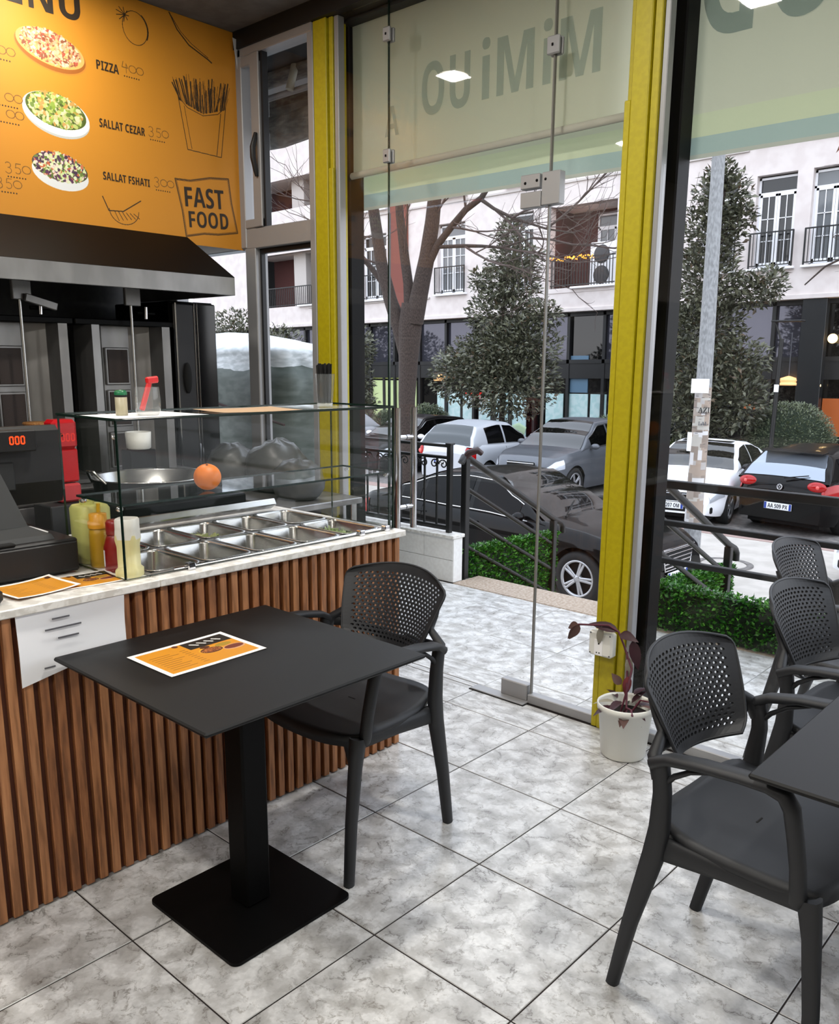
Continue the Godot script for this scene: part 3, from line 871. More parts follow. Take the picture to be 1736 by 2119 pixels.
func build_counter() -> void:
	var c := thing("service_counter", "long service counter clad with vertical brown wooden slats", "counter", Vector3(-0.76, 0, 0))
	var cb := Geo.new()
	cb.span(Vector3(-0.76, 0.0, -0.888), Vector3(-0.018, 0.69, 3.0))
	cb.span(Vector3(-0.76, 0.69, 0.14), Vector3(-0.018, 0.846, 3.0))
	cb.span(Vector3(-0.046, 0.69, -0.888), Vector3(-0.018, 0.846, 0.14))
	cb.span(Vector3(-0.76, 0.69, -0.888), Vector3(-0.046, 0.846, -0.875))
	cb.span(Vector3(-0.76, 0.69, -0.875), Vector3(-0.66, 0.846, 0.14))
	obj("body", cb, M.wood_dark, c)
	rng.seed = 5
	var mats := [M.wood, M.wood_b, M.wood_c, M.wood]
	var slat := Geo.new().box(Vector3.ZERO, Vector3(0.020, 0.838, 0.0245), 0.0015).mesh()
	var z := -0.882
	while z < 1.45:
		obj("slat", slat, mats[rng.randi() % 4], c, Vector3(-0.009 + rng.randf_range(-0.001, 0.001), 0.424, z))
		z += 0.0415
	for i in 8:
		obj("slat", slat, mats[i % 4], c, Vector3(-0.03 - i * 0.0415, 0.424, -0.897), Vector3(0, PI / 2, 0))
	var w := Geo.new()
	w.span(Vector3(-1.56, 0.848, 0.135), Vector3(-0.742, 0.872, 3.0), 0.003)
	w.span(Vector3(-0.80, 0.848, -0.912), Vector3(-0.742, 0.872, 0.135), 0.003)
	w.span(Vector3(-1.56, 0.848, -0.912), Vector3(-0.80, 0.872, -0.878), 0.003)
	w.span(Vector3(-1.56, 0.848, -0.878), Vector3(-1.42, 0.872, 0.135), 0.003)
	tag(obj("worktop", w, M.stone_white), "white veined stone slab topping the slatted counter", "worktop")
	# steel well with ten food pans
	var z0 := -0.865; var z1 := 0.125; var x0 := -1.405; var x1 := -0.812
	var pd := (z1 - z0) / 5.0; var pw := (x1 - x0) / 2.0
	var f := Geo.new()
	for i in 6:
		var zz := z0 + i * pd
		f.span(Vector3(x0, 0.864, zz - 0.009), Vector3(x1, 0.8745, zz + 0.009), 0.002)
	for x: float in [x0, (x0 + x1) / 2, x1]:
		f.span(Vector3(x - 0.011, 0.864, z0), Vector3(x + 0.011, 0.8747, z1), 0.002)
	f.span(Vector3(x0, 0.70, z0), Vector3(x1, 0.705, z1))
	f.span(Vector3(x0 - 0.004, 0.70, z0), Vector3(x0, 0.866, z1)); f.span(Vector3(x1, 0.70, z0), Vector3(x1 + 0.004, 0.866, z1))
	var well := thing("food_well", "steel frame of the cold food well sunk into the counter", "food well", Vector3(0, 0, 0))
	obj("frame", f, M.steel_soft, well)
	obj("front_rail", Geo.new(true).tube([Vector3(-0.792, 0.880, 0.06), Vector3(-0.792, 0.880, -0.84)], 0.005, 8), M.chrome, well)
	obj("lid_rail", Geo.new().box(Vector3(-1.43, 0.905, -0.39), Vector3(0.05, 0.03, 0.86), 0.004, Basis(Vector3.BACK, 0.5)), M.steel, well)
	var rr := func(w_: float, d_: float, r: float, y: float) -> PackedVector3Array:
		var p := PackedVector3Array()
		for q: Array in [[1, 1, 0.0], [-1, 1, PI / 2], [-1, -1, PI], [1, -1, PI * 1.5]]:
			for i in 6:
				var a: float = q[2] + PI / 2 * i / 5.0
				p.append(Vector3(q[0] * (w_ / 2 - r) + r * cos(a), y, -(q[1] * (d_ / 2 - r) + r * sin(a))))
		return p
	var W := pw - 0.012; var D := pd - 0.010
	var pan := Geo.new(true)
	var loops := [rr.call(W - 0.030, D - 0.030, 0.03, -0.105), rr.call(W - 0.012, D - 0.012, 0.035, -0.06), rr.call(W - 0.008, D - 0.008, 0.035, -0.002), rr.call(W, D, 0.038, 0.001), rr.call(W, D, 0.038, 0.003), rr.call(W - 0.020, D - 0.020, 0.030, 0.003), rr.call(W - 0.026, D - 0.026, 0.030, -0.004), rr.call(W - 0.034, D - 0.034, 0.030, -0.07), rr.call(W - 0.060, D - 0.060, 0.025, -0.100)]
	pan.grid(loops, true)
	var bot: PackedVector3Array = loops[8]
	for i in bot.size():
		pan.tri(bot[i], bot[(i + 1) % bot.size()], Vector3(0, -0.102, 0))
	var pm := pan.mesh()
	for r in 2:
		for i in 5:
			var nth: String = ["nearest the window", "second from the window", "third from the window", "fourth from the window", "nearest the sauce bottles"][i]
			var p := obj("food_pan", pm, M.steel, self, Vector3(x0 + pw * (r + 0.5), 0.8755, z0 + pd * (i + 0.5)))
			tag(p, "steel food pan in the %s row, %s" % [["back", "front"][r], nth], "food pan", "steel food pans")
	rng.seed = 8
	for q: Array in [[1, 0, Color(0.80, 0.84, 0.66), Color(0.66, 0.76, 0.48), "shredded pale lettuce in the front pan nearest the window", "lettuce"], [0, 2, Color(0.52, 0.58, 0.36), Color(0.62, 0.62, 0.44), "chopped green pickles in the middle pan of the back row", "pickles"]]:
		var xf := []; var tn := []
		for i in 420:
			var p := Vector3(rng.randf_range(-1, 1) * (W / 2 - 0.035), rng.randf_range(-0.085, -0.03), rng.randf_range(-1, 1) * (D / 2 - 0.035))
			xf.append(Transform3D(Basis.from_euler(Vector3(rng.randf() * 6, rng.randf() * 6, rng.randf() * 6)) * Basis.from_scale(Vector3(1, 0.4, 1) * rng.randf_range(0.6, 1.4)), p))
			tn.append((q[2] as Color).lerp(q[3], rng.randf()).srgb_to_linear())
		var lf := scatter(["lettuce", "pickles"][0 if q[0] == 1 else 1], Geo.new().box(Vector3.ZERO, Vector3(0.028, 0.005, 0.012), 0.001).mesh(), M.leaf, xf, self, tn)
		lf.position = Vector3(x0 + pw * (q[0] + 0.5), 0.8755, z0 + pd * (q[1] + 0.5))
		tag(lf, q[4], q[5])
	# glass display case
	var k := thing("display_case", "glass display case with one shelf standing on the counter", "display case", Vector3(-0.79, 0.872, 0.215))
	var L := -1.105; var H := 0.461; var Dp := -0.345; var sy := 0.219; var sd := -0.275
	var pane := func(called: String, a: Vector3, b: Vector3, c2: Vector3, d: Vector3) -> void:
		var g := Geo.new()
		g.quad(a, b, c2, d)
		var o := obj(called, g, M.case_glass, k)
		var e := Geo.new()
		var pts := [a, b, c2, d]
		for i in 4:
			var p: Vector3 = pts[i]; var q: Vector3 = pts[(i + 1) % 4]
			var dr := (q - p).normalized()
			var nn := (b - a).cross(d - a).normalized()
			e.box((p + q) / 2, Vector3((q - p).length(), 0.0015, 0.0065), 0.0, Basis(dr, dr.cross(nn).normalized(), nn))
		obj("pane_edge", e, M.glass_edge, o)
	pane.call("front_pane", Vector3(0, 0.004, 0), Vector3(0, 0.004, L), Vector3(0, H - 0.004, L), Vector3(0, H - 0.004, 0))
	pane.call("side_pane", Vector3(Dp, 0.004, 0), Vector3(-0.004, 0.004, 0), Vector3(-0.004, H - 0.004, 0), Vector3(Dp, H - 0.004, 0))
	pane.call("side_pane", Vector3(-0.004, 0.004, L), Vector3(Dp, 0.004, L), Vector3(Dp, H - 0.004, L), Vector3(-0.004, H - 0.004, L))
	pane.call("top_pane", Vector3(Dp - 0.005, H, 0.004), Vector3(0.004, H, 0.004), Vector3(0.004, H, L - 0.004), Vector3(Dp - 0.005, H, L - 0.004))
	pane.call("shelf", Vector3(sd, sy, -0.004), Vector3(-0.004, sy, -0.004), Vector3(-0.004, sy, L + 0.004), Vector3(sd, sy, L + 0.004))
	for q: Array in [[-0.03, -0.01], [sd + 0.03, -0.01], [-0.03, L + 0.01], [sd + 0.03, L + 0.01]]:
		obj("shelf_stud", Geo.new(true).ball(Vector3(q[0], sy - 0.012, q[1]), Vector3(0.011, 0.009, 0.011), 10, 6), M.chrome, k)
	for q: Array in [[-0.21], [-0.93], [-1.06]]:
		obj("clip", Geo.new().box(Vector3(0.004, 0.010, q[0]), Vector3(0.024, 0.022, 0.026), 0.003), M.chrome, k)
	obj("top_stud", Geo.new(true).ball(Vector3(-0.04, H - 0.05, -0.012), Vector3(0.008, 0.008, 0.008), 10, 6), M.chrome, k)
	# fruit on the shelf
	var orr := thing("orange", "single orange lying on the glass shelf", "orange", Vector3(-0.872, 1.0925, -0.128))
	obj("fruit", Geo.new(true).ball(Vector3(0, 0.0425, 0), Vector3(0.043, 0.0415, 0.043), 28, 18), M.orange, orr)
	obj("stem_scar", Geo.new(true).ball(Vector3(0.012, 0.083, 0.008), Vector3(0.004, 0.002, 0.004), 8, 4), M.wood_dark, orr)

func bottle(label: String, called: String, at: Vector3, body: Material, cap: Material, prof: Array, capprof: Array, group := "") -> Node3D:
	var t := thing(called, label, "bottle", at, 0.0, group)
	obj("body", Geo.new(true).lathe(prof, 24), body, t)
	obj("cap", Geo.new(true).lathe(capprof, 24), cap, t)
	return t

func build_counter_items() -> void:
	var sauce := "sauce bottles in the display case"
	var mayo := mt(Color(0.88, 0.85, 0.62), 0.35)
	var t := thing("mayonnaise_jar", "square plastic jar of pale mayonnaise with a white lid", "jar", Vector3(-0.845, 0.873, 0.172))
	var jb := Geo.new(true)
	jb.tube([Vector3(0, 0, 0), Vector3(0, 0.02, 0), Vector3(0, 0.028, 0), Vector3(0, 0.09, 0), Vector3(0, 0.112, 0), Vector3(0, 0.125, 0)], [0.036, 0.036, 0.029, 0.029, 0.033, 0.032], 20, Vector3.RIGHT, 5.0)
	obj("body", jb, mayo, t)
	obj("upper_body", Geo.new(true).tube([Vector3(0, 0.112, 0), Vector3(0, 0.14, 0)], [0.0335, 0.032], 20, Vector3.RIGHT, 4.0), M.plastic_white, t)
	obj("lid", Geo.new(true).tube([Vector3(0, 0.14, 0), Vector3(0, 0.168, 0), Vector3(0, 0.172, 0)], [0.032, 0.032, 0.029], 20, Vector3.RIGHT, 3.5), M.plastic_white, t)
	t.rotation.y = 0.7
	t = bottle("red ketchup bottle with a white label beside the mayonnaise jar", "ketchup_bottle", Vector3(-0.93, 0.873, 0.165), M.red_dark, M.red_dark, [Vector2(0, 0), Vector2(0.033, 0.0), Vector2(0.036, 0.006), Vector2(0.036, 0.075), Vector2(0.028, 0.10), Vector2(0.024, 0.112), Vector2(0.0, 0.112)], [Vector2(0.026, 0.112), Vector2(0.027, 0.115), Vector2(0.027, 0.148), Vector2(0.022, 0.155), Vector2(0, 0.155)], sauce)
	obj("label", Geo.new(true).lathe([Vector2(0.0364, 0.012), Vector2(0.0364, 0.075)], 24).mesh(), M.red_dark, t)
	var lb := Geo.new(true)
	var rws := []
	for j in 2:
		var r := PackedVector3Array()
		for i in 7:
			var a := lerpf(0.45, -0.75, i / 6.0) + 2.35
			r.append(Vector3(0.0368 * cos(a), 0.016 + 0.05 * j, 0.0368 * -sin(a) + 0.0) * Vector3(1, 1, -1))
		rws.append(r)
	obj("label_panel", lb.grid(rws), M.paper, t)
	bottle("yellow mustard bottle behind the ketchup", "mustard_bottle", Vector3(-1.012, 0.873, 0.175), mt(Color(0.72, 0.56, 0.10), 0.35), mt(Color(0.85, 0.60, 0.12), 0.35), [Vector2(0, 0), Vector2(0.027, 0.0), Vector2(0.030, 0.006), Vector2(0.029, 0.10), Vector2(0.026, 0.125), Vector2(0, 0.125)], [Vector2(0.030, 0.122), Vector2(0.031, 0.14), Vector2(0.026, 0.146), Vector2(0.026, 0.165), Vector2(0, 0.166)], sauce)
	t = thing("sauce_jug", "large pale yellow-green plastic sauce jug behind the bottles", "jug", Vector3(-1.10, 0.873, 0.155))
	var jugm := mt(Color(0.78, 0.78, 0.46), 0.4)
	obj("body", Geo.new(true).tube([Vector3(0, 0, 0), Vector3(0, 0.006, 0), Vector3(0, 0.17, 0), Vector3(0, 0.18, 0)], [0.046, 0.05, 0.052, 0.046], 24, Vector3.RIGHT, 4.0), jugm, t)
	obj("lid", Geo.new(true).tube([Vector3(-0.015, 0.18, 0), Vector3(-0.015, 0.194, 0)], 0.022, 16), jugm, t)
	obj("nozzle", Geo.new(true).tube([Vector3(0.055, 0.15, 0.0), Vector3(0.057, 0.19, 0)], 0.006, 8), mt(Color(0.85, 0.68, 0.10), 0.4), t)
	# till, drawer, customer display
	t = thing("cash_drawer", "black steel cash drawer on the counter under the till", "cash drawer", Vector3(-1.182, 0.873, 0.452))
	obj("body", Geo.new().span(Vector3(-0.155, 0.006, -0.20), Vector3(0.19, 0.105, 0.25), 0.005), M.plastic_black, t)
	obj("front", Geo.new().span(Vector3(0.19, 0.012, -0.195), Vector3(0.197, 0.096, 0.245), 0.003), M.plastic_black, t)
	obj("finger_grip", Geo.new().span(Vector3(0.150, 0.105, -0.02), Vector3(0.19, 0.113, 0.045), 0.003), M.hidden_dark, t)
	t = thing("till_stand", "dark grey wedge-shaped till stand on the cash drawer", "till stand", Vector3(-1.17, 0.979, 0.50))
	var wd := Geo.new()
	var lv := [[0.0, -0.078, 0.155, -0.19], [0.014, -0.078, 0.145, -0.185], [0.030, -0.078, 0.06, -0.155], [0.195, -0.076, -0.015, -0.115], [0.207, -0.074, -0.03, -0.10]]
	var rw := []
	for q: Array in lv:
		rw.append(PackedVector3Array([Vector3(q[1], q[0], q[3]), Vector3(q[1], q[0], 0.25), Vector3(q[2], q[0], 0.25), Vector3(q[2], q[0], q[3])]))
	wd.grid(rw, true)
	var tq: PackedVector3Array = rw[4]
	wd.quad(tq[0], tq[1], tq[2], tq[3])
	obj("body", wd, M.plastic_grey, t)
	obj("paper_slip", Geo.new().box(Vector3(0.0, 0.004, -0.19), Vector3(0.12, 0.004, 0.05), 0.001), M.paper_white, t)
	t = thing("till_monitor", "black till monitor seen from behind, its price display glowing red", "monitor", Vector3(-1.31, 0.873, 0.40))
	obj("housing", Geo.new().prism(PackedVector2Array([Vector2(-0.03, 0.16), Vector2(0.012, 0.17), Vector2(0.03, 0.24), Vector2(0.018, 0.40), Vector2(0.0, 0.415), Vector2(-0.03, 0.415)]), Vector3(0, 0, -0.255), Vector3.RIGHT, Vector3.UP, Vector3(0, 0, 0.46)), M.plastic_black, t)
	obj("stand", Geo.new().span(Vector3(-0.11, 0.0, -0.06), Vector3(-0.032, 0.20, 0.10), 0.01), M.plastic_black, t)
	obj("vent_panel", Geo.new().span(Vector3(0.02, 0.22, -0.10), Vector3(0.034, 0.31, 0.12), 0.004), M.plastic_grey, t)
	var cd := obj("price_display", Geo.new().span(Vector3(0.004, 0.342, -0.165), Vector3(0.06, 0.408, 0.22), 0.004), M.plastic_black, t)
	var seg := Geo.new()
	for i in 3:
		var z := -0.088 - i * 0.017
		for q: Array in [[0.0, 0.011, 0.008, 0.004], [0.0, -0.011, 0.008, 0.004], [0.005, 0.0055, 0.003, 0.010], [-0.005, 0.0055, 0.003, 0.010], [0.005, -0.0055, 0.003, 0.010], [-0.005, -0.0055, 0.003, 0.010]]:
			seg.box(Vector3(0.0605, 0.378 + q[1], z - q[0]), Vector3(0.002, q[3], q[2]))
	obj("screen_digits", seg, M.led, cd)
	t = thing("card_terminal", "dark card payment terminal at the counter's near edge", "card terminal", Vector3(-0.83, 0.873, 0.635))
	obj("body", Geo.new().box(Vector3(0, 0.022, 0), Vector3(0.08, 0.044, 0.16), 0.012), M.plastic_black, t)
	obj("keypad", Geo.new().box(Vector3(0, 0.045, 0.02), Vector3(0.055, 0.005, 0.07), 0.001), M.plastic_grey, t)
	# sheets on the counter and the notice taped to its front
	var lf := leaflet(3)
	sheet("menu_sheet", "printed amber menu sheet lying alone on the black table", "menu sheet", lf, Vector3(-0.462, 0.7305, 0.201), 0.297, 0.208, PI / 2 + 0.02, 0.0015, "amber menu sheets")
	sheet("menu_sheet", "amber menu sheet on the counter, farther one half covered beside the case", "menu sheet", lf, Vector3(-0.885, 0.8725, 0.305), 0.21, 0.15, PI / 2 - 0.1, 0.004, "amber menu sheets")
	sheet("menu_sheet", "amber menu sheet on the counter edge, nearer one lying on top", "menu sheet", leaflet_plain(), Vector3(-0.885, 0.8755, 0.438), 0.19, 0.15, PI / 2 + 0.15, 0.010, "amber menu sheets")
	var nt := thing("paper_notice", "white paper notice taped on the slats, its lines struck out", "notice", Vector3(-0.752, 0.858, 0.40))
	var g := Geo.new(true); var rows := []; var low := []
	for j in 9:
		var a := PackedVector3Array(); var b := PackedVector3Array()
		for i in 9:
			var u := i / 8.0; var v := j / 8.0
			var p := Vector3(0.004 + 0.004 * sin(v * 5 + u * 3) * v, lerpf(-0.205 + 0.058 * u, 0.0, v), lerpf(0.150, -0.150, u))
			a.append(p); b.append(p - Vector3(0.0006, 0, 0))
		rows.append(a); b.reverse(); low.append(b)
	g.grid(rows); g.grid(low)
	obj("paper", g, M.paper, nt)
	for q: Array in [[0.035, -0.035, 0.048, 0.12], [0.03, -0.062, 0.10, 0.12], [0.018, -0.090, 0.058, 0.1], [0.075, -0.165, 0.030, 0.1]]:
		obj("struck_line", Geo.new().box(Vector3(0.0085, q[1], q[0]), Vector3(0.002, 0.0045, q[2]), 0.0006, Basis(Vector3.RIGHT, -0.0)), M.ink, nt)
	# on top of the case
	var y := 1.3335
	sheet("paper_liner", "white paper liner under the shaker on the case's top", "paper", M.paper_white, Vector3(-0.90, y, 0.06), 0.30, 0.24, PI / 2 + 0.1, 0.001)
	sheet("paper_liner", "brown greaseproof paper lying farther along the case's top", "paper", mt(Color(0.72, 0.60, 0.47), 0.7), Vector3(-0.92, y, -0.33), 0.30, 0.2, PI / 2 - 0.1, 0.004)
	sheet("paper_liner", "clear film sheet lying beside the straw glass", "paper", glass(0.5, Color(0.8, 0.82, 0.82)), Vector3(-0.93, y, -0.62), 0.24, 0.22, PI / 2, 0.003)
	t = thing("spice_shaker", "small spice shaker with a green lid", "shaker", Vector3(-0.93, y + 0.002, 0.118))
	obj("body", Geo.new(true).lathe([Vector2(0, 0), Vector2(0.0165, 0), Vector2(0.0175, 0.003), Vector2(0.0175, 0.055), Vector2(0, 0.055)], 20), mt(Color(0.66, 0.63, 0.53), 0.35), t)
	obj("collar", Geo.new(true).lathe([Vector2(0.0178, 0.053), Vector2(0.0178, 0.060), Vector2(0, 0.060)], 20), M.hidden_dark, t)
	obj("lid", Geo.new(true).lathe([Vector2(0.018, 0.059), Vector2(0.0185, 0.066), Vector2(0.015, 0.072), Vector2(0, 0.074)], 20), mt(Color(0.10, 0.42, 0.26), 0.35), t)
	t = thing("glass_tumbler", "clear glass tumbler holding a red plastic scoop", "glass", Vector3(-0.89, y + 0.002, 0.055))
	var tg := glass(0.10, Color(0.85, 0.88, 0.88), 0.8)
	obj("glass_wall", Geo.new(true).lathe([Vector2(0.030, 0.0), Vector2(0.036, 0.012), Vector2(0.038, 0.04), Vector2(0.034, 0.082)], 28), tg, t)
	obj("glass_foot", Geo.new(true).lathe([Vector2(0, 0.0), Vector2(0.030, 0.0), Vector2(0.033, 0.010), Vector2(0.0, 0.011)], 28), glass(0.35, Color(0.9, 0.92, 0.92)), t)
	t = thing("red_scoop", "red plastic scoop leaning in the glass tumbler", "scoop", Vector3(-0.89, y + 0.016, 0.055), 0.0)
	obj("handle", Geo.new().box(Vector3(0.0, 0.045, 0.004), Vector3(0.010, 0.095, 0.016), 0.003, Basis(Vector3.RIGHT, -0.35)), M.red, t)
	obj("head", Geo.new().box(Vector3(0.0, 0.088, -0.018), Vector3(0.014, 0.02, 0.04), 0.004, Basis(Vector3.RIGHT, 0.1)), M.red, t)
	t = thing("straw_glass", "tall clear glass filled with black straws", "glass", Vector3(-0.90, y + 0.003, -0.652))
	obj("glass_wall", Geo.new(true).lathe([Vector2(0.0, 0.004), Vector2(0.026, 0.003), Vector2(0.028, 0.02), Vector2(0.036, 0.115)], 24), tg, t)
	obj("glass_foot", Geo.new(true).lathe([Vector2(0, 0.0), Vector2(0.027, 0.0), Vector2(0.028, 0.012), Vector2(0.0, 0.012)], 24), glass(0.3, Color(0.9, 0.92, 0.92)), t)
	rng.seed = 4
	for i in 26:
		var a := TAU * i / 26.0 * 2.6; var r := 0.022 * sqrt((i + 0.5) / 26.0)
		var s := obj("straw", Geo.new(true).tube([Vector3(r * cos(a), 0.0, r * sin(a)), Vector3(1.25 * r * cos(a), rng.randf_range(0.128, 0.138), 1.25 * r * sin(a))], 0.0036, 7), M.hidden_dark, self, t.position + Vector3(0, 0.014, 0))
		tag(s, "black drinking straw standing in the tall straw glass", "straw", "black straws in the glass")

func leaflet_plain() -> StandardMaterial3D:
	var im := Image.create(260, 200, false, Image.FORMAT_RGB8)
	im.fill(Color(0.95, 0.94, 0.92))
	im.fill_rect(Rect2i(14, 14, 232, 172), Color(0.78, 0.52, 0.10))
	for i in 9:
		stroke(im, [Vector2(30, 40 + i * 15), Vector2(60 + (i * 37) % 60, 40 + i * 15)], 2.2, Color(0.55, 0.36, 0.07))
		stroke(im, [Vector2(160, 40 + i * 15), Vector2(185, 40 + i * 15)], 2.2, Color(0.55, 0.36, 0.07))
	dot(im, 234, 26, 12, Color(0.30, 0.16, 0.06))
	return picture(im, 0.5)

func food_print(im: Image, cx: float, cy: float, rx: float, ry: float, tilt: float, cols: Array, n: int, sz: float, seed_: int) -> void:
	rng.seed = seed_
	for i in n:
		var a := rng.randf() * TAU; var r := sqrt(rng.randf()) * 0.92
		var u := cos(a) * r * rx; var v := sin(a) * r * ry
		var p := Vector2(cx + u * cos(tilt) - v * sin(tilt), cy + u * sin(tilt) + v * cos(tilt))
		var c: Color = cols[rng.randi() % cols.size()]
		oval(im, p.x, p.y, sz * rng.randf_range(0.4, 1.1), sz * rng.randf_range(0.3, 0.7), c.lightened(rng.randf() * 0.12), rng.randf() * PI)

func board_picture() -> StandardMaterial3D:
	# amber menu board print, 800 pixels a metre; left edge at z = 0.41, top at y = 3.16
	var im := Image.create(1600, 860, false, Image.FORMAT_RGB8)
	im.fill(Color(0.80, 0.535, 0.13))
	var X := func(z: float) -> float: return (0.41 - z) * 800.0
	var Y := func(y: float) -> float: return (3.16 - y) * 800.0
	var line := Color(0.20, 0.14, 0.06)
	# pizza
	oval(im, X.call(-0.573), Y.call(2.832), 132, 66, Color(0.80, 0.50, 0.16), 0.13)
	oval(im, X.call(-0.573), Y.call(2.835), 128, 63, Color(0.62, 0.36, 0.10), 0.13)
	oval(im, X.call(-0.573), Y.call(2.845), 124, 56, Color(0.90, 0.66, 0.36), 0.13)
	food_print(im, X.call(-0.573), Y.call(2.85), 118, 54, 0.13, [Color(0.85, 0.72, 0.52), Color(0.84, 0.62, 0.48), Color(0.66, 0.25, 0.16), Color(0.86, 0.78, 0.64), Color(0.50, 0.25, 0.14), Color(0.82, 0.62, 0.34), Color(0.76, 0.52, 0.32)], 1500, 8, 41)
	# caesar salad
	oval(im, X.call(-0.577), Y.call(2.568), 124, 70, Color(0.74, 0.75, 0.74), 0.12)
	oval(im, X.call(-0.577), Y.call(2.576), 124, 68, Color(0.93, 0.94, 0.93), 0.12)
	oval(im, X.call(-0.577), Y.call(2.59), 112, 56, Color(0.30, 0.36, 0.10), 0.12)
	food_print(im, X.call(-0.577), Y.call(2.592), 106, 55, 0.12, [Color(0.52, 0.62, 0.20), Color(0.68, 0.73, 0.36), Color(0.76, 0.74, 0.52), Color(0.36, 0.46, 0.13), Color(0.74, 0.54, 0.24), Color(0.80, 0.80, 0.62), Color(0.28, 0.34, 0.10)], 1000, 11, 42)
	# village salad
	oval(im, X.call(-0.575), Y.call(2.325), 106, 56, Color(0.88, 0.89, 0.89), 0.10)
	oval(im, X.call(-0.575), Y.call(2.35), 104, 46, Color(0.26, 0.30, 0.12), 0.10)
	food_print(im, X.call(-0.575), Y.call(2.352), 104, 50, 0.10, [Color(0.24, 0.14, 0.24), Color(0.78, 0.84, 0.56), Color(0.85, 0.88, 0.72), Color(0.36, 0.46, 0.16), Color(0.76, 0.38, 0.22), Color(0.34, 0.16, 0.30), Color(0.88, 0.80, 0.74)], 1100, 9, 43)
	# handwritten prices, each over a dotted rule
	var pen := Color(0.44, 0.30, 0.10)
	var digit := func(ch: String, x: float, y: float, s: float) -> void:
		match ch:
			"0": stroke(im, arc(x, y, s * 0.42, s * 0.36, 0, TAU), 2.6, pen)
			"3":
				stroke(im, arc(x - 2, y - s * 0.24, s * 0.26, s * 0.24, -2.6, 1.6), 2.6, pen)
				stroke(im, arc(x - 2, y + s * 0.26, s * 0.30, s * 0.28, -1.5, 2.6), 2.6, pen)
			"4": stroke(im, [Vector2(x - s * 0.2, y - s * 0.55), Vector2(x - s * 0.35, y), Vector2(x + s * 0.3, y), Vector2(x + s * 0.12, y - s * 0.4), Vector2(x + s * 0.12, y + s * 0.5)], 2.6, pen)
			"5":
				stroke(im, [Vector2(x + s * 0.3, y - s * 0.45), Vector2(x - s * 0.15, y - s * 0.45), Vector2(x - s * 0.2, y - s * 0.05)], 2.6, pen)
				stroke(im, arc(x, y + s * 0.18, s * 0.28, s * 0.28, -1.9, 2.4), 2.6, pen)
	for p: Array in [["400", -0.915, 2.850], ["350", -1.036, 2.592], ["300", -1.052, 2.362], ["300", -0.30, 2.785], ["200", -0.315, 2.602], ["200", -0.315, 2.535], ["350", -0.325, 2.315], ["350", -0.28, 2.248]]:
		var w: String = p[0]
		for i in 3:
			digit.call(w[i], X.call(p[1]) + 12 + i * 31, Y.call(p[2]), 36.0)
		for i in 7:
			dot(im, X.call(p[1]) + 8 + i * 10, Y.call(p[2]) + 30, 2.6, line)
	# sketched food outlines
	stroke(im, arc(X.call(-0.995), Y.call(3.035), 52, 58, 0, TAU, 30), 2.4, line)
	stroke(im, arc(X.call(-0.995), Y.call(3.035), 55, 60, -1.0, 0.5, 12), 4.5, line)
	for i in 9: stroke(im, [Vector2(X.call(-0.945), Y.call(3.08)), Vector2(X.call(-0.945) + cos(i * 0.7) * 26 - 10, Y.call(3.08) + sin(i * 0.7) * 24)], 3.0, line)
	stroke(im, [Vector2(X.call(-1.185), Y.call(3.155)), Vector2(X.call(-1.225), Y.call(3.09)), Vector2(X.call(-1.29), Y.call(3.035)), Vector2(X.call(-1.40), Y.call(2.995)), Vector2(X.call(-1.42), Y.call(2.985))], 5.0, line)
	stroke(im, [Vector2(X.call(-1.185), Y.call(3.155)), Vector2(X.call(-1.245), Y.call(3.085)), Vector2(X.call(-1.305), Y.call(3.045)), Vector2(X.call(-1.40), Y.call(3.003))], 2.4, line)
	# fries in a carton
	var c0 := Vector2(X.call(-1.213), Y.call(2.785)); var c1 := Vector2(X.call(-1.497), Y.call(2.79)); var c2 := Vector2(X.call(-1.458), Y.call(2.54)); var c3 := Vector2(X.call(-1.255), Y.call(2.545))
	stroke(im, [c0, c3 , c2, c1], 3.0, line)
	stroke(im, [c0, c0.lerp(c1, 0.18) + Vector2(0, 34), c0.lerp(c1, 0.5) + Vector2(0, 52), c0.lerp(c1, 0.82) + Vector2(0, 34), c1], 2.6, line)
	stroke(im, [c0 + Vector2(26, 30), c3 + Vector2(20, -6)], 2.2, line); stroke(im, [c1 + Vector2(-26, 30), c2 + Vector2(-22, -4)], 3.0, line)
	rng.seed = 9
	for i in 90:
		var u := rng.randf_range(0.02, 0.98); var top := rng.randf_range(-95, -20)
		var b := c0.lerp(c1, u) + Vector2(0, 44 * (1.0 - absf(u - 0.5) * 1.6)); var a := c0.lerp(c1, u + (u - 0.5) * 0.2) + Vector2(rng.randf_range(-14, 14), top)
		stroke(im, [a, b], 5.5 if i % 3 == 0 else 2.2, line if i % 3 == 0 else Color(0.42, 0.28, 0.08))
	# chilli / lime wedge sketch
	stroke(im, [Vector2(X.call(-0.772), Y.call(2.255)), Vector2(X.call(-0.80), Y.call(2.195)), Vector2(X.call(-0.875), Y.call(2.20)), Vector2(X.call(-0.972), Y.call(2.26))], 4.0, line)
	stroke(im, arc(X.call(-0.88), Y.call(2.205), 62, 52, 0.0, PI, 14), 2.6, line)
	for i in 6: stroke(im, [Vector2(X.call(-0.83 - i * 0.02), Y.call(2.195)), Vector2(X.call(-0.85 - i * 0.022), Y.call(2.155 + 0.004 * i))], 2.6, line)
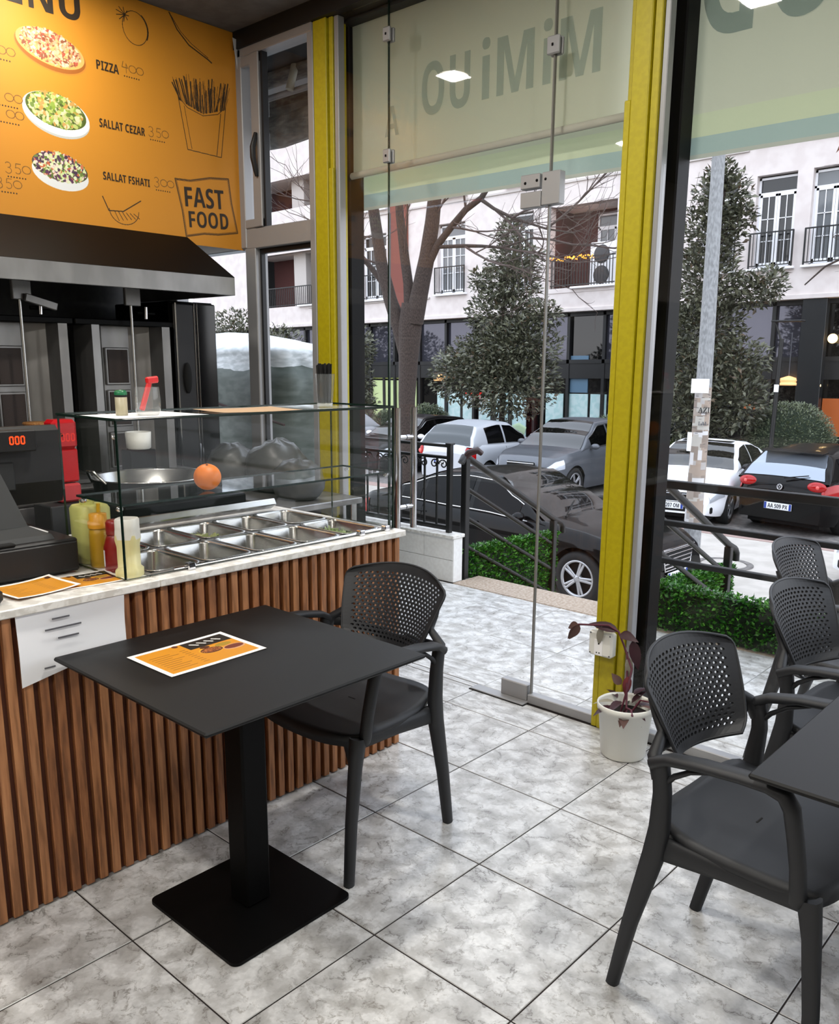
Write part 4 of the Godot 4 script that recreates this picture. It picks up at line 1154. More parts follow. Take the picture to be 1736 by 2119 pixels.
	# framed mark
	var bx := [Vector2(X.call(-1.172), Y.call(2.394)), Vector2(X.call(-1.26), Y.call(2.398)), Vector2(X.call(-1.38), Y.call(2.428)), Vector2(X.call(-1.497), Y.call(2.440)), Vector2(X.call(-1.512), Y.call(2.32)), Vector2(X.call(-1.545), Y.call(2.172)), Vector2(X.call(-1.42), Y.call(2.150)), Vector2(X.call(-1.33), Y.call(2.145)), Vector2(X.call(-1.222), Y.call(2.122)), Vector2(X.call(-1.205), Y.call(2.25)), Vector2(X.call(-1.172), Y.call(2.394))]
	stroke(im, bx, 6.0, Color(0.36, 0.24, 0.08))
	stroke(im, bx.map(func(p: Vector2): return p.lerp(bx[0].lerp(bx[5], 0.5), 0.045)), 2.0, Color(0.36, 0.24, 0.08))
	return picture(im, 0.6)

func build_menu_board() -> void:
	var t := thing("menu_board", "large amber printed menu board above the cooker hood", "menu board", Vector3(-2.604, 0, 0))
	var g := Geo.new()
	g.span(Vector3(0, 2.083, -1.592), Vector3(0.004, 3.158, 0.41))
	obj("panel", g, M.ochre, t)
	var p := Geo.new()
	p.quad(Vector3(0.0045, 2.083, 0.41), Vector3(0.0045, 2.083, -1.592), Vector3(0.0045, 3.158, -1.592), Vector3(0.0045, 3.158, 0.41))
	obj("print", p, board_picture(), t)
	var r := Vector3(0, PI / 2, 0)
	var tx := 0.0055
	for w: Array in [["MENU", -0.475, 3.052, 0.50, 0.135], ["PIZZA", -0.842, 2.829, 0.112, 0.040], ["SALLAT CEZAR", -0.90, 2.579, 0.236, 0.038], ["SALLAT FSHATI", -0.906, 2.347, 0.246, 0.036], ["FAST", -1.345, 2.320, 0.240, 0.098], ["FOOD", -1.366, 2.214, 0.244, 0.080]]:
		var o := lettering(w[0], t, M.print_black, Vector3(tx, w[2], w[1]), w[3], w[4], r, true, 0.0008)
		if w[0] == "FAST" or w[0] == "FOOD":
			o.rotate_object_local(Vector3.BACK, 0.05)
	var peel := Geo.new(true)
	var rows := []
	for i in 7:
		var v := i / 6.0
		rows.append(PackedVector3Array([Vector3(0.012 + 0.03 * v, 2.93 + 0.19 * v, -1.585 + 0.055 * v), Vector3(0.012 + 0.018 * v, 2.93 + 0.19 * v, -1.589 + 0.016 * v), Vector3(0.006, 2.93 + 0.20 * v, -1.589)]))
	obj("peeled_corner", peel.grid(rows), M.paper_white, t)

func build_kitchen() -> void:
	# hood
	var h := thing("cooker_hood", "black cooker hood with a broad brushed steel rim", "cooker hood", Vector3(-2.30, 1.816, -1.30))
	var rim := Geo.new()
	rim.span(Vector3(-0.012, 0, 0), Vector3(0, 0.088, 2.6), 0.002)
	rim.span(Vector3(-0.95, 0, 0), Vector3(-0.012, 0.088, 0.012), 0.002)
	obj("steel_rim", rim, M.steel_soft, h)
	var up := Geo.new()
	var a := [Vector3(0, 0.088, 0), Vector3(0, 0.088, 2.6), Vector3(-0.30, 0.30, 2.6), Vector3(-0.30, 0.30, -0.02 + 0.09)]
	up.quad(a[1], a[0], a[3], a[2])
	up.quad(a[0], Vector3(-0.95, 0.088, 0), Vector3(-0.95, 0.30, 0.07), a[3])
	up.quad(Vector3(-0.95, 0.27, 2.6), Vector3(-0.95, 0.27, 0.02), Vector3(-0.02, 0.082, 0.01), Vector3(-0.02, 0.082, 2.6))
	obj("canopy", up, M.black_metal, h)
	# black refrigerator by the window
	var f := thing("refrigerator", "tall black refrigerator with a chrome edge and oval handle by the window", "refrigerator", Vector3(-2.66, 0.0, -1.28))
	obj("body", Geo.new().span(Vector3(-0.60, 0.02, -0.155), Vector3(-0.04, 1.80, 0.12), 0.006), M.black_metal, f)
	obj("door", Geo.new().span(Vector3(-0.036, 0.06, -0.145), Vector3(0.0, 1.79, 0.118), 0.006), mt(Color(0.045, 0.046, 0.05), 0.12), f)
	obj("steel_panel", Geo.new().span(Vector3(-0.002, 0.07, -0.002), Vector3(0.003, 1.78, 0.104), 0.001), mt(Color(0.20, 0.20, 0.205), 0.35, 0.5), f)
	obj("chrome_strip", Geo.new().span(Vector3(-0.002, 0.06, 0.104), Vector3(0.006, 1.79, 0.112), 0.001), M.chrome, f)
	obj("chrome_strip", Geo.new().span(Vector3(-0.002, 0.06, -0.012), Vector3(0.008, 1.79, -0.002), 0.001), M.chrome, f)
	obj("chrome_strip", Geo.new().span(Vector3(-0.002, 0.06, -0.028), Vector3(0.006, 1.79, -0.022), 0.001), M.chrome, f)
	obj("handle", Geo.new(true).ball(Vector3(0.012, 1.40, 0.055), Vector3(0.016, 0.082, 0.024), 14, 12), M.hidden_dark, f)
	# two vertical kebab grills
	for n in 2:
		var z: float = [-0.895, -0.345][n]
		var t := thing("kebab_grill", ["steel vertical kebab grill beside the black refrigerator", "steel vertical kebab grill at the left edge above the till"][n], "kebab grill", Vector3(-2.72, 0.93, z), 0.0, "vertical kebab grills")
		var hh := 0.73
		var prof := PackedVector2Array([Vector2(-0.228, -0.06), Vector2(-0.214, 0.10), Vector2(-0.172, 0.095), Vector2(-0.165, -0.02), Vector2(-0.075, -0.075), Vector2(0.075, -0.075), Vector2(0.165, -0.02), Vector2(0.172, 0.095), Vector2(0.214, 0.10), Vector2(0.228, -0.06), Vector2(0.20, -0.16), Vector2(-0.20, -0.16)])
		obj("casing", Geo.new().prism(prof, Vector3.ZERO, Vector3(0, 0, -1), Vector3(1, 0, 0), Vector3(0, hh, 0)), M.steel_soft, t)
		obj("base_tray", Geo.new().span(Vector3(-0.16, -0.02, -0.27), Vector3(0.22, 0.0, 0.27), 0.004), M.steel_soft, t)
		for i in 3:
			var y := 0.62 - i * 0.215
			var br := obj("burner_frame", Geo.new().box(Vector3(-0.068, y - 0.09, 0), Vector3(0.014, 0.19, 0.135), 0.004), M.steel_soft, t)
			obj("burner_mesh", Geo.new().box(Vector3(-0.0595, y - 0.09, 0), Vector3(0.006, 0.168, 0.112), 0.002), M.grill_dark, br)
		obj("top_plate", Geo.new().span(Vector3(-0.17, hh, -0.27), Vector3(0.05, hh + 0.03, 0.27), 0.004), M.black_metal, t)
		obj("spit", Geo.new(true).tube([Vector3(0.10, 0.0, 0.0), Vector3(0.10, 0.83, 0.0)], 0.008, 10), M.steel, t)
		obj("motor_plate", Geo.new().box(Vector3(0.10, 0.87, -0.01), Vector3(0.02, 0.085, 0.095), 0.003, Basis(Vector3.UP, 0.2)), M.steel_soft, t)
		obj("valve", Geo.new(true).tube([Vector3(0.0, 0.80, -0.09), Vector3(0.0, 0.80, -0.19)], 0.010, 8), M.black_metal, t)
		obj("valve", Geo.new(true).tube([Vector3(0.02, 0.77, -0.13), Vector3(0.02, 0.83, -0.13)], 0.009, 8), M.chrome, t)
		if n == 1:
			obj("angle_bracket", Geo.new().box(Vector3(0.12, 0.82, -0.09), Vector3(0.02, 0.035, 0.15), 0.003, Basis(Vector3.RIGHT, -0.25)), M.steel_soft, t)
	# kitchen bench
	var kb := thing("kitchen_bench", "long stainless kitchen bench carrying the kebab grills", "bench", Vector3(-3.335, 0, 0))
	obj("bench_top", Geo.new().span(Vector3(0, 0.87, -1.10), Vector3(0.95, 0.908, 3.0), 0.004), M.steel_soft, kb)
	obj("bench_body", Geo.new().span(Vector3(0.0, 0.0, -1.09), Vector3(0.90, 0.87, 3.0)), M.black_metal, kb)
	obj("bench_front", Geo.new().span(Vector3(0.901, 0.45, -1.05), Vector3(0.912, 0.80, 1.0), 0.003), M.steel_soft, kb)
	# low table under the window with wrapped stock
	var lt := thing("prep_table", "low steel prep table under the grey window", "table", Vector3(-2.35, 0, -1.30))
	obj("top", Geo.new().span(Vector3(-0.26, 0.80, -0.24), Vector3(0.72, 0.83, 0.22), 0.004), M.steel_soft, lt)
	for x: float in [-0.22, 0.68]:
		for z: float in [-0.2, 0.18]:
			obj("leg", Geo.new().span(Vector3(x - 0.02, 0.0, z - 0.02), Vector3(x + 0.02, 0.80, z + 0.02), 0.003), M.steel, lt)
	var bags := "translucent stock bags"
	for q: Array in [[-2.42, 0.83, -1.32, 0.16, 0.17, "rounded translucent plastic bag of stock left on the prep table"], [-2.10, 0.83, -1.38, 0.19, 0.20, "larger translucent plastic bag standing by the yellow post"], [-1.82, 0.83, -1.28, 0.15, 0.15, "grey plastic bag at the prep table's right end"]]:
		var g := Geo.new(true)
		var rows := []
		var nz := noise(3.0, 3, int(q[0] * -100))
		for i in 13:
			var fi := -PI / 2 + PI * i / 12.0
			var ring := PackedVector3Array()
			for k in 22:
				var th := -TAU * k / 22.0
				var d := Vector3(cos(fi) * cos(th), sin(fi), cos(fi) * sin(th))
				var r := 1.0 + 0.13 * nz.get_noise_3dv(d * 0.9)
				ring.append(Vector3(d.x * q[3] * r, (maxf(d.y, -0.75) + 0.75) * q[4] * 0.75 * r, d.z * q[3] * r * 0.8))
			rows.append(ring)
		tag(obj("stock_bag", g.grid(rows, true), M.bag, self, Vector3(q[0], q[1], q[2])), q[5], "bag", bags)
	# pan on a ring, mug, box, red dispenser, bread
	var pn := thing("saucepan", "wide shallow steel pan on the kitchen side behind the case", "pan", Vector3(-2.05, 0.905, -0.62))
	obj("body", Geo.new(true).lathe([Vector2(0, 0.0), Vector2(0.20, 0.0), Vector2(0.245, 0.02), Vector2(0.255, 0.075), Vector2(0.262, 0.078), Vector2(0.258, 0.082), Vector2(0.248, 0.076), Vector2(0.236, 0.024), Vector2(0, 0.012)], 36), M.steel, pn)
	obj("handle", Geo.new(true).tube([Vector3(0.06, 0.07, 0.25), Vector3(0.03, 0.12, 0.285), Vector3(-0.03, 0.12, 0.285), Vector3(-0.06, 0.07, 0.25)], 0.007, 8), M.steel, pn)
	var ps := thing("pan_stand", "low black stand holding the wide steel pan", "stand", Vector3(-2.05, 0.0, -0.62))
	obj("stand_top", Geo.new().span(Vector3(-0.30, 0.86, -0.30), Vector3(0.30, 0.903, 0.30), 0.006), M.black_metal, ps)
	obj("stand_body", Geo.new().span(Vector3(-0.28, 0.0, -0.28), Vector3(0.28, 0.86, 0.28), 0.004), M.black_metal, ps)
	var bx := thing("steel_bin", "grey steel ingredient box behind the display case", "box", Vector3(-2.1, 0, 0.05))
	obj("body", Geo.new().span(Vector3(-0.25, 0, -0.24), Vector3(0.2, 0.93, 0.26), 0.006), M.steel_soft, bx)
	obj("lid", Geo.new().span(Vector3(-0.255, 0.932, -0.245), Vector3(0.205, 0.962, 0.265), 0.006), M.steel_soft, bx)
	var mg := thing("white_tub", "white tub on a dark stand before the kebab grill, seen through the case", "tub", Vector3(-2.44, 1.063, -0.79))
	obj("body", Geo.new(true).lathe([Vector2(0, 0.0), Vector2(0.05, 0.0), Vector2(0.058, 0.006), Vector2(0.062, 0.085), Vector2(0.058, 0.085), Vector2(0.055, 0.01)], 24), M.plastic_white, mg)
	var tst := thing("tub_stand", "dark stand under the white tub before the kebab grill", "stand", Vector3(-2.44, 0.909, -0.79))
	obj("body", Geo.new().span(Vector3(-0.05, 0, -0.07), Vector3(0.04, 0.152, 0.07), 0.004), M.black_metal, tst)
	var rd := thing("cup_dispenser", "bright red plastic cup dispenser left of the display case", "dispenser", Vector3(-1.72, 0.965, -0.075))
	obj("upper_box", Geo.new().span(Vector3(-0.06, 0.20, -0.045), Vector3(0.02, 0.31, 0.05), 0.012), M.red_clear, rd)
	obj("tube", Geo.new().span(Vector3(-0.05, 0.075, -0.045), Vector3(0.012, 0.20, 0.035), 0.006), M.red_clear, rd)
	obj("lower_box", Geo.new().span(Vector3(-0.05, 0.0, -0.045), Vector3(0.02, 0.07, 0.04), 0.008), mt(Color(0.72, 0.22, 0.24), 0.4), rd)
	obj("knob", Geo.new(true).ball(Vector3(0.022, 0.255, 0.02), Vector3(0.007, 0.007, 0.007), 8, 6), M.hidden_dark, rd)
	var bs := thing("dispenser_shelf", "narrow dark shelf unit under the red dispenser", "shelf", Vector3(-1.72, 0.0, -0.075))
	obj("body", Geo.new().span(Vector3(-0.085, 0.0, -0.1), Vector3(0.06, 0.962, 0.1), 0.004), M.plastic_grey, bs)
	rng.seed = 6
	for i in 5:
		tag(obj("flatbread", Geo.new(true).lathe([Vector2(0, 0), Vector2(0.062, 0.0), Vector2(0.07, 0.006), Vector2(0.064, 0.013), Vector2(0, 0.015)], 22), M.bread, self, Vector3(-2.545 + rng.randf_range(-0.008, 0.008), 1.135 + 0.0155 * i, -0.355 + rng.randf_range(-0.008, 0.008))), "round brown flatbread in the stack at the left grill's foot, number %s from the bottom" % ["one", "two", "three", "four", "five"][i], "bread", "stacked flatbreads")
	var bst := thing("bread_stand", "dark stand under the stacked flatbreads", "stand", Vector3(-2.545, 0.91, -0.355))
	obj("body", Geo.new().span(Vector3(-0.05, 0.0, -0.06), Vector3(0.06, 0.223, 0.06), 0.004), M.black_metal, bst)

func build_plant() -> void:
	var o := thing("outlet_box", "white socket box mounted low on the right yellow post", "socket", Vector3(-0.238, 0.383, -1.567))
	obj("housing", Geo.new().box(Vector3(0, 0, 0.022), Vector3(0.108, 0.104, 0.043), 0.008), M.plastic_white, o)
	obj("socket_face", Geo.new().box(Vector3(-0.006, -0.014, 0.0445), Vector3(0.038, 0.066, 0.003), 0.001), M.paper_white, o)
	for x: float in [-0.012, 0.0]:
		obj("socket_hole", Geo.new().box(Vector3(-0.006 + x + 0.006, -0.036, 0.0465), Vector3(0.005, 0.005, 0.002), 0.0005), M.hidden_dark, o)
	obj("socket_hole", Geo.new().box(Vector3(-0.004, 0.004, 0.0465), Vector3(0.006, 0.009, 0.002), 0.0005), M.hidden_dark, o)
	for q: Array in [[-0.044, 0.042], [0.044, 0.042], [0.044, -0.042], [-0.044, -0.042]]:
		obj("screw", Geo.new().box(Vector3(q[0], q[1], 0.0435), Vector3(0.006, 0.006, 0.002), 0.0005), M.ink, o)
	var p := thing("potted_plant", "white bucket pot with a trailing purple-leaved plant", "potted plant", Vector3(-0.055, 0.001, -1.425))
	obj("pot", Geo.new(true).lathe([Vector2(0, 0), Vector2(0.080, 0), Vector2(0.086, 0.008), Vector2(0.103, 0.19), Vector2(0.108, 0.19), Vector2(0.109, 0.212), Vector2(0.105, 0.215), Vector2(0.101, 0.205), Vector2(0.096, 0.15), Vector2(0.0, 0.15)], 40), M.plastic_white, p)
	obj("soil", Geo.new(true).lathe([Vector2(0.098, 0.165), Vector2(0, 0.170)], 24), mt(Color(0.09, 0.06, 0.05), 0.95), p)
	var stem := mt(Color(0.32, 0.10, 0.17), 0.6)
	var dark := mt(Color(0.20, 0.07, 0.11), 0.5); var pale := mt(Color(0.55, 0.53, 0.47), 0.6); var dry := mt(Color(0.33, 0.23, 0.21), 0.7)
	var stems := [
		[Vector3(-0.02, 0.17, 0.0), Vector3(-0.01, 0.25, -0.02), Vector3(-0.015, 0.33, -0.06), Vector3(-0.075, 0.40, -0.10), Vector3(-0.10, 0.455, -0.095), Vector3(-0.14, 0.475, -0.085), Vector3(-0.20, 0.465, -0.08), Vector3(-0.27, 0.455, -0.07)],
		[Vector3(0.01, 0.17, 0.01), Vector3(-0.02, 0.24, -0.04), Vector3(-0.045, 0.30, -0.08), Vector3(-0.06, 0.38, -0.10)],
		[Vector3(0.0, 0.17, 0.02), Vector3(0.03, 0.215, 0.05), Vector3(0.06, 0.22, 0.07), Vector3(0.075, 0.205, 0.085)],
		[Vector3(0.02, 0.17, 0.0), Vector3(0.05, 0.23, -0.02), Vector3(0.085, 0.23, -0.03), Vector3(0.10, 0.205, -0.02)]]
	for s: Array in stems:
		obj("stem", Geo.new(true).tube(s, 0.0042, 7), stem, p)
	var lf := func(at: Vector3, dir: Vector3, up: Vector3, l: float, w: float, m: Material) -> void:
		var g := Geo.new(true)
		var x := dir.normalized(); var s := x.cross(up).normalized(); var u := s.cross(x)
		var rows := []
		for i in 7:
			var t := i / 6.0
			var ww := w * sin(PI * pow(t, 0.75)) + 0.0005
			var c := at + x * l * t - u * 0.35 * l * t * t
			rows.append(PackedVector3Array([c + s * ww + u * ww * 0.3, c, c - s * ww + u * ww * 0.3]))
		obj("leaf", g.grid(rows), m, p)
	lf.call(Vector3(-0.265, 0.455, -0.07), Vector3(-0.3, -0.6, 0.2), Vector3(0.6, 0.3, 0.6), 0.085, 0.018, dry)
	lf.call(Vector3(-0.27, 0.455, -0.07), Vector3(-0.8, -0.3, 0.1), Vector3(0, 0.5, 0.8), 0.06, 0.016, dry)
	lf.call(Vector3(-0.265, 0.455, -0.07), Vector3(-0.2, -0.8, 0.35), Vector3(0.8, 0.2, 0.5), 0.075, 0.015, dry)
	lf.call(Vector3(-0.10, 0.455, -0.095), Vector3(-0.9, 0.25, 0.2), Vector3(0, 0.7, 0.7), 0.13, 0.021, dark)
	lf.call(Vector3(-0.17, 0.465, -0.085), Vector3(-0.1, -0.9, 0.15), Vector3(0.3, 0.2, 0.9), 0.085, 0.014, pale)
	lf.call(Vector3(-0.09, 0.45, -0.09), Vector3(0.6, 0.1, 0.3), Vector3(0, 0.7, 0.7), 0.09, 0.02, dark)
	lf.call(Vector3(-0.03, 0.44, -0.08), Vector3(0.35, -0.9, 0.15), Vector3(0.4, 0.4, 0.8), 0.12, 0.022, dark)
	lf.call(Vector3(-0.04, 0.37, -0.08), Vector3(0.1, -0.9, 0.1), Vector3(0.3, 0.2, 0.9), 0.10, 0.016, pale)
	lf.call(Vector3(-0.02, 0.30, -0.06), Vector3(-0.2, -0.9, 0.2), Vector3(0.1, 0.2, 0.9), 0.09, 0.018, mt(Color(0.48, 0.20, 0.22), 0.6))
	lf.call(Vector3(-0.05, 0.26, -0.05), Vector3(-0.5, 0.5, 0.2), Vector3(0.2, 0.4, 0.9), 0.055, 0.017, dry)
	rng.seed = 12
	for i in 16:
		var a := rng.randf() * TAU; var r := rng.randf_range(0.02, 0.085)
		lf.call(Vector3(r * cos(a), 0.175 + rng.randf() * 0.05, r * sin(a)), Vector3(cos(a) + 0.2, rng.randf_range(-0.1, 0.7), sin(a) + 0.3), Vector3.UP, rng.randf_range(0.06, 0.10), rng.randf_range(0.012, 0.02), [dark, pale, dark, dry][i % 4])
const STREET := -1.42

func leaf_mesh(l: float, w: float) -> ArrayMesh:
	var g := Geo.new()
	var a := Vector3.ZERO; var b := Vector3(w, 0.1 * l, 0.45 * l); var c := Vector3(0, -0.08 * l, l); var d := Vector3(-w, 0.1 * l, 0.45 * l); var m := Vector3(0, 0, 0.45 * l)
	g.tri(a, m, b); g.tri(m, c, b); g.tri(a, d, m); g.tri(d, c, m)
	return g.mesh()

func turf_panel(label: String, a: Vector3, b: Vector3, y0a: float, y0b: float, h: float, thick: float, seed_: int) -> void:
	# artificial hedge strip hung on a railing between a and b
	var t := thing("artificial_hedge", label, "hedge", a, 0.0, "artificial hedge panels")
	var dv := b - a
	var sidev := Vector3(-dv.z, 0, dv.x).normalized() * thick / 2
	var g := Geo.new()
	var q := [Vector3(0, y0a, 0), dv + Vector3(0, y0b, 0), dv + Vector3(0, y0b + h, 0), Vector3(0, y0a + h, 0)]
	g.quad(q[0] + sidev, q[1] + sidev, q[2] + sidev, q[3] + sidev)
	g.quad(q[1] - sidev, q[0] - sidev, q[3] - sidev, q[2] - sidev)
	g.quad(q[3] + sidev, q[2] + sidev, q[2] - sidev, q[3] - sidev)
	obj("backing", g, M.turf_back, t)
	rng.seed = seed_
	var xf := []; var tn := []
	for i in int(dv.length() * h * 13000):
		var u := rng.randf(); var v := rng.randf()
		if i % 4 == 0: v = 1.0 + rng.randf_range(-0.03, 0.06)
		var s := 1.0 if rng.randf() < 0.6 else -1.0
		var p := dv * u + Vector3(0, lerpf(y0a, y0b, u) + h * v, 0) + sidev * s * rng.randf_range(0.6, 1.6)
		var out := (sidev.normalized() * s + Vector3(rng.randf_range(-0.9, 0.9), rng.randf_range(-0.3, 1.2), rng.randf_range(-0.9, 0.9))).normalized()
		xf.append(Transform3D(Basis.looking_at(-out, Vector3(0.1, 1, 0.2)) * Basis(Vector3.BACK, rng.randf() * 6.0) * Basis.from_scale(Vector3.ONE * rng.randf_range(0.7, 1.3)), p))
		tn.append(Color(0.12, 0.34, 0.07).lerp(Color(0.46, 0.72, 0.28), rng.randf() * rng.randf() * 1.2).srgb_to_linear())
	scatter("leaves", leaf_mesh(0.028, 0.008), M.leaf, xf, t, tn)

func build_terrace() -> void:
	var s := struct("ground_terrace", Geo.new().span(Vector3(-7.0, STREET, -3.24), Vector3(5.0, -0.014, -1.62)), M.grout_out)
	tiles(s, steps(-2.7, 3.6, 0.45), [-2.975, -2.7, -2.25, -1.8, -1.622], M.tile_out, 0.0035)
	tag(obj("step_edge", Geo.new().span(Vector3(-2.235, -0.05, -3.27), Vector3(-0.80, 0.004, -2.978), 0.006), M.beige_stone), "beige stone nosing at the terrace edge atop the stairs", "step edge")
	tag(obj("terrace_curb", Geo.new().span(Vector3(-0.80, -0.05, -3.27), Vector3(3.6, 0.002, -2.978), 0.006), M.beige_stone), "stone curb under the terrace railing right of the stairs", "curb")
	# steps down to the street
	var st := thing("stairs", "outdoor stone stairs leading down from the terrace to the street", "stairs", Vector3(-2.24, STREET, -3.27))
	for i in 8:
		obj("stair_tread", Geo.new().span(Vector3(0.0, 0, -0.28 * (i + 1)), Vector3(1.44, 1.42 - 0.1775 * (i + 1) + 0.0, -0.28 * i), 0.006), M.beige_stone, st)
	# low block wall on the left
	var w := struct("wall_terrace", Geo.new().span(Vector3(-7.0, 0.0, -3.085), Vector3(-2.245, 0.31, -3.0)), M.grout_out)
	for r in 2:
		for i in 8:
			var x1 := -2.243 - 0.55 * i + (0.28 if r == 1 else 0.0)
			obj("wall_tile", Geo.new().span(Vector3(x1 - 0.547, 0.002 + 0.155 * r, -3.004), Vector3(minf(x1, -2.243), 0.154 + 0.155 * r, -2.988), 0.002), M.block, w)
	obj("end_tile", Geo.new().span(Vector3(-2.247, 0.002, -3.085), Vector3(-2.238, 0.31, -2.99), 0.002), M.block, w)
	obj("coping", Geo.new().span(Vector3(-7.0, 0.31, -3.10), Vector3(-2.228, 0.335, -2.97), 0.004), M.stone_white, w)
	# wrought iron railing on it
	var rl := thing("scroll_railing", "black wrought iron railing with scrolls on the white block wall", "railing", Vector3(-2.33, 0.335, -3.045))
	obj("post", Geo.new().box(Vector3(0, 0.31, 0), Vector3(0.035, 0.62, 0.035), 0.003), M.iron, rl)
	obj("post", Geo.new().box(Vector3(-1.6, 0.31, 0), Vector3(0.035, 0.62, 0.035), 0.003), M.iron, rl)
	obj("post_cap", Geo.new().box(Vector3(0, 0.615, 0), Vector3(0.05, 0.014, 0.05), 0.003), M.iron, rl)
	for y: float in [0.60, 0.52, 0.04]:
		obj("rail", Geo.new().span(Vector3(-2.8, y - 0.01, -0.016), Vector3(0, y + 0.01, 0.016), 0.002), M.iron, rl)
	for i in 22:
		obj("baluster", Geo.new().box(Vector3(-0.115 - i * 0.115, 0.28, 0), Vector3(0.013, 0.48, 0.013), 0.001), M.iron, rl)
	for i in 14:
		for m: float in [1.0, -1.0]:
			var sp := []
			for k in 16:
				var a := k * 0.55; var r := 0.040 * (1.0 - k / 18.0)
				sp.append(Vector3(-0.10 - i * 0.18 + m * (r * cos(a) - 0.040), 0.485 - 0.0 + r * sin(a) * 0.9 - 0.015, 0))
			obj("scroll", Geo.new(true).tube(sp, 0.005, 6), M.iron, rl)
	# stair railings, three sloping bars each
	for n in 2:
		var x: float = [-2.275, -0.845][n]
		var t := thing("stair_railing", ["black iron stair railing on the left side of the stairs", "black iron stair railing on the right with a hooked lower end"][n], "railing", Vector3(x, 0, -3.15), 0.0, "stair railings")
		obj("post", Geo.new().span(Vector3(-0.024, 0.0, -0.024), Vector3(0.024, 0.86, 0.024), 0.004), M.iron, t)
		obj("post", Geo.new().span(Vector3(-0.024, -0.62, -1.144), Vector3(0.024, 0.27, -1.096), 0.004), M.iron, t)
		for k in 4:
			var y := 0.85 - k * 0.205
			if k == 0:
				obj("handrail", Geo.new(true).tube([Vector3(0, y - 0.03, 0.05), Vector3(0, y + 0.01, 0.02), Vector3(0, y, -0.02), Vector3(0, y - 0.57, -1.12), Vector3(0, y - 0.61, -1.22), Vector3(0, y - 0.645, -1.25), Vector3(0, y - 0.70, -1.255)], [Vector2(0.025, 0.022), Vector2(0.025, 0.022), Vector2(0.025, 0.022), Vector2(0.025, 0.022), Vector2(0.025, 0.022), Vector2(0.025, 0.022), Vector2(0.025, 0.02)], 8, Vector3.RIGHT, 4.0), M.iron, t)
			else:
				obj("bar", Geo.new(true).tube([Vector3(0, y, 0), Vector3(0, y - 0.57, -1.12)], 0.015, 8, Vector3.RIGHT, 4.0), M.iron, t)
		if n == 0:
			obj("handrail_end", Geo.new(true).tube([Vector3(0.0, 0.845, 0.02), Vector3(0.02, 0.885, 0.0), Vector3(0.06, 0.905, -0.05), Vector3(0.075, 0.88, -0.08)], [0.022, 0.026, 0.026, 0.018], 8), mt(Color(0.16, 0.05, 0.05), 0.4), t)
	# terrace railing right of the stairs
	var tr := thing("terrace_railing", "long black horizontal bar railing along the terrace edge at right", "railing", Vector3(-0.80, 0, -3.08))
	for x: float in [0.0, 1.6, 3.2]:
		obj("post", Geo.new().span(Vector3(x - 0.022, 0.0, -0.022), Vector3(x + 0.022, 0.84, 0.022), 0.003), M.iron, tr)
	for y: float in [0.832, 0.612, 0.392, 0.17]:
		obj("bar", Geo.new().span(Vector3(0, y - (0.024 if y > 0.8 else 0.016), -0.018), Vector3(4.4, y + (0.024 if y > 0.8 else 0.016), 0.018), 0.004), M.iron, tr)
	turf_panel("green artificial hedge strip along the terrace railing at right", Vector3(-0.76, 0.01, -3.03), Vector3(0.72, 0.01, -3.03), 0, 0, 0.245, 0.06, 21)
	turf_panel("green artificial hedge panel on the left stair railing", Vector3(-2.31, 0, -3.12), Vector3(-2.31, 0, -4.34), -0.30, -0.34, 0.48, 0.04, 22)
	turf_panel("green artificial hedge panel at the right stair railing's low end", Vector3(-0.895, 0, -3.3), Vector3(-0.895, 0, -4.45), -0.30, -0.38, 0.46, 0.04, 23)
	# covered stock pile outside the grey window
	var tp := thing("covered_pile", "covered pile under grey-green tarpaulin and clear film outside the window", "covered pile", Vector3(-3.98, 0, -2.45))
	for q: Array in [["tarpaulin", 0.0, 1.50, 1.0, M.tarp, 3], ["clear_film", 1.41, 1.575, 0.93, M.wrap, 4]]:
		var nz := noise(1.6, 4, q[5])
		var rows := []
		var lev := 15
		for j in lev + 1:
			var v := float(j) / lev
			var y := lerpf(q[1], q[2], minf(v / 0.8, 1.0))
			var shrink := 1.0 if v < 0.72 else 1.0 - pow((v - 0.72) / 0.28, 1.6)
			var ring := PackedVector3Array()
			for k in 64:
				var a := -TAU * k / 64.0
				var ca := cos(a); var sa := sin(a)
				var e := pow(pow(absf(ca), 5.0) + pow(absf(sa), 5.0), -0.2)
				var fold := 1.0 + 0.05 * nz.get_noise_3d(ca * 2.0, y * (1.0 if q[0] == "tarpaulin" else 3.0), sa * 2.0) + 0.02 * sin(a * 9.0 + y * 5.0)
				var p: Vector3 = Vector3(ca * e * 1.12, 0, sa * e * 0.42) * q[3] * fold * maxf(shrink, 0.0)
				p.y = y + 0.10 * (1.0 - shrink) * (1.0 + nz.get_noise_2d(p.x * 0.8 + 3.0, p.z * 0.8) * 1.3) + (0.05 * nz.get_noise_2d(a * 3.0, 4.0) if j == 0 and q[1] > 0.5 else 0.0)
				ring.append(p)
			rows.append(ring)
		obj(q[0], Geo.new(true).grid(rows, true), q[4], tp)
	obj("tie_rope", Geo.new(true).tube([Vector3(-1.15, 1.22, 0.43), Vector3(0.0, 1.16, 0.452), Vector3(0.4, 1.22, 0.452), Vector3(1.15, 1.10, 0.43)], 0.008, 6), mt(Color(0.22, 0.14, 0.14), 0.9), tp)
	# rolled awning above the grey window
	var aw := thing("folded_awning", "grey folded awning with steel bars above the left window", "awning", Vector3(-2.6, 2.78, -1.95))
	obj("cloth_roll", Geo.new(true).tube([Vector3(-1.2, 0.03, 0), Vector3(-0.1, -0.01, 0.0), Vector3(0.55, 0.02, 0)], [0.075, 0.085, 0.075], 14), M.canvas, aw)
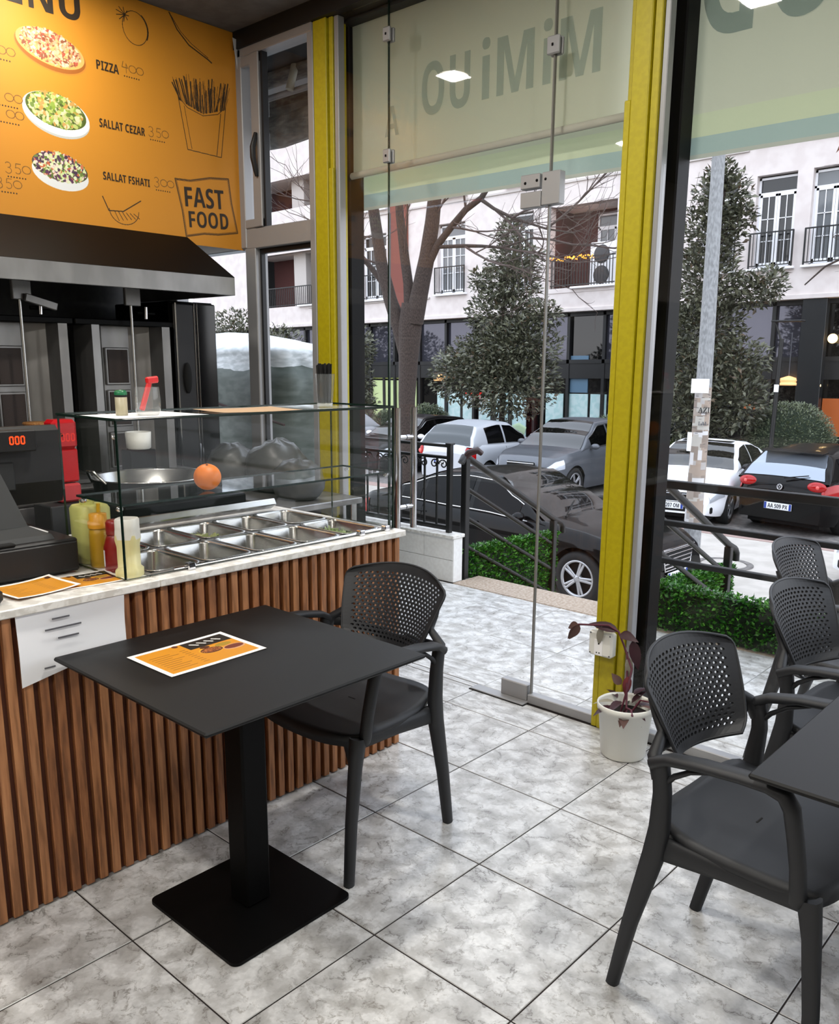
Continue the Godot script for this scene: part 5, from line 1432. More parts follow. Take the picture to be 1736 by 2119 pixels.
	obj("hanging_cloth", Geo.new().span(Vector3(-1.2, 0.10, -0.10), Vector3(0.55, 0.20, -0.02), 0.03), M.canvas, aw)
	obj("front_bar", Geo.new(true).tube([Vector3(-1.2, 0.155, 0.06), Vector3(0.55, 0.155, 0.06)], 0.016, 10), M.alu, aw)
	obj("cassette", Geo.new().span(Vector3(-1.2, 0.25, -0.06), Vector3(0.55, 0.34, 0.08), 0.012), M.canvas, aw)
	obj("cassette_lid", Geo.new().span(Vector3(-1.2, 0.335, -0.05), Vector3(0.55, 0.37, 0.13), 0.006), M.bar_grey, aw)
	obj("folding_arm", Geo.new(true).tube([Vector3(0.12, 0.32, 0.06), Vector3(0.10, 0.15, 0.10)], 0.022, 8), M.bar_grey, aw)
	struct("trim_5", Geo.new().span(Vector3(-3.4, 3.06, -2.2), Vector3(3.7, 3.34, -1.66)), M.black_lintel)

func build_street() -> void:
	struct("ground_street", Geo.new().span(Vector3(-60, -1.6, -19.6), Vector3(40, STREET, -3.2)), M.asphalt)
	struct("ground_parking", Geo.new().span(Vector3(-60, STREET - 0.01, -18.4), Vector3(40, STREET + 0.008, -13.3)), M.paving)
	struct("trim_6", Geo.new().span(Vector3(-60, STREET - 0.01, -13.3), Vector3(40, STREET + 0.009, -12.9)), mt(Color(0.62, 0.53, 0.50), 0.9))
	struct("ground_sidewalk", Geo.new().span(Vector3(-60, -1.6, -22.4), Vector3(40, STREET + 0.12, -18.5)), M.paving)
	var mh := thing("manhole_cover", "round manhole cover in the pale street beside the grey pole", "manhole cover", Vector3(-3.52, STREET + 0.002, -10.8))
	obj("ring", Geo.new(true).lathe([Vector2(0.42, 0.0), Vector2(0.42, 0.012), Vector2(0.33, 0.012), Vector2(0.33, 0.004)], 32), M.paving, mh)
	obj("lid", Geo.new(true).lathe([Vector2(0.32, 0.0), Vector2(0.31, 0.010), Vector2(0.0, 0.011)], 32), M.asphalt, mh)
	# utility pole with pasted bills
	var p := thing("utility_pole", "tall grey steel utility pole pasted with paper bills", "pole", Vector3(-3.66, STREET, -9.95))
	obj("shaft", Geo.new(true).tube([Vector3(0, 0, 0), Vector3(0, 2.7, 0), Vector3(-0.04, 5.6, 0), Vector3(-0.06, 9.0, 0)], [0.125, 0.105, 0.082, 0.07], 20), M.galv, p)
	var bills := Image.create(256, 512, false, Image.FORMAT_RGB8)
	rng.seed = 77
	bills.fill(Color(0.60, 0.54, 0.49))
	for i in 120:
		bills.fill_rect(Rect2i(rng.randi_range(-20, 240), rng.randi_range(-10, 500), rng.randi_range(20, 90), rng.randi_range(12, 60)), [Color(0.68, 0.66, 0.63), Color(0.60, 0.56, 0.52), Color(0.78, 0.77, 0.77), Color(0.52, 0.47, 0.43), Color(0.64, 0.62, 0.61)][rng.randi() % 5])
	for i in 70:
		var v := Vector2(rng.randf() * 250, rng.randf() * 250)
		stroke(bills, [v, v + Vector2(rng.randf_range(10, 36), 0)], 2.0, Color(0.3, 0.28, 0.28))
	var bm := picture(bills, 0.8)
	var rows := []
	for j in 9:
		var ring := PackedVector3Array()
		for k in 25:
			var a := -TAU * k / 24.0
			var y := 0.75 + 1.85 * j / 8.0
			ring.append(Vector3(cos(a), 0, sin(a)) * (0.1285 - 0.0075 * y) + Vector3(0, y, 0))
		rows.append(ring)
	obj("pasted_bills", Geo.new(true).grid(rows, false, true), bm, p)
	obj("notice_sheet", Geo.new().box(Vector3(0.0, 2.62, 0.115), Vector3(0.23, 0.19, 0.012), 0.002, Basis(Vector3.UP, 0.35)), M.paper_white, p)
	obj("notice_sheet", Geo.new().box(Vector3(-0.10, 1.86, 0.075), Vector3(0.10, 0.26, 0.01), 0.002, Basis(Vector3.UP, -0.2)), M.paper_white, p)
	lettering("AZI", p, M.shop_frame, Vector3(0.075, 2.30, 0.105), 0.15, 0.07, Vector3(0, 0.55, 0), true, 0.004, true)
	lettering("LAL", p, M.ink, Vector3(0.075, 2.12, 0.106), 0.12, 0.05, Vector3(0, 0.55, 0), true, 0.004, true)
	# black street lamp by the far pavement
	var l := thing("street_lamp", "slim black street lamp with a flat top between the bush and tree", "street lamp", Vector3(-5.55, STREET, -17.9))
	obj("post", Geo.new(true).tube([Vector3(-0.02, 0, 0), Vector3(0, 3.45, 0)], [0.055, 0.045], 10), M.iron, l)
	obj("arm", Geo.new(true).tube([Vector3(0, 3.4, 0), Vector3(-0.16, 3.78, 0)], 0.022, 8), M.iron, l)
	obj("lamp_head", Geo.new().box(Vector3(0.10, 3.82, 0.0), Vector3(0.62, 0.035, 0.3), 0.008), M.iron, l)
	obj("sticker", Geo.new().box(Vector3(0.0, 2.40, 0.05), Vector3(0.10, 0.16, 0.012), 0.002), M.paper_white, l)
	# clipped bushes
	for q: Array in [[-5.60, -19.1, 0.98, 0.96, "large round clipped bush behind the black hatchback"], [-10.25, -18.95, 0.62, 0.70, "small round clipped bush beside the right yellow post"], [-16.2, -18.4, 0.75, 0.75, "round clipped bush behind the bare tree trunk"], [-17.9, -18.4, 0.6, 0.62, "round clipped bush left of the bare tree trunk"]]:
		bush(q[4], Vector3(q[0], STREET + 0.1, q[1]), q[2], q[3])
	# low hedge
	var h := thing("low_hedge", "low yellow-green hedge behind the white sedan", "hedge", Vector3(-7.6, STREET + 0.1, -18.9))
	obj("stems", Geo.new().span(Vector3(-1.4, 0, -0.25), Vector3(0.95, 0.75, 0.25), 0.05), M.turf_back, h)
	rng.seed = 31
	var xf := []; var tn := []
	for i in 3000:
		var v := Vector3(rng.randf_range(-1.5, 1.0), rng.randf_range(0.2, 0.98), rng.randf_range(-0.35, 0.42))
		xf.append(Transform3D(Basis.from_euler(Vector3(rng.randf() * 6, rng.randf() * 6, rng.randf() * 6)), v))
		tn.append(Color(0.20, 0.25, 0.12).lerp(Color(0.52, 0.56, 0.30), rng.randf()).srgb_to_linear())
	scatter("foliage", leaf_mesh(0.09, 0.02), M.leaf, xf, h, tn)
	copy(h, "low yellow-green hedge at the right edge behind the black hatchback", Vector3(-3.15, STREET + 0.1, -18.9), 0.0)

func bush(label: String, at: Vector3, r: float, ry: float) -> void:
	var t := thing("clipped_bush", label, "bush", at, 0.0, "round clipped bushes")
	obj("core", Geo.new(true).ball(Vector3(0, ry, 0), Vector3(r, ry, r) * 0.92, 20, 14), M.turf_back, t)
	rng.seed = int(absf(at.x) * 10)
	var xf := []; var tn := []
	for i in int(9000 * r):
		var d := Vector3(rng.randfn(), rng.randfn(), rng.randfn()).normalized()
		var p := Vector3(d.x * r, ry + d.y * ry, d.z * r) * rng.randf_range(0.93, 1.03)
		var out := (d + Vector3(rng.randf_range(-0.9, 0.9), rng.randf_range(-0.6, 0.9), rng.randf_range(-0.9, 0.9))).normalized()
		xf.append(Transform3D(Basis.looking_at(-out, Vector3(0.13, 1, 0.2)) * Basis.from_scale(Vector3.ONE * rng.randf_range(0.7, 1.3)), p))
		tn.append(Color(0.24, 0.28, 0.20).lerp(Color(0.48, 0.51, 0.39), rng.randf()).srgb_to_linear())
	scatter("foliage", leaf_mesh(0.07, 0.014), M.leaf, xf, t, tn)

func magnolia(label: String, at: Vector3, blobs: Array, n: int, seed_: int) -> void:
	var t := thing("magnolia_tree", label, "tree", at, 0.0, "dark-leaved magnolias")
	rng.seed = seed_
	var top := 0.0
	for b: Array in blobs: top = maxf(top, b[0].y)
	obj("trunk", Geo.new(true).tube([Vector3(0, 0, 0), Vector3(0.03, top * 0.4, 0), Vector3(-0.03, top * 0.75, 0.02), Vector3(0, top, 0)], [0.09, 0.07, 0.045, 0.015], 10), M.bark, t)
	var br := Geo.new(true)
	for b: Array in blobs:
		var c: Vector3 = b[0]
		br.tube([Vector3(0, maxf(0.3, c.y - 0.5), 0), c.lerp(Vector3(0, c.y, 0), 0.4), c + Vector3(c.x * 0.25, b[1].y * 0.5, c.z * 0.2)], [0.035, 0.024, 0.008], 6)
	obj("branches", br, M.bark, t)
	var total := 0.0
	for b: Array in blobs: total += b[1].x * b[1].y
	var xf := []; var tn := []
	for b: Array in blobs:
		var c: Vector3 = b[0]; var r: Vector3 = b[1]
		for i in int(n * r.x * r.y / total):
			var d := Vector3(rng.randfn(), rng.randfn(), rng.randfn()).normalized()
			var rad := pow(rng.randf(), 0.45) * 1.06
			var p: Vector3 = c + d * r * rad
			var out := (Vector3(d.x, d.y * 0.6 + 0.25, d.z) + Vector3(rng.randf_range(-0.8, 0.8), rng.randf_range(-0.7, 0.7), rng.randf_range(-0.8, 0.8))).normalized()
			xf.append(Transform3D(Basis.looking_at(-out, Vector3(0.13, 1, 0.2)) * Basis(Vector3.BACK, rng.randf_range(-0.8, 0.8)) * Basis.from_scale(Vector3.ONE * rng.randf_range(0.7, 1.25)), p))
			var k := rng.randf()
			tn.append((Color(0.21, 0.22, 0.17).lerp(Color(0.46, 0.46, 0.38), rng.randf()) if k < 0.95 else Color(0.38, 0.32, 0.25)).srgb_to_linear())
	scatter("foliage", leaf_mesh(0.16, 0.038), M.leaf, xf, t, tn)

func twig_tree(g: Geo, p: Vector3, d: Vector3, l: float, r: float, depth: int, flat_z: float) -> void:
	var pts := [p]
	var q := p; var dd := d
	for i in 4:
		dd = (dd + Vector3(rng.randf_range(-0.22, 0.22), rng.randf_range(-0.16, 0.20), rng.randf_range(-0.22, 0.22))).normalized()
		q += dd * l / 4.0
		pts.append(q)
	g.tube(pts, [r, r * 0.88, r * 0.76, r * 0.64, r * 0.5], 5, Vector3.ZERO, 2.0, false)
	if depth <= 0: return
	for i in 3:
		var at: Vector3 = pts[1 + i + (1 if i == 2 else 0)] if i < 2 else pts[4]
		var nd := (dd + Vector3(rng.randf_range(-0.9, 0.9), rng.randf_range(-0.35, 0.75), rng.randf_range(-0.7, 0.7))).normalized()
		twig_tree(g, at, nd, l * rng.randf_range(0.55, 0.8), r * 0.55, depth - 1, flat_z)

func build_trees() -> void:
	var z := -9.5
	var k := 10.916 / 10.416   # the limbs were measured in the plane z = -9
	var o := Vector3(1.433, 1.498, 1.416)
	var P := func(x: float, y: float, dz := 0.0) -> Vector3:
		return o + (Vector3(x, y, -9.0) - o) * k + Vector3(0, 0, dz)
	var t := thing("bare_tree", "leafless forked street tree with a dark thick trunk", "tree", Vector3.ZERO)
	obj("trunk", Geo.new(true).tube([Vector3(P.call(-8.33, -1.2).x, STREET, z), P.call(-8.31, -0.6), P.call(-8.29, 0.2), P.call(-8.30, 0.9), P.call(-8.27, 1.5), P.call(-8.24, 2.0), P.call(-8.20, 2.4)], [0.155, 0.12, 0.125, 0.145, 0.165, 0.20, 0.17], 14), M.bark, t)
	obj("limb", Geo.new(true).tube([P.call(-8.32, 1.6), P.call(-8.42, 2.0, 0.05), P.call(-8.60, 2.5, 0.1), P.call(-8.78, 3.0, 0.1), P.call(-8.97, 3.9, 0.1), P.call(-9.05, 5.2, 0.1)], [0.13, 0.125, 0.115, 0.105, 0.095, 0.07], 10), M.bark, t)
	obj("limb", Geo.new(true).tube([P.call(-8.24, 2.2), P.call(-8.28, 2.7), P.call(-8.36, 3.1), P.call(-8.47, 3.75), P.call(-8.55, 5.0)], [0.10, 0.085, 0.08, 0.07, 0.05], 10), M.bark, t)
	obj("limb", Geo.new(true).tube([P.call(-8.15, 2.1), P.call(-8.02, 2.6), P.call(-7.88, 3.1), P.call(-7.78, 3.6), P.call(-7.68, 4.4), P.call(-7.6, 5.4)], [0.16, 0.145, 0.13, 0.12, 0.10, 0.08], 10), M.bark, t)
	obj("limb", Geo.new(true).tube([P.call(-7.95, 2.75), P.call(-7.82, 3.02), P.call(-7.66, 3.25), P.call(-7.40, 3.48), P.call(-7.12, 3.70), P.call(-6.83, 3.83), P.call(-6.5, 4.2)], [0.085, 0.07, 0.06, 0.055, 0.05, 0.045, 0.03], 9), M.bark, t)
	obj("limb", Geo.new(true).tube([P.call(-6.84, 3.81), P.call(-6.60, 3.66), P.call(-6.26, 3.50), P.call(-5.68, 3.30), P.call(-5.2, 3.2)], [0.03, 0.026, 0.022, 0.015, 0.008], 7), M.bark, t)
	obj("limb", Geo.new(true).tube([P.call(-8.48, 2.25), P.call(-8.66, 2.55), P.call(-8.99, 2.88), P.call(-9.35, 3.20), P.call(-9.7, 3.8)], [0.07, 0.06, 0.05, 0.04, 0.03], 8), M.bark, t)
	obj("limb", Geo.new(true).tube([P.call(-7.68, 3.215), P.call(-7.14, 3.19), P.call(-6.8, 3.16), P.call(-6.42, 3.11), P.call(-5.9, 3.2)], [0.03, 0.03, 0.025, 0.02, 0.01], 7), M.bark, t)
	rng.seed = 51
	var g := Geo.new(true)
	for q: Array in [[-6.26, 3.50, 0.8, 0.2], [-6.6, 3.66, 0.7, -0.3], [-5.68, 3.30, 0.8, 0.3], [-7.12, 3.70, 0.2, 0.9], [-7.4, 3.48, 0.8, -0.1], [-6.42, 3.11, 0.9, -0.2], [-7.14, 3.19, 0.8, -0.5], [-5.9, 3.2, 0.9, -0.15], [-6.83, 3.83, 0.6, 0.7], [-8.99, 2.88, -0.8, 0.5], [-9.35, 3.2, -0.7, 0.6], [-8.97, 3.9, -0.8, 0.3], [-8.78, 3.0, -0.8, 0.4], [-9.05, 5.2, -0.9, 0.2], [-9.0, 4.6, -0.9, 0.3], [-9.7, 3.8, -0.9, 0.1], [-9.02, 4.9, -0.7, 0.6], [-7.78, 3.6, 0.7, 0.6], [-8.36, 3.1, 0.5, 0.8]]:
		twig_tree(g, P.call(q[0], q[1]), Vector3(q[2], q[3], rng.randf_range(-0.4, 0.4)).normalized(), 1.25, 0.020, 3, z)
	var tw := obj("twigs", g, M.twig, t)
	tw.set_meta("kind", "stuff")
	# a second bare tree, its trunk beyond the right edge, reaches in with a few browned leaves
	t = thing("bare_tree", "bare street tree at the right edge with a few brown leaves", "tree", Vector3(-0.75, STREET, -12.6))
	obj("trunk", Geo.new(true).tube([Vector3(0, 0, 0), Vector3(0.05, 2.5, 0), Vector3(0, 4.0, 0), Vector3(0.1, 7.0, 0)], [0.16, 0.13, 0.11, 0.05], 12), M.bark, t)
	g = Geo.new(true)
	g.tube([Vector3(0.02, 4.0, 0), Vector3(-0.7, 5.1, 0.0), Vector3(-1.25, 4.85, 0), Vector3(-1.75, 4.62, 0.0), Vector3(-2.35, 4.35, 0.0), Vector3(-2.62, 4.10, 0)], [0.05, 0.035, 0.028, 0.022, 0.016, 0.010], 6)
	g.tube([Vector3(0.0, 4.3, 0), Vector3(-0.9, 5.9, 0.0), Vector3(-1.5, 6.15, 0), Vector3(-2.2, 6.18, 0.0)], [0.05, 0.03, 0.022, 0.01], 6)
	g.tube([Vector3(-1.3, 6.1, 0), Vector3(-2.2, 6.75, 0.0), Vector3(-2.7, 6.7, 0), Vector3(-3.2, 6.68, 0.0)], [0.024, 0.018, 0.014, 0.008], 6)
	obj("limb", g, M.bark, t)
	g = Geo.new(true)
	for q: Array in [[-1.25, 4.85, -0.8, -0.4], [-1.75, 4.62, -0.8, 0.3], [-1.5, 6.15, -0.8, -0.6], [-0.9, 5.9, -0.7, -0.5], [-2.2, 6.75, -0.9, 0.1]]:
		twig_tree(g, Vector3(q[0], q[1], 0), Vector3(q[2], q[3], 0).normalized(), 0.55, 0.010, 2, 0)
	tw = obj("twigs", g, M.twig, t)
	tw.set_meta("kind", "stuff")
	var xf := []; var tn := []
	for i in 46:
		var c := Vector3(-1.75, 6.35, 0) if i < 34 else Vector3(-1.6, 5.5, 0)
		xf.append(Transform3D(Basis.from_euler(Vector3(PI / 2 + rng.randf_range(-0.5, 0.5), rng.randf() * 6, 0)), c + Vector3(rng.randf_range(-0.55, 0.35), rng.randf_range(-0.28, 0.12), rng.randf_range(-0.3, 0.3))))
		tn.append(Color(0.42, 0.25, 0.20).lerp(Color(0.58, 0.42, 0.36), rng.randf()).srgb_to_linear())
	scatter("dead_leaves", leaf_mesh(0.17, 0.045), M.leaf, xf, t, tn)
	magnolia("broad dark magnolia behind the glass door's edge, above the silver hatchback", Vector3(-13.4, STREET + 0.1, -18.4), [[Vector3(-1.0, 2.45, 0.2), Vector3(1.25, 0.85, 1.0)], [Vector3(0.55, 2.25, 0.3), Vector3(1.35, 1.0, 1.0)], [Vector3(-0.2, 2.9, 0.1), Vector3(1.45, 0.8, 1.0)], [Vector3(0.7, 3.3, 0.1), Vector3(1.15, 0.75, 0.9)], [Vector3(-0.1, 4.1, 0), Vector3(1.0, 0.75, 0.8)], [Vector3(1.3, 4.05, 0), Vector3(0.45, 0.4, 0.5)], [Vector3(0.2, 4.9, 0), Vector3(0.85, 0.65, 0.7)], [Vector3(0.3, 5.5, 0), Vector3(0.8, 0.5, 0.6)], [Vector3(0.1, 6.2, 0), Vector3(0.38, 0.4, 0.4)], [Vector3(-0.85, 5.05, 0), Vector3(0.3, 0.35, 0.3)]], 14000, 61)
	magnolia("tall dark magnolia behind the grey utility pole", Vector3(-7.35, STREET + 0.1, -18.5), [[Vector3(-0.2, 1.7, 0.2), Vector3(0.95, 0.8, 0.9)], [Vector3(0.75, 1.95, 0.2), Vector3(0.75, 0.7, 0.7)], [Vector3(-0.2, 2.6, 0.2), Vector3(1.1, 0.8, 0.9)], [Vector3(0.6, 2.9, 0.1), Vector3(0.75, 0.5, 0.7)], [Vector3(-0.3, 3.6, 0.1), Vector3(1.0, 0.8, 0.9)], [Vector3(-0.25, 4.6, 0.1), Vector3(0.85, 0.85, 0.8)], [Vector3(0.75, 4.4, 0), Vector3(0.55, 0.4, 0.5)], [Vector3(1.25, 4.55, 0), Vector3(0.3, 0.35, 0.4)], [Vector3(-0.3, 5.7, 0), Vector3(0.75, 0.75, 0.7)], [Vector3(-0.05, 6.5, 0), Vector3(0.6, 0.6, 0.6)], [Vector3(0.4, 6.0, 0), Vector3(0.35, 0.35, 0.4)], [Vector3(-0.1, 7.0, 0), Vector3(0.35, 0.3, 0.3)]], 13000, 62)
	magnolia("dark leafy tree glimpsed between the left yellow post and bare trunk", Vector3(-19.4, STREET + 0.1, -18.0), [[Vector3(0, 2.2, 0), Vector3(0.9, 0.8, 0.8)], [Vector3(0.3, 3.2, 0), Vector3(0.7, 0.7, 0.7)], [Vector3(0.2, 1.4, 0), Vector3(0.9, 0.6, 0.8)], [Vector3(-0.2, 4.0, 0), Vector3(0.6, 0.5, 0.5)]], 4500, 63)
	magnolia("dark leafy tree seen through the grey window behind the covered pile", Vector3(-24.6, STREET + 0.1, -18.5), [[Vector3(1.0, 3.2, 0), Vector3(1.1, 0.8, 0.9)], [Vector3(-1.4, 3.6, 0), Vector3(1.5, 1.0, 1.0)], [Vector3(-2.4, 2.6, 0), Vector3(1.3, 0.9, 1.0)], [Vector3(0.6, 2.2, 0), Vector3(1.4, 0.9, 1.0)]], 7000, 64)

func french_door(b: Node3D, x0: float, x1: float, y0: float, y1: float, z: float, panes: Material, rail := true, curtain := true) -> void:
	# white double door with a transom light, set back in its opening
	var f := Geo.new()
	var w := x1 - x0
	var t := 0.055
	var yt := y1 - 0.42
	f.span(Vector3(x0, y0, z - 0.06), Vector3(x0 + t, y1, z)); f.span(Vector3(x1 - t, y0, z - 0.06), Vector3(x1, y1, z))
	f.span(Vector3(x0, y1 - t, z - 0.06), Vector3(x1, y1, z)); f.span(Vector3(x0, y0, z - 0.06), Vector3(x1, y0 + t, z)); f.span(Vector3(x0, yt, z - 0.06), Vector3(x1, yt + t, z))
	var d := obj("window", f, M.frame_white, b)
	var px := Geo.new()
	px.span(Vector3(x0 + t, yt + t, z - 0.045), Vector3(x1 - t, y1 - t, z - 0.035))
	obj("pane", px, panes, d)
	var mid := (x0 + x1) / 2
	for s in 2:
		var a := x0 + t if s == 0 else mid + 0.005
		var e := mid - 0.005 if s == 0 else x1 - t
		var lf := Geo.new()
		lf.span(Vector3(a, y0 + t, z - 0.04), Vector3(a + 0.06, yt, z + 0.015)); lf.span(Vector3(e - 0.06, y0 + t, z - 0.04), Vector3(e, yt, z + 0.015))
		lf.span(Vector3(a, yt - 0.06, z - 0.04), Vector3(e, yt, z + 0.015)); lf.span(Vector3(a, y0 + t, z - 0.04), Vector3(e, y0 + t + 0.10, z + 0.015))
		for k in 2:
			var y := lerpf(y0 + 0.15, yt - 0.06, (k + 1) / 3.0)
			lf.span(Vector3(a + 0.05, y - 0.010, z - 0.03), Vector3(e - 0.05, y + 0.010, z + 0.012))
		lf.span(Vector3((a + e) / 2 - 0.010, y0 + 0.14, z - 0.03), Vector3((a + e) / 2 + 0.010, yt - 0.05, z + 0.012))
		obj("door_leaf", lf, M.frame_white, d)
		var pn := Geo.new()
		pn.span(Vector3(a + 0.05, y0 + 0.14, z - 0.03), Vector3(e - 0.05, yt - 0.05, z - 0.02))
		obj("pane", pn, panes, d)
	if curtain:
		pass
	if rail:
		var r := Geo.new()
		var zz := 0.10
		r.span(Vector3(x0 - 0.05, y0 + 0.86, zz - 0.012), Vector3(x1 + 0.05, y0 + 0.895, zz + 0.022)); r.span(Vector3(x0 - 0.05, y0 + 0.05, zz - 0.01), Vector3(x1 + 0.05, y0 + 0.075, zz + 0.01))
		for s: float in [x0 - 0.04, x1 + 0.04]:
			r.span(Vector3(s - 0.02, y0 - 0.02, zz - 0.015), Vector3(s + 0.02, y0 + 0.89, zz + 0.015))
		for i in 11:
			var x := lerpf(x0, x1, (i + 0.5) / 11.0)
			r.span(Vector3(x - 0.008, y0 + 0.06, zz - 0.006), Vector3(x + 0.008, y0 + 0.87, zz + 0.006))
		obj("balcony_railing", r, M.iron, b)
	obj("sill", Geo.new().span(Vector3(x0 - 0.10, y0 - 0.06, -0.2), Vector3(x1 + 0.10, y0, 0.14), 0.01), M.frame_white, b)

func build_building() -> void:
	var b := thing("apartment_building", "pale apartment building across the street with French doors over dark shopfronts", "building", Vector3(-7.0, 0, -22.0))
	b.rotation.z = 0.0150
	var o := 7.0
	var holes: Array = []
	var doors := [[-7.95, -6.93], [-6.55, -5.5], [-9.42, -8.44], [-4.1, -3.1], [-15.95, -14.95], [-18.95, -17.72], [-22.72, -21.42]]
	for d: Array in doors:
		holes.append(Rect2(d[0] + o, 3.93, d[1] - d[0], 2.33))
		holes.append(Rect2(d[0] + o, 7.1, d[1] - d[0], 2.33))
	holes.append(Rect2(-14.32 + o, 3.84, 2.32, 2.4))
	holes.append(Rect2(-29.8 + o, 3.95, 4.75, 2.1))
	holes.append(Rect2(-29.8 + o, 7.72, 4.6, 1.15))
	holes.append(Rect2(-29.8 + o, 10.7, 4.6, 1.15))
	var wall := obj("wall", wall_with_holes(-27.0, 11.0, 3.22, 12.5, holes, 0.0, 0.30), M.facade, b)
	obj("slab_edge", Geo.new().span(Vector3(-27.0, 3.12, -0.5), Vector3(11.0, 3.24, 0.06), 0.01), M.facade, b)
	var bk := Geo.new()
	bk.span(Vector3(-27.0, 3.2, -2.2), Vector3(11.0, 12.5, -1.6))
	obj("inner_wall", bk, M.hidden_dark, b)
	# ledges
	for y: float in [3.86, 6.92]:
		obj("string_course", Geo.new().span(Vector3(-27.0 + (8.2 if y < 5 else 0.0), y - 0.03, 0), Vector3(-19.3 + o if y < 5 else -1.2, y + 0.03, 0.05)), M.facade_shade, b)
	for i in doors.size():
		var d: Array = doors[i]
		french_door(b, d[0] + o, d[1] + o, 3.95, 6.22, -0.17, M.far_glass if i % 2 == 0 else M.far_glass_pale)
		french_door(b, d[0] + o, d[1] + o, 7.1, 9.4, -0.17, M.far_glass)
	# loggia with maroon walls, window, condenser, fairy lights
	var lg := Geo.new()
	var lx0 := -14.32 + o; var lx1 := -12.0 + o
	lg.span(Vector3(lx0, 3.70, -1.5), Vector3(lx1, 3.84, 0.02))
	lg.span(Vector3(lx0, 6.24, -1.5), Vector3(lx1, 6.34, -0.02))
	obj("loggia_floor", lg, M.facade, b)
	var mw := Geo.new()
	mw.span(Vector3(lx0 - 0.1, 3.8, -1.5), Vector3(lx0, 6.3, -0.31)); mw.span(Vector3(lx1, 3.8, -1.5), Vector3(lx1 + 0.1, 6.3, -0.31)); mw.span(Vector3(lx0, 3.8, -1.6), Vector3(lx1, 6.3, -1.3))
	obj("loggia_wall", mw, M.maroon, b)
	french_door(b, lx0 + 0.95, lx1 - 0.05, 3.86, 6.1, -1.24, M.far_glass_pale, false)
	var lr := Geo.new()
	lr.span(Vector3(lx0, 4.70, -0.10), Vector3(lx1, 4.74, -0.06)); lr.span(Vector3(lx0, 3.92, -0.10), Vector3(lx1, 3.95, -0.06))
	for i in 23:
		var x := lerpf(lx0 + 0.05, lx1 - 0.03, i / 22.0)
		lr.span(Vector3(x - 0.010, 3.84, -0.09), Vector3(x + 0.010, 4.72, -0.07))
	obj("balcony_railing", lr, M.iron, b)
	var ac := obj("condenser", Geo.new().span(Vector3(lx1 - 1.12, 3.86, -0.85), Vector3(lx1 - 0.10, 5.16, -0.40), 0.03), M.frame_white, b)
	for y: float in [4.20, 4.80]:
		obj("fan_grille", Geo.new(true).lathe([Vector2(0.0, 0.0), Vector2(0.26, 0.0), Vector2(0.27, 0.02), Vector2(0.22, 0.03), Vector2(0, 0.03)], 24, Vector3(lx1 - 0.70, y, -0.405), Basis(Vector3.RIGHT, PI / 2)), mt(Color(0.22, 0.22, 0.23), 0.6), ac)
	var fl := Geo.new()
	rng.seed = 14
	for i in 46:
		fl.ball(Vector3(lerpf(lx0 + 0.02, lx0 + 1.55, i / 45.0), 4.72 + rng.randf_range(-0.07, 0.06), -0.03 + rng.randf_range(-0.03, 0.03)), Vector3.ONE * 0.022, 6, 4)
	var fo := obj("fairy_lights", fl, glow(Color(1.0, 0.62, 0.18), 2.2), b)
	var fl2 := OmniLight3D.new()
	fl2.name = "fairy_glow"; fl2.light_color = Color(1.0, 0.62, 0.18); fl2.light_energy = 0.25; fl2.light_size = 0.01; fl2.omni_range = 20; fl2.omni_attenuation = 2.0; fl2.shadow_enabled = true
	fo.add_child(fl2, true)
	fl2.position = Vector3(lx0 + 0.8, 4.72, -0.03)
	# brick column
	obj("brick_column", Geo.new().span(Vector3(-21.22 + o, 3.24, -0.1), Vector3(-20.32 + o, 12.5, 0.10)), M.brick, b)
	# recessed balconies at the left end
	for y: float in [3.95, 7.72, 10.7]:
		var h := 2.1 if y < 5 else 1.15
		var rc := Geo.new()
		rc.span(Vector3(-29.8 + o, y - 0.1, -1.55), Vector3(-25.0 + o, y, -0.02)); rc.span(Vector3(-29.8 + o, y, -1.62), Vector3(-25.0 + o, y + h, -1.5))
		obj("balcony_back", rc, M.maroon, b)
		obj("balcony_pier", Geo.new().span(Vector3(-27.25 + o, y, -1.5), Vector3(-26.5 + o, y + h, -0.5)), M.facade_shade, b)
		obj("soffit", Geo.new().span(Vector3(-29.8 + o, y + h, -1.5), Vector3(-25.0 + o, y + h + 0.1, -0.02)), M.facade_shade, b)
		if y < 5:
			french_door(b, -26.3 + o, -25.15 + o, 3.97, 6.0, -1.42, M.far_glass, false)
			var rr := Geo.new()
			rr.span(Vector3(-29.8 + o, 4.70, -0.06), Vector3(-25.05 + o, 4.74, -0.02)); rr.span(Vector3(-29.8 + o, 4.0, -0.06), Vector3(-25.05 + o, 4.03, -0.02))
			for i in 40:
				var x := lerpf(-29.7, -25.1, i / 39.0) + o
				rr.span(Vector3(x - 0.010, 3.95, -0.05), Vector3(x + 0.010, 4.72, -0.03))
			obj("balcony_railing", rr, M.iron, b)
	# shopfronts: dark frames, upper lights, signs
	obj("shop_back", Geo.new().span(Vector3(-27.0, -1.4, -1.3), Vector3(11.0, 3.2, -1.0)), M.shop_frame, b)
	var fr := Geo.new()
	for y: float in [3.06, 1.62, -1.32]:
		fr.span(Vector3(-27.0, y - 0.06, -0.42), Vector3(11.0, y + 0.06, -0.22))
	fr.span(Vector3(-27.0, 1.10, -0.40), Vector3(11.0, 1.62, -0.24))
	var xs := []
	var x := -27.0
	while x < 11.0:
		xs.append(x)
		fr.span(Vector3(x - 0.05, -1.4, -0.42), Vector3(x + 0.05, 3.1, -0.22))
		x += 1.27
	obj("shop_frame", fr, M.shop_frame, b)
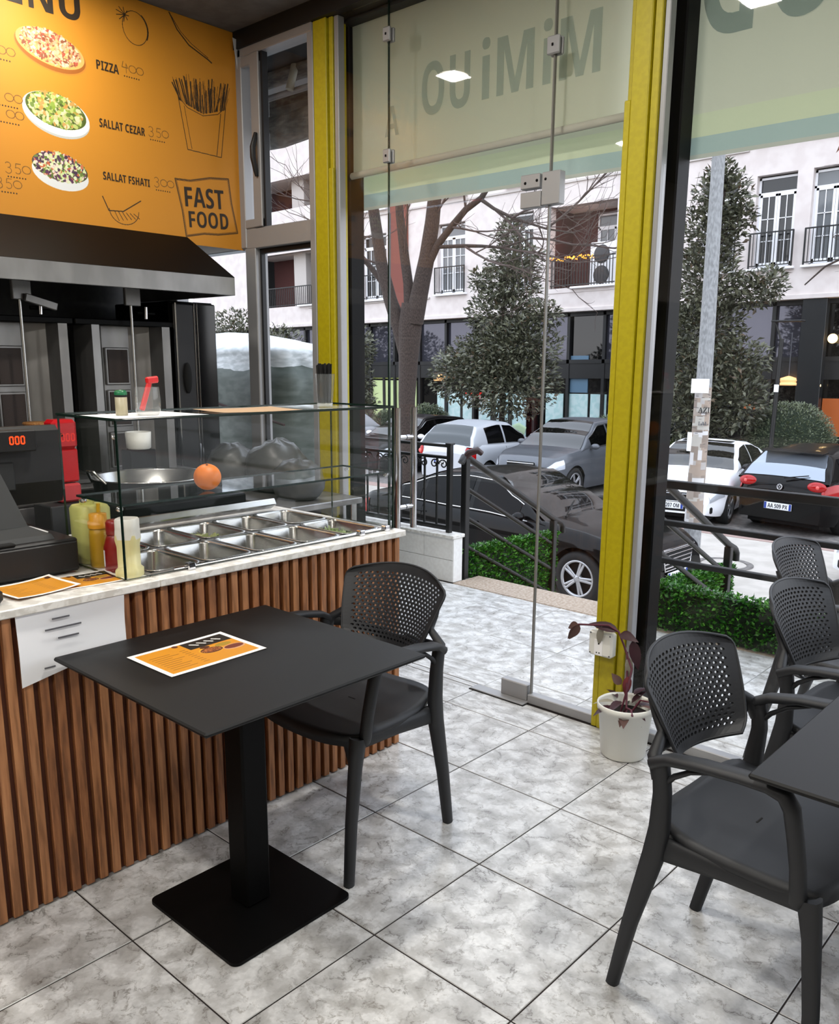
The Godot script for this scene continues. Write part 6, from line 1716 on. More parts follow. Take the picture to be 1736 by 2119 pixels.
	for i in xs.size() - 1:
		for q: Array in [[1.68, 3.0], [-1.26, 1.10]]:
			var pg := Geo.new()
			var zz := -0.36 + 0.004 * ((i * 7) % 3)
			pg.span(Vector3(xs[i] + 0.05, q[0], zz), Vector3(xs[i + 1] - 0.05, q[1], zz + 0.02))
			obj("pane", pg, (M.shop_mirror if i % 3 != 1 else M.shop_glass) if q[0] > 0.0 else (M.shop_glass if i % 4 != 0 else M.shop_glass_b), b)
	obj("shop_column", Geo.new().span(Vector3(-6.55 + o, -1.4, -0.25), Vector3(-5.95 + o, 3.12, 0.0), 0.01), mt(Color(0.10, 0.11, 0.12), 0.35), b)
	# pale blue window panels (their printed figures are left out), door poster, lime shop window
	var sky := textured([Color(0.70, 0.83, 0.83), Color(0.78, 0.87, 0.87)], [0.35, 0.65], 0.01, Vector3.ONE * 0.8, 0.5, 44)
	for q: Array in [[-19.22, -18.82], [-18.70, -18.15], [-18.02, -17.46], [-17.30, -16.80], [-16.55, -16.06], [-15.86, -15.30], [-14.52, -13.86], [-13.70, -12.96], [-12.86, -12.30]]:
		var pb := obj("window_panel", Geo.new().span(Vector3(q[0] + o, -1.0, -0.335), Vector3(q[1] + o, 0.62, -0.305)), sky, b)
		obj("pale_meadow", Geo.new(true).tube([Vector3(q[0] + o + 0.01, -0.62, -0.302), Vector3((q[0] + q[1]) / 2 + o, -0.55, -0.302), Vector3(q[1] + o - 0.01, -0.64, -0.302)], [Vector2(0.16, 0.004), Vector2(0.20, 0.004), Vector2(0.15, 0.004)], 8, Vector3.UP), mt(Color(0.66, 0.76, 0.62), 0.6), pb)
	obj("door_poster", Geo.new().span(Vector3(-13.62 + o, 0.66, -0.335), Vector3(-12.98 + o, 1.80, -0.305)), mt(Color(0.34, 0.46, 0.55), 0.5), b)
	obj("lime_window", Geo.new().span(Vector3(-22.7 + o, -1.2, -0.335), Vector3(-20.25 + o, 1.0, -0.305)), mt(Color(0.80, 0.86, 0.62), 0.5), b)
	obj("lime_band", Geo.new().span(Vector3(-22.7 + o, 1.06, -0.335), Vector3(-20.25 + o, 1.32, -0.30)), mt(Color(0.78, 0.84, 0.45), 0.5), b)
	for q: float in [-21.9, -21.05]:
		obj("lime_mullion", Geo.new().span(Vector3(q - 0.06 + o, -1.3, -0.32), Vector3(q + 0.06 + o, 1.5, -0.27)), M.shop_frame, b)
	# glowing lamps in the shop windows
	var warm := glow(Color(1.0, 0.75, 0.50), 0.7)
	for q: Array in [[-6.76, 1.05, "pendant", 0.24], [-18.9, 1.10, "pendant", 0.20], [-5.76, 2.12, "globe", 0.12], [-6.0, 0.95, "globe", 0.06]]:
		var lp: MeshInstance3D
		if q[2] == "pendant":
			lp = obj("pendant_lamp", Geo.new(true).lathe([Vector2(0, -0.10), Vector2(q[3], -0.10), Vector2(q[3], -0.04), Vector2(q[3] * 0.75, -0.02), Vector2(q[3], 0.02), Vector2(q[3] * 0.9, 0.08), Vector2(0.03, 0.14)], 20), warm, b, Vector3(q[0] + o, q[1], -0.05))
			obj("cord", Geo.new(true).tube([Vector3(0, 0.13, 0), Vector3(0, 1.25, 0)], 0.012, 6), M.ink, lp)
		else:
			lp = obj("globe_lamp", Geo.new(true).ball(Vector3.ZERO, Vector3.ONE * q[3], 14, 10), glow(Color(1.0, 0.85, 0.6), 3.0), b, Vector3(q[0] + o, q[1], -0.06))
		var l := OmniLight3D.new()
		l.name = "lamp_glow"; l.light_color = Color(1.0, 0.75, 0.45); l.light_energy = 0.12; l.light_size = 0.01; l.omni_range = 20; l.omni_attenuation = 2.0; l.shadow_enabled = true
		lp.add_child(l, true)
		l.position = Vector3(0, 0.0, 0.0)
	for q: Array in [[-8.0, -7.3, 0.28, 0.42], [-5.95, -5.4, -0.35, 0.62]]:
		obj("lit_window", Geo.new().span(Vector3(q[0] + o, q[2], -0.335), Vector3(q[1] + o, q[3], -0.315)), glow(Color(0.60, 0.30, 0.11), 0.35), b)
	obj("red_sign", Geo.new(true).lathe([Vector2(0, -0.12), Vector2(0.18, -0.11), Vector2(0.34, 0.0), Vector2(0, 0.02)], 20), glow(Color(1.0, 0.12, 0.08), 1.2), b, Vector3(-17.35 + o, 0.62, -0.05))

func lerp_list(a: Array, x: float) -> float:
	if x <= a[0].x: return a[0].y
	for i in a.size() - 1:
		if x <= a[i + 1].x:
			var t: float = (x - a[i].x) / (a[i + 1].x - a[i].x)
			return lerpf(a[i].y, a[i + 1].y, t * t * (3.0 - 2.0 * t) * 0.5 + t * 0.5)
	return a[a.size() - 1].y

class CarForm:
	# body surfaces of one car: x forward, y up, z to its right
	var L: float; var W: float; var H: float
	var xf: float; var xr: float; var rw: float
	var top: Array; var glassline: Array; var nose: float; var tail: float
	var host: Node
	func belt(x: float) -> float: return host.lerp_list(top, x)
	func half(x: float) -> float:
		var w := W / 2
		var a := L / 2 - x; var b := x + L / 2
		if a < 0.75: w -= nose * pow(1.0 - a / 0.75, 2.2)
		if b < 0.60: w -= tail * pow(1.0 - b / 0.60, 2.2)
		return w
	func low(x: float) -> float:
		var y := 0.20
		var e := minf(L / 2 - x, x + L / 2)
		if e < 0.5: y += 0.06 * pow(1.0 - e / 0.5, 2.0)
		for c: float in [xf, xr]:
			var r := rw + 0.055
			var d := absf(x - c)
			if d < r: y = maxf(y, rw + sqrt(r * r - d * d))
		return y
	func side(x: float, f: float, s: float) -> Vector3:
		# f from 0 (sill) to 1 (shoulder)
		var w := half(x); var y0 := low(x); var y1 := belt(x)
		var b := 0.20
		var yy := lerpf(minf(b, y0), y1, f)
		yy = maxf(yy, y0)
		var g := clampf((yy - b) / maxf(y1 - b, 0.05), 0.0, 1.0)
		var inn := 0.055 * pow(1.0 - minf(g / 0.35, 1.0), 2.0) + 0.075 * pow(maxf(g - 0.72, 0.0) / 0.28, 2.0) - 0.004 * sin(g * 9.0)
		return Vector3(x, yy, s * (w - inn))
	func body(g: Geo) -> void:
		var rows := []
		var xs := []
		var n := 96
		for i in n + 1: xs.append(lerpf(-L / 2, L / 2, float(i) / n))
		for x: float in xs:
			var half_ring := []
			for k in 9: half_ring.append(side(x, k / 8.0, 1.0))
			var w: float = half_ring[8].z; var y := belt(x)
			half_ring.append(Vector3(x, y + 0.018, w - 0.06)); half_ring.append(Vector3(x, y + 0.032, w * 0.6)); half_ring.append(Vector3(x, y + 0.04, w * 0.25))
			var ring := PackedVector3Array()
			for p: Vector3 in half_ring: ring.append(p)
			for i in range(half_ring.size() - 1, -1, -1):
				var p: Vector3 = half_ring[i]
				ring.append(Vector3(p.x, p.y, -p.z))
			rows.append(ring)
		g.grid(rows)
		g.flat()
		for e in 2:
			var r: PackedVector3Array = rows[0 if e == 0 else n]
			var c := Vector3.ZERO
			for p in r: c += p / r.size()
			for i in r.size():
				var a := r[i]; var b := r[(i + 1) % r.size()]
				if e == 0: g.tri(c, b, a)
				else: g.tri(c, a, b)
		g.soft()
	func roof(x: float) -> float: return host.lerp_list(glassline, x)
	func gw(x: float, y: float) -> float:
		# half width of the cabin at height y
		var b := belt(x)
		return lerpf(W / 2 - 0.075, W / 2 * 0.66, clampf((y - b) / (H - b), 0.0, 1.0))
	func cab(x: float, t: float, s: float, out := 0.0) -> Vector3:
		var b := belt(x) - 0.03; var y := lerpf(b, roof(x), t)
		var bulge := 0.02 * sin(PI * t)
		return Vector3(x, y, s * (gw(x, y) + bulge + out))
	func cabin(g: Geo) -> void:
		var a0: float = glassline[0].x; var a1: float = glassline[glassline.size() - 1].x
		var rows := []
		for i in 61:
			var x := lerpf(a0, a1, i / 60.0)
			var ring := PackedVector3Array()
			for k in 7: ring.append(cab(x, k / 6.0 * 0.93, 1.0))
			var w := gw(x, roof(x)); var y := roof(x)
			ring.append(Vector3(x, y - 0.004, w - 0.045)); ring.append(Vector3(x, y + 0.014, w * 0.6)); ring.append(Vector3(x, y + 0.024, w * 0.2))
			var m := ring.size()
			for k in range(m - 1, -1, -1): ring.append(Vector3(ring[k].x, ring[k].y, -ring[k].z))
			rows.append(ring)
		g.grid(rows)
	func strip(g: Geo, x0: float, x1: float, t0: float, t1: float, s: float) -> void:
		var rows := []
		for i in 15:
			var x := lerpf(x0, x1, i / 14.0)
			var r := PackedVector3Array()
			for k in 5: r.append(cab(x, lerpf(t0, t1, k / 4.0) if s > 0 else lerpf(t1, t0, k / 4.0), s, 0.006))
			rows.append(r)
		g.grid(rows)
	func screen(g: Geo, x0: float, x1: float, inset: float) -> void:
		# windscreen or rear window lying on the cabin's sloping end
		var rows := []
		for i in 13:
			var x := lerpf(x0, x1, i / 12.0)
			var w := gw(x, roof(x)) - inset; var y := roof(x) + 0.010
			var r := PackedVector3Array()
			for k in 9:
				var u := lerpf(1.0, -1.0, k / 8.0)
				r.append(Vector3(x + (0.012 if x > 0 else -0.012), y + 0.022 * (1.0 - u * u), u * w))
			rows.append(r)
		g.grid(rows)
	func patch(g: Geo, x0: float, x1: float, f0: float, f1: float, s: float, out := 0.007) -> void:
		var rows := []
		for i in 9:
			var x := lerpf(x0, x1, i / 8.0)
			var r := PackedVector3Array()
			for k in 5:
				var p := side(x, lerpf(f0, f1, k / 4.0) if s > 0 else lerpf(f1, f0, k / 4.0), s)
				r.append(p + Vector3(0.35 * signf(x) * out * 2.0 if absf(x) > L / 2 - 0.5 else 0.0, 0, s * out))
			rows.append(r)
		g.grid(rows)

func paint(c: Color, metal := 0.0) -> StandardMaterial3D:
	var m := mt(c, 0.32, metal)
	m.clearcoat_enabled = true
	m.clearcoat = 0.28
	m.metallic_specular = 0.15
	m.clearcoat_roughness = 0.03
	return m

func plate(parent: Node3D, at: Vector3, facing: float, words: String, blue_right := true) -> void:
	var p := obj("number_plate", Geo.new().box(Vector3.ZERO, Vector3(0.012, 0.115, 0.50), 0.002), M.plate, parent, at)
	for s: float in ([1.0, -1.0] if blue_right else [1.0]):
		obj("plate_band", Geo.new().box(Vector3(facing * 0.0065, 0, s * 0.225), Vector3(0.004, 0.108, 0.042), 0.0), M.plate_blue, p)
	lettering(words, p, M.shop_frame, Vector3(facing * 0.0075, 0, 0), 0.36, 0.075, Vector3(0, PI / 2 * facing, 0), true, 0.002)

func make_car(called: String, label: String, at: Vector3, head: float, spec: Dictionary) -> Node3D:
	var t := thing(called, label, "car", at, -deg_to_rad(head))
	var f := CarForm.new()
	f.host = self
	f.L = spec.L; f.W = spec.W; f.H = spec.H; f.xf = spec.xf; f.xr = spec.xr; f.rw = spec.rw; f.top = spec.top; f.glassline = spec.cab; f.nose = spec.get("nose", 0.26); f.tail = spec.get("tail", 0.16)
	var pm: Material = spec.paint
	var g := Geo.new(true)
	f.body(g)
	obj("body", g, pm, t)
	g = Geo.new(true)
	f.cabin(g)
	obj("roof", g, spec.get("roof_paint", pm), t)
	g = Geo.new().span(Vector3(-f.L / 2 + 0.2, 0.16, -f.W / 2 + 0.22), Vector3(f.L / 2 - 0.2, 0.62, f.W / 2 - 0.22))
	obj("underbody", g, M.hidden_dark, t)
	var fr: Array = spec.screen; var rs: Array = spec.rear
	g = Geo.new(true)
	f.screen(g, fr[0], fr[1], 0.05)
	obj("windscreen", g, M.car_glass, t)
	g = Geo.new(true)
	f.screen(g, rs[0], rs[1], 0.06)
	obj("rear_window", g, spec.get("rear_glass", M.car_glass), t)
	for s: float in [1.0, -1.0]:
		for q: Array in spec.side:
			g = Geo.new(true)
			f.strip(g, q[0], q[1], 0.12, 0.86, s)
			obj("side_window", g, M.side_glass, t)
		# mirror
		var mx: float = spec.mirror
		obj("mirror", Geo.new(true).ball(Vector3(mx, f.belt(mx) + 0.05, s * (f.W / 2 + 0.06)), Vector3(0.075, 0.065, 0.105), 12, 8), spec.get("mirror_paint", pm), t)
		g = Geo.new(true)
		f.patch(g, spec.head[0], spec.head[1], spec.head[2], spec.head[3], s)
		obj("headlamp", g, M.lamp_clear, t)
		g = Geo.new(true)
		f.patch(g, spec.tail_lamp[0], spec.tail_lamp[1], spec.tail_lamp[2], spec.tail_lamp[3], s, 0.010)
		obj("tail_lamp", g, M.lamp_red, t)
		if spec.has("rear_lamp"):
			var q: Array = spec.rear_lamp   # x, y, half width z centre, half sizes
			obj("tail_lamp", Geo.new(true).ball(Vector3(q[0], q[1], s * q[2]), Vector3(0.05, q[4], q[3]), 18, 10), M.lamp_red, t)
			obj("lamp_centre", Geo.new(true).ball(Vector3(q[0] - 0.030, q[1], s * (q[2] + 0.03)), Vector3(0.03, q[4] * 0.42, q[4] * 0.42), 12, 8), mt(Color(0.85, 0.35, 0.33), 0.1), t)
		for x: float in spec.handles:
			var p: Vector3 = f.side(x, 0.84, s)
			obj("door_handle", Geo.new().box(p + Vector3(0, 0, s * 0.012), Vector3(0.17, 0.022, 0.022), 0.006), spec.get("handle_paint", pm), t)
		if spec.has("belt_chrome"):
			var line := []
			for i in 16:
				var x := lerpf(spec.belt_chrome[0], spec.belt_chrome[1], i / 15.0)
				line.append(f.cab(x, 0.10, s, 0.006))
			obj("belt_trim", Geo.new(true).tube(line, 0.008, 6), M.chrome, t)
			line = []
			for i in 20:
				var x := lerpf(spec.side[spec.side.size() - 1][0] - 0.05, spec.side[0][1] + 0.03, i / 19.0)
				line.append(f.cab(x, 0.89, s, 0.006))
			obj("window_trim", Geo.new(true).tube(line, 0.007, 6), M.chrome, t)
		for x: float in spec.get("seams", []):
			var ln := []
			for i in 8: ln.append(f.side(x, 0.10 + i * 0.12, s) + Vector3(0, 0, s * 0.001))
			obj("door_seam", Geo.new(true).tube(ln, 0.004, 5), M.hidden_dark, t)
	for x: float in [f.xf, f.xr]:
		for s: float in [1.0, -1.0]:
			var r := f.rw
			var wz := s * (f.W / 2 - 0.115)
			var tu := Basis(Vector3.RIGHT, PI / 2 * s)
			var w := obj("wheel", Geo.new(true).lathe([Vector2(r * 0.68, -0.10), Vector2(r * 0.92, -0.105), Vector2(r, -0.08), Vector2(r, 0.07), Vector2(r * 0.93, 0.10), Vector2(r * 0.70, 0.098), Vector2(r * 0.68, 0.085)], 36, Vector3.ZERO, tu), M.rubber, t, Vector3(x, r, wz))
			obj("brake_disc", Geo.new(true).lathe([Vector2(0.0, 0.015), Vector2(r * 0.68, 0.02)], 28, Vector3.ZERO, tu * Basis(Vector3.RIGHT, PI)), M.hidden_dark, w, Vector3(0, 0, s * 0.04))
			var rim := Geo.new(true)
			rim.lathe([Vector2(r * 0.60, 0.075), Vector2(r * 0.63, 0.098), Vector2(r * 0.69, 0.100), Vector2(r * 0.70, 0.06)], 40, Vector3.ZERO, tu)
			rim.lathe([Vector2(r * 0.16, 0.05), Vector2(r * 0.15, 0.095), Vector2(r * 0.06, 0.102), Vector2(0, 0.102)], 20, Vector3.ZERO, tu)
			rim.flat()
			var ns: int = spec.get("spokes", 5)
			for k in ns:
				for dd: float in ([-0.16, 0.16] if ns <= 6 else [0.0]):
					var a := TAU * k / ns + dd * 1.2
					var a2 := TAU * k / ns + dd * 0.7
					var p0 := Vector3(cos(a) * r * 0.12, sin(a) * r * 0.12, s * 0.090); var p1 := Vector3(cos(a2) * r * 0.62, sin(a2) * r * 0.62, s * 0.086)
					rim.tube([p0, p1], [Vector2(0.018, 0.012), Vector2(0.015, 0.010)], 6, Vector3(-sin(a2), cos(a2), 0), 4.0)
			obj("rim", rim, M.rim, w)
	# face and tail
	if spec.has("grille"):
		var q: Array = spec.grille   # x, y, height, half width, bars
		var gr := obj("grille", Geo.new().box(Vector3.ZERO, Vector3(0.05, q[2], q[3] * 2), 0.02), M.hidden_dark, t, Vector3(q[0], q[1], 0))
		for i in int(q[4]):
			var y := lerpf(-q[2] / 2 + 0.03, q[2] / 2 - 0.03, i / maxf(q[4] - 1.0, 1.0))
			obj("grille_bar", Geo.new().box(Vector3(0.028, y, 0), Vector3(0.016, 0.018, q[3] * 2 * (0.80 + 0.18 * (y / q[2] + 0.5))), 0.004), M.chrome, gr)
		if spec.get("grille_frame", false):
			var fm := [Vector3(0.026, q[2] / 2, q[3]), Vector3(0.026, q[2] / 2, -q[3]), Vector3(0.026, -q[2] / 2, -q[3] * 0.8), Vector3(0.026, -q[2] / 2, q[3] * 0.8), Vector3(0.026, q[2] / 2, q[3])]
			obj("grille_frame", Geo.new(true).tube(fm, 0.014, 8), M.chrome, gr)
		var lo := Geo.new()
		lo.box(Vector3(q[0] + 0.005, 0.34, 0), Vector3(0.05, 0.11, 1.0), 0.02)
		for s: float in [1.0, -1.0]:
			lo.box(Vector3(q[0] - 0.10, 0.34, s * 0.62), Vector3(0.14, 0.12, 0.22), 0.02, Basis(Vector3.UP, s * -0.35))
		obj("lower_intake", lo, M.hidden_dark, t)
	if spec.has("front_plate"):
		plate(t, Vector3(spec.front_plate[0], spec.front_plate[1], 0), 1.0, spec.front_plate[2])
	if spec.has("rear_plate"):
		plate(t, Vector3(spec.rear_plate[0], spec.rear_plate[1], 0), -1.0, spec.rear_plate[2])
	return t

func build_cars() -> void:
	var black := paint(Color(0.02, 0.021, 0.023))
	var white := paint(Color(0.90, 0.905, 0.92))
	var silver := paint(Color(0.72, 0.735, 0.76), 0.25)
	var grey := paint(Color(0.36, 0.37, 0.39), 0.35)
	var G := STREET + 0.0
	var c := make_car("car", "black sedan parked along the street beside the stairs, chrome grille to the right", Vector3(-5.52, G, -8.32), 1.0, {
		"L": 4.87, "W": 1.86, "H": 1.47, "xf": 1.60, "xr": -1.28, "rw": 0.335, "paint": black,
		"top": [Vector2(-2.435, 0.70), Vector2(-2.40, 0.90), Vector2(-2.1, 1.0), Vector2(-1.5, 1.02), Vector2(-0.5, 0.97), Vector2(0.95, 0.95), Vector2(1.5, 0.90), Vector2(2.1, 0.80), Vector2(2.36, 0.70), Vector2(2.435, 0.52)],
		"cab": [Vector2(-1.85, 0.99), Vector2(-1.45, 1.20), Vector2(-0.85, 1.40), Vector2(-0.3, 1.455), Vector2(0.15, 1.43), Vector2(0.55, 1.22), Vector2(1.08, 0.93)],
		"screen": [0.16, 1.03], "rear": [-1.8, -0.95], "side": [[-0.12, 0.66], [-1.02, -0.20], [-1.42, -1.08]], "mirror": 0.74,
		"head": [2.02, 2.37, 0.66, 0.96], "tail_lamp": [-2.42, -2.08, 0.62, 0.9], "handles": [-0.05, -1.0], "belt_chrome": [-1.5, 0.8], "seams": [-0.16, 0.98, -1.0],
		"grille": [2.425, 0.60, 0.26, 0.40, 5], "grille_frame": true, "front_plate": [2.46, 0.38, "AB 150 TR"]})
	obj("wiper", Geo.new(true).tube([Vector3(1.10, 0.985, 0.45), Vector3(0.86, 1.10, -0.1)], 0.010, 6), M.hidden_dark, c)
	c = make_car("car", "black hatchback at the right edge seen from behind, red tail lamps", Vector3(-3.52, G, -15.77), 278.1, {
		"L": 4.2, "W": 1.76, "H": 1.48, "xf": 1.30, "xr": -1.28, "rw": 0.315, "paint": black, "tail": 0.14,
		"top": [Vector2(-2.1, 0.74), Vector2(-2.07, 0.95), Vector2(-1.8, 0.99), Vector2(-0.5, 0.96), Vector2(0.9, 0.95), Vector2(1.5, 0.87), Vector2(1.95, 0.74), Vector2(2.1, 0.55)],
		"cab": [Vector2(-2.05, 0.96), Vector2(-1.88, 1.18), Vector2(-1.60, 1.40), Vector2(-0.6, 1.475), Vector2(0.0, 1.44), Vector2(0.45, 1.22), Vector2(0.98, 0.93)],
		"screen": [0.02, 0.93], "rear": [-2.02, -1.62], "rear_glass": mt(Color(0.55, 0.58, 0.62), 0.05, 0.65), "side": [[-0.10, 0.56], [-0.98, -0.18], [-1.55, -1.06]], "mirror": 0.66,
		"head": [1.75, 2.05, 0.66, 0.95], "tail_lamp": [-2.085, -1.72, 0.66, 0.93], "handles": [-0.05, -0.95], "seams": [-0.14, -1.0],
		"rear_plate": [-2.125, 0.50, "AA 509 PX"], "rear_lamp": [-2.06, 0.89, 0.62, 0.17, 0.092]})
	var em := Geo.new(true)
	em.lathe([Vector2(0.050, 0.0), Vector2(0.050, 0.012), Vector2(0.043, 0.014), Vector2(0.043, 0.004)], 24, Vector3.ZERO, Basis(Vector3.BACK, PI / 2))
	for q: Array in [[[-0.028, 0.030], [0.0, 0.002], [0.028, 0.030]], [[-0.040, 0.012], [-0.020, -0.036], [0.0, -0.008], [0.020, -0.036], [0.040, 0.012]]]:
		em.tube((q as Array).map(func(v: Array): return Vector3(-0.008, v[1], v[0])), 0.0045, 6)
	obj("round_badge", em, M.chrome, c, Vector3(-2.115, 0.84, 0))
	obj("badge_disc", Geo.new(true).lathe([Vector2(0, 0.0), Vector2(0.046, 0.0), Vector2(0.046, 0.004), Vector2(0, 0.004)], 20, Vector3.ZERO, Basis(Vector3.BACK, PI / 2)), M.shop_frame, c, Vector3(-2.112, 0.84, 0))
	obj("rear_wiper", Geo.new(true).tube([Vector3(-2.09, 1.0, 0.05), Vector3(-2.03, 1.07, 0.45)], 0.010, 6), M.hidden_dark, c)
	obj("rear_spoiler", Geo.new().box(Vector3(-1.72, 1.43, 0), Vector3(0.20, 0.025, 1.12), 0.008, Basis(Vector3.BACK, 0.12)), black, c)
	obj("bumper_line", Geo.new().box(Vector3(-2.09, 0.62, 0), Vector3(0.03, 0.018, 1.35), 0.004), M.hidden_dark, c)
	c = make_car("car", "white sedan with a black roof facing the shop behind the grey pole", Vector3(-5.93, G, -15.39), 80.3, {
		"L": 4.68, "W": 1.81, "H": 1.40, "xf": 1.50, "xr": -1.30, "rw": 0.33, "paint": white, "roof_paint": white, "mirror_paint": M.plastic_black,
		"top": [Vector2(-2.34, 0.72), Vector2(-2.30, 0.92), Vector2(-1.9, 1.0), Vector2(-0.6, 0.96), Vector2(0.9, 0.94), Vector2(1.5, 0.88), Vector2(2.05, 0.76), Vector2(2.27, 0.65), Vector2(2.34, 0.48)],
		"cab": [Vector2(-1.85, 0.98), Vector2(-1.3, 1.22), Vector2(-0.8, 1.35), Vector2(-0.25, 1.395), Vector2(0.15, 1.36), Vector2(0.55, 1.17), Vector2(1.05, 0.92)],
		"screen": [0.16, 1.0], "rear": [-1.8, -0.9], "side": [[-0.30, 0.62], [-1.28, -0.36]], "mirror": 0.70,
		"head": [1.92, 2.28, 0.62, 0.92], "tail_lamp": [-2.31, -2.0, 0.62, 0.9], "handles": [-0.2], "seams": [-0.36, 0.92],
		"grille": [2.32, 0.54, 0.20, 0.42, 2], "front_plate": [2.37, 0.40, "AB 207 OM"]})
	var rp := Geo.new(true)
	rp.grid([PackedVector3Array([Vector3(0.1, 1.400, 0.5), Vector3(0.1, 1.412, 0), Vector3(0.1, 1.400, -0.5)]), PackedVector3Array([Vector3(-0.8, 1.385, 0.5), Vector3(-0.8, 1.398, 0), Vector3(-0.8, 1.385, -0.5)])])
	obj("roof_panel", rp, M.car_glass, c)
	make_car("car", "grey compact SUV facing the shop, left of the right yellow post", Vector3(-9.36, G, -15.85), 88.4, {
		"L": 4.4, "W": 1.82, "H": 1.64, "xf": 1.38, "xr": -1.25, "rw": 0.345, "paint": grey, "nose": 0.30,
		"top": [Vector2(-2.2, 0.85), Vector2(-2.16, 1.05), Vector2(-1.8, 1.12), Vector2(-0.6, 1.07), Vector2(0.9, 1.06), Vector2(1.5, 1.0), Vector2(1.95, 0.90), Vector2(2.13, 0.78), Vector2(2.2, 0.6)],
		"cab": [Vector2(-2.1, 1.08), Vector2(-1.85, 1.38), Vector2(-1.45, 1.57), Vector2(-0.5, 1.63), Vector2(0.1, 1.60), Vector2(0.55, 1.36), Vector2(1.12, 1.03)],
		"screen": [0.12, 1.06], "rear": [-2.05, -1.5], "side": [[-0.16, 0.66], [-1.08, -0.24], [-1.55, -1.14]], "mirror": 0.72,
		"head": [1.78, 2.14, 0.68, 0.94], "tail_lamp": [-2.16, -1.9, 0.6, 0.92], "handles": [-0.1, -1.0], "belt_chrome": [-1.5, 0.75], "seams": [-0.2, -1.08],
		"grille": [2.18, 0.72, 0.22, 0.36, 3], "front_plate": [2.23, 0.46, "AA 631 LK"]})
	make_car("car", "small silver hatchback seen from behind, between the handles and the SUV", Vector3(-11.78, G, -15.66), 265.0, {
		"L": 3.7, "W": 1.67, "H": 1.52, "xf": 1.15, "xr": -1.15, "rw": 0.30, "paint": silver, "tail": 0.20,
		"top": [Vector2(-1.85, 0.80), Vector2(-1.82, 1.0), Vector2(-1.5, 1.02), Vector2(-0.4, 0.98), Vector2(0.8, 0.96), Vector2(1.3, 0.88), Vector2(1.7, 0.74), Vector2(1.85, 0.55)],
		"cab": [Vector2(-1.80, 0.99), Vector2(-1.64, 1.22), Vector2(-1.36, 1.44), Vector2(-0.5, 1.515), Vector2(0.05, 1.47), Vector2(0.45, 1.24), Vector2(0.95, 0.94)],
		"screen": [0.06, 0.9], "rear": [-1.78, -1.38], "rear_glass": mt(Color(0.22, 0.24, 0.25), 0.04), "side": [[-0.30, 0.58], [-1.12, -0.38]], "mirror": 0.6,
		"head": [1.5, 1.8, 0.66, 0.95], "tail_lamp": [-1.83, -1.62, 0.6, 0.97], "handles": [-0.25], "seams": [-0.36],
		"rear_plate": [-1.875, 0.62, "AA 274 MD"], "rear_lamp": [-1.80, 0.84, 0.66, 0.07, 0.13]})
	make_car("car", "dark hatchback between the bare tree trunk and the silver hatchback", Vector3(-14.6, G, -15.9), 88.0, {
		"L": 4.1, "W": 1.74, "H": 1.47, "xf": 1.28, "xr": -1.22, "rw": 0.31, "paint": paint(Color(0.06, 0.055, 0.06)),
		"top": [Vector2(-2.05, 0.74), Vector2(-2.0, 0.97), Vector2(-0.5, 0.95), Vector2(0.9, 0.94), Vector2(1.5, 0.86), Vector2(1.9, 0.74), Vector2(2.05, 0.55)],
		"cab": [Vector2(-1.98, 0.95), Vector2(-1.55, 1.38), Vector2(-0.5, 1.465), Vector2(0.05, 1.42), Vector2(0.45, 1.2), Vector2(1.0, 0.92)],
		"screen": [0.06, 0.95], "rear": [-1.95, -1.6], "side": [[-0.2, 0.56], [-1.2, -0.28]], "mirror": 0.66, "mirror_paint": M.frame_white,
		"head": [1.68, 2.0, 0.66, 0.95], "tail_lamp": [-2.02, -1.8, 0.6, 0.92], "handles": [-0.1], "belt_chrome": [-1.3, 0.7],
		"grille": [2.03, 0.58, 0.18, 0.4, 2], "front_plate": [2.07, 0.42, "AA 118 EF"]})
	make_car("car", "pale silver car partly hidden behind the left black column", Vector3(-18.1, G, -15.5), 90.0, {
		"L": 4.2, "W": 1.76, "H": 1.46, "xf": 1.3, "xr": -1.25, "rw": 0.31, "paint": silver,
		"top": [Vector2(-2.1, 0.74), Vector2(-2.05, 0.97), Vector2(-0.5, 0.95), Vector2(0.9, 0.94), Vector2(1.5, 0.86), Vector2(1.95, 0.74), Vector2(2.1, 0.55)],
		"cab": [Vector2(-1.98, 0.95), Vector2(-1.45, 1.36), Vector2(-0.5, 1.455), Vector2(0.05, 1.42), Vector2(0.45, 1.2), Vector2(1.0, 0.92)],
		"screen": [0.06, 0.95], "rear": [-1.95, -1.5], "side": [[-0.2, 0.56], [-1.2, -0.28]], "mirror": 0.66,
		"head": [1.72, 2.05, 0.66, 0.95], "tail_lamp": [-2.06, -1.8, 0.6, 0.92], "handles": [-0.1], "grille": [2.07, 0.58, 0.18, 0.4, 2]})
	make_car("car", "white car cut by the right edge of the frame in the near street", Vector3(0.15, G, -11.2), 180.0, {
		"L": 4.2, "W": 1.76, "H": 1.46, "xf": 1.3, "xr": -1.25, "rw": 0.31, "paint": white,
		"top": [Vector2(-2.1, 0.74), Vector2(-2.05, 0.97), Vector2(-0.5, 0.95), Vector2(0.9, 0.94), Vector2(1.5, 0.86), Vector2(1.95, 0.74), Vector2(2.1, 0.55)],
		"cab": [Vector2(-1.98, 0.95), Vector2(-1.45, 1.36), Vector2(-0.5, 1.455), Vector2(0.05, 1.42), Vector2(0.45, 1.2), Vector2(1.0, 0.92)],
		"screen": [0.06, 0.95], "rear": [-1.95, -1.5], "side": [[-0.2, 0.56], [-1.2, -0.28]], "mirror": 0.66,
		"head": [1.72, 2.05, 0.66, 0.95], "tail_lamp": [-2.06, -1.8, 0.6, 0.92], "handles": [-0.1], "grille": [2.07, 0.58, 0.18, 0.4, 2]})

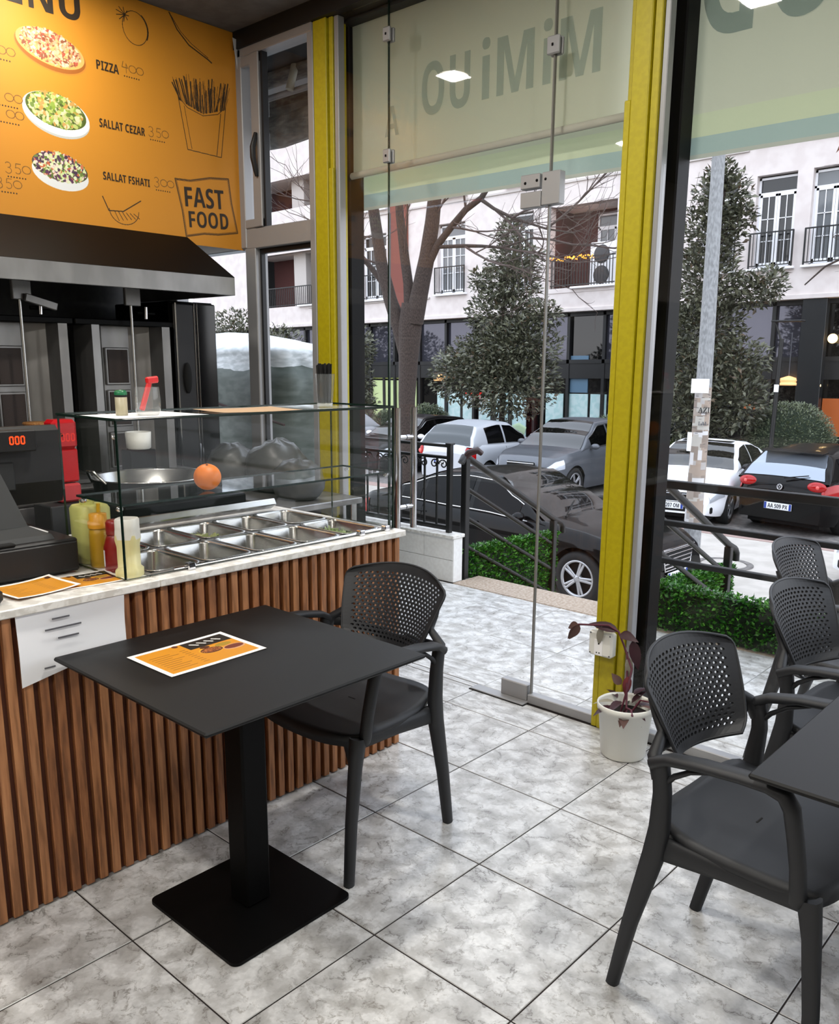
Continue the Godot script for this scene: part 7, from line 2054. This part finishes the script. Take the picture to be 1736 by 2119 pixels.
const LAMP := 2.9

func _ready() -> void:
	# camera: 1.5 m above the floor, looking at the corner of counter and glass front
	var cam := Camera3D.new()
	cam.name = "camera"
	cam.projection = Camera3D.PROJECTION_FRUSTUM
	cam.near = 0.05
	cam.far = 300.0
	cam.keep_aspect = Camera3D.KEEP_HEIGHT
	cam.size = 0.05 * 2119.0 / 1769.16
	cam.frustum_offset = Vector2(0.0, 0.05 * 75.88 / 1769.16)
	cam.position = Vector3(1.4330, 1.4980, 1.4158)
	cam.rotation_degrees = Vector3(-12.3683, 42.1447, 0.4570)
	add_child(cam, true)
	cam.current = true
	# sky: bright overcast daylight
	var env := Environment.new()
	var sm := ProceduralSkyMaterial.new()
	sm.sky_top_color = Color(0.90, 0.94, 1.0)
	sm.sky_horizon_color = Color(0.97, 0.97, 0.98)
	sm.sky_curve = 0.15
	sm.sky_energy_multiplier = 1.7
	sm.ground_bottom_color = Color(0.55, 0.54, 0.52)
	sm.ground_horizon_color = Color(0.70, 0.69, 0.67)
	sm.ground_energy_multiplier = 1.0
	var sky := Sky.new()
	sky.sky_material = sm
	env.background_mode = Environment.BG_SKY
	env.sky = sky
	env.ambient_light_source = Environment.AMBIENT_SOURCE_SKY
	env.tonemap_mode = Environment.TONE_MAPPER_LINEAR
	env.tonemap_exposure = 1.0
	env.sdfgi_enabled = true
	env.ssao_enabled = true
	env.ssil_enabled = true
	var we := WorldEnvironment.new()
	we.name = "environment"
	we.environment = env
	add_child(we, true)
	make_materials()
	downlights()
	build_room()
	build_terrace()
	build_building()
	build_street()
	build_cars()
	build_trees()
	blind_things()
	build_counter()
	build_kitchen()
	build_menu_board()
	make_table("square black pedestal table nearest the counter with one menu sheet", Vector3(-0.363, 0, 0.132))
	make_table("square black pedestal table at the right edge before the near chair", Vector3(1.236, 0, -0.478))
	make_table("square black pedestal table by the glass before the second chair", Vector3(1.236, 0, -1.235))
	make_table("square black pedestal table out on the terrace at right", Vector3(1.06, 0, -2.02))
	var ch := make_chair("black perforated armchair tucked under the table by the counter")
	ch.position = Vector3(-0.43, 0, -0.30)
	ch.rotation.y = deg_to_rad(2.0)
	copy(ch, "black perforated armchair nearest the camera at the right table", Vector3(0.835, 0, -0.470), deg_to_rad(87.0))
	copy(ch, "black perforated armchair just inside the glass, second from the camera at right", Vector3(0.835, 0, -1.235), deg_to_rad(87.0))
	copy(ch, "black perforated armchair outside on the terrace behind the glass", Vector3(0.595, 0, -1.905), deg_to_rad(88.0))
	build_counter_items()
	build_plant()
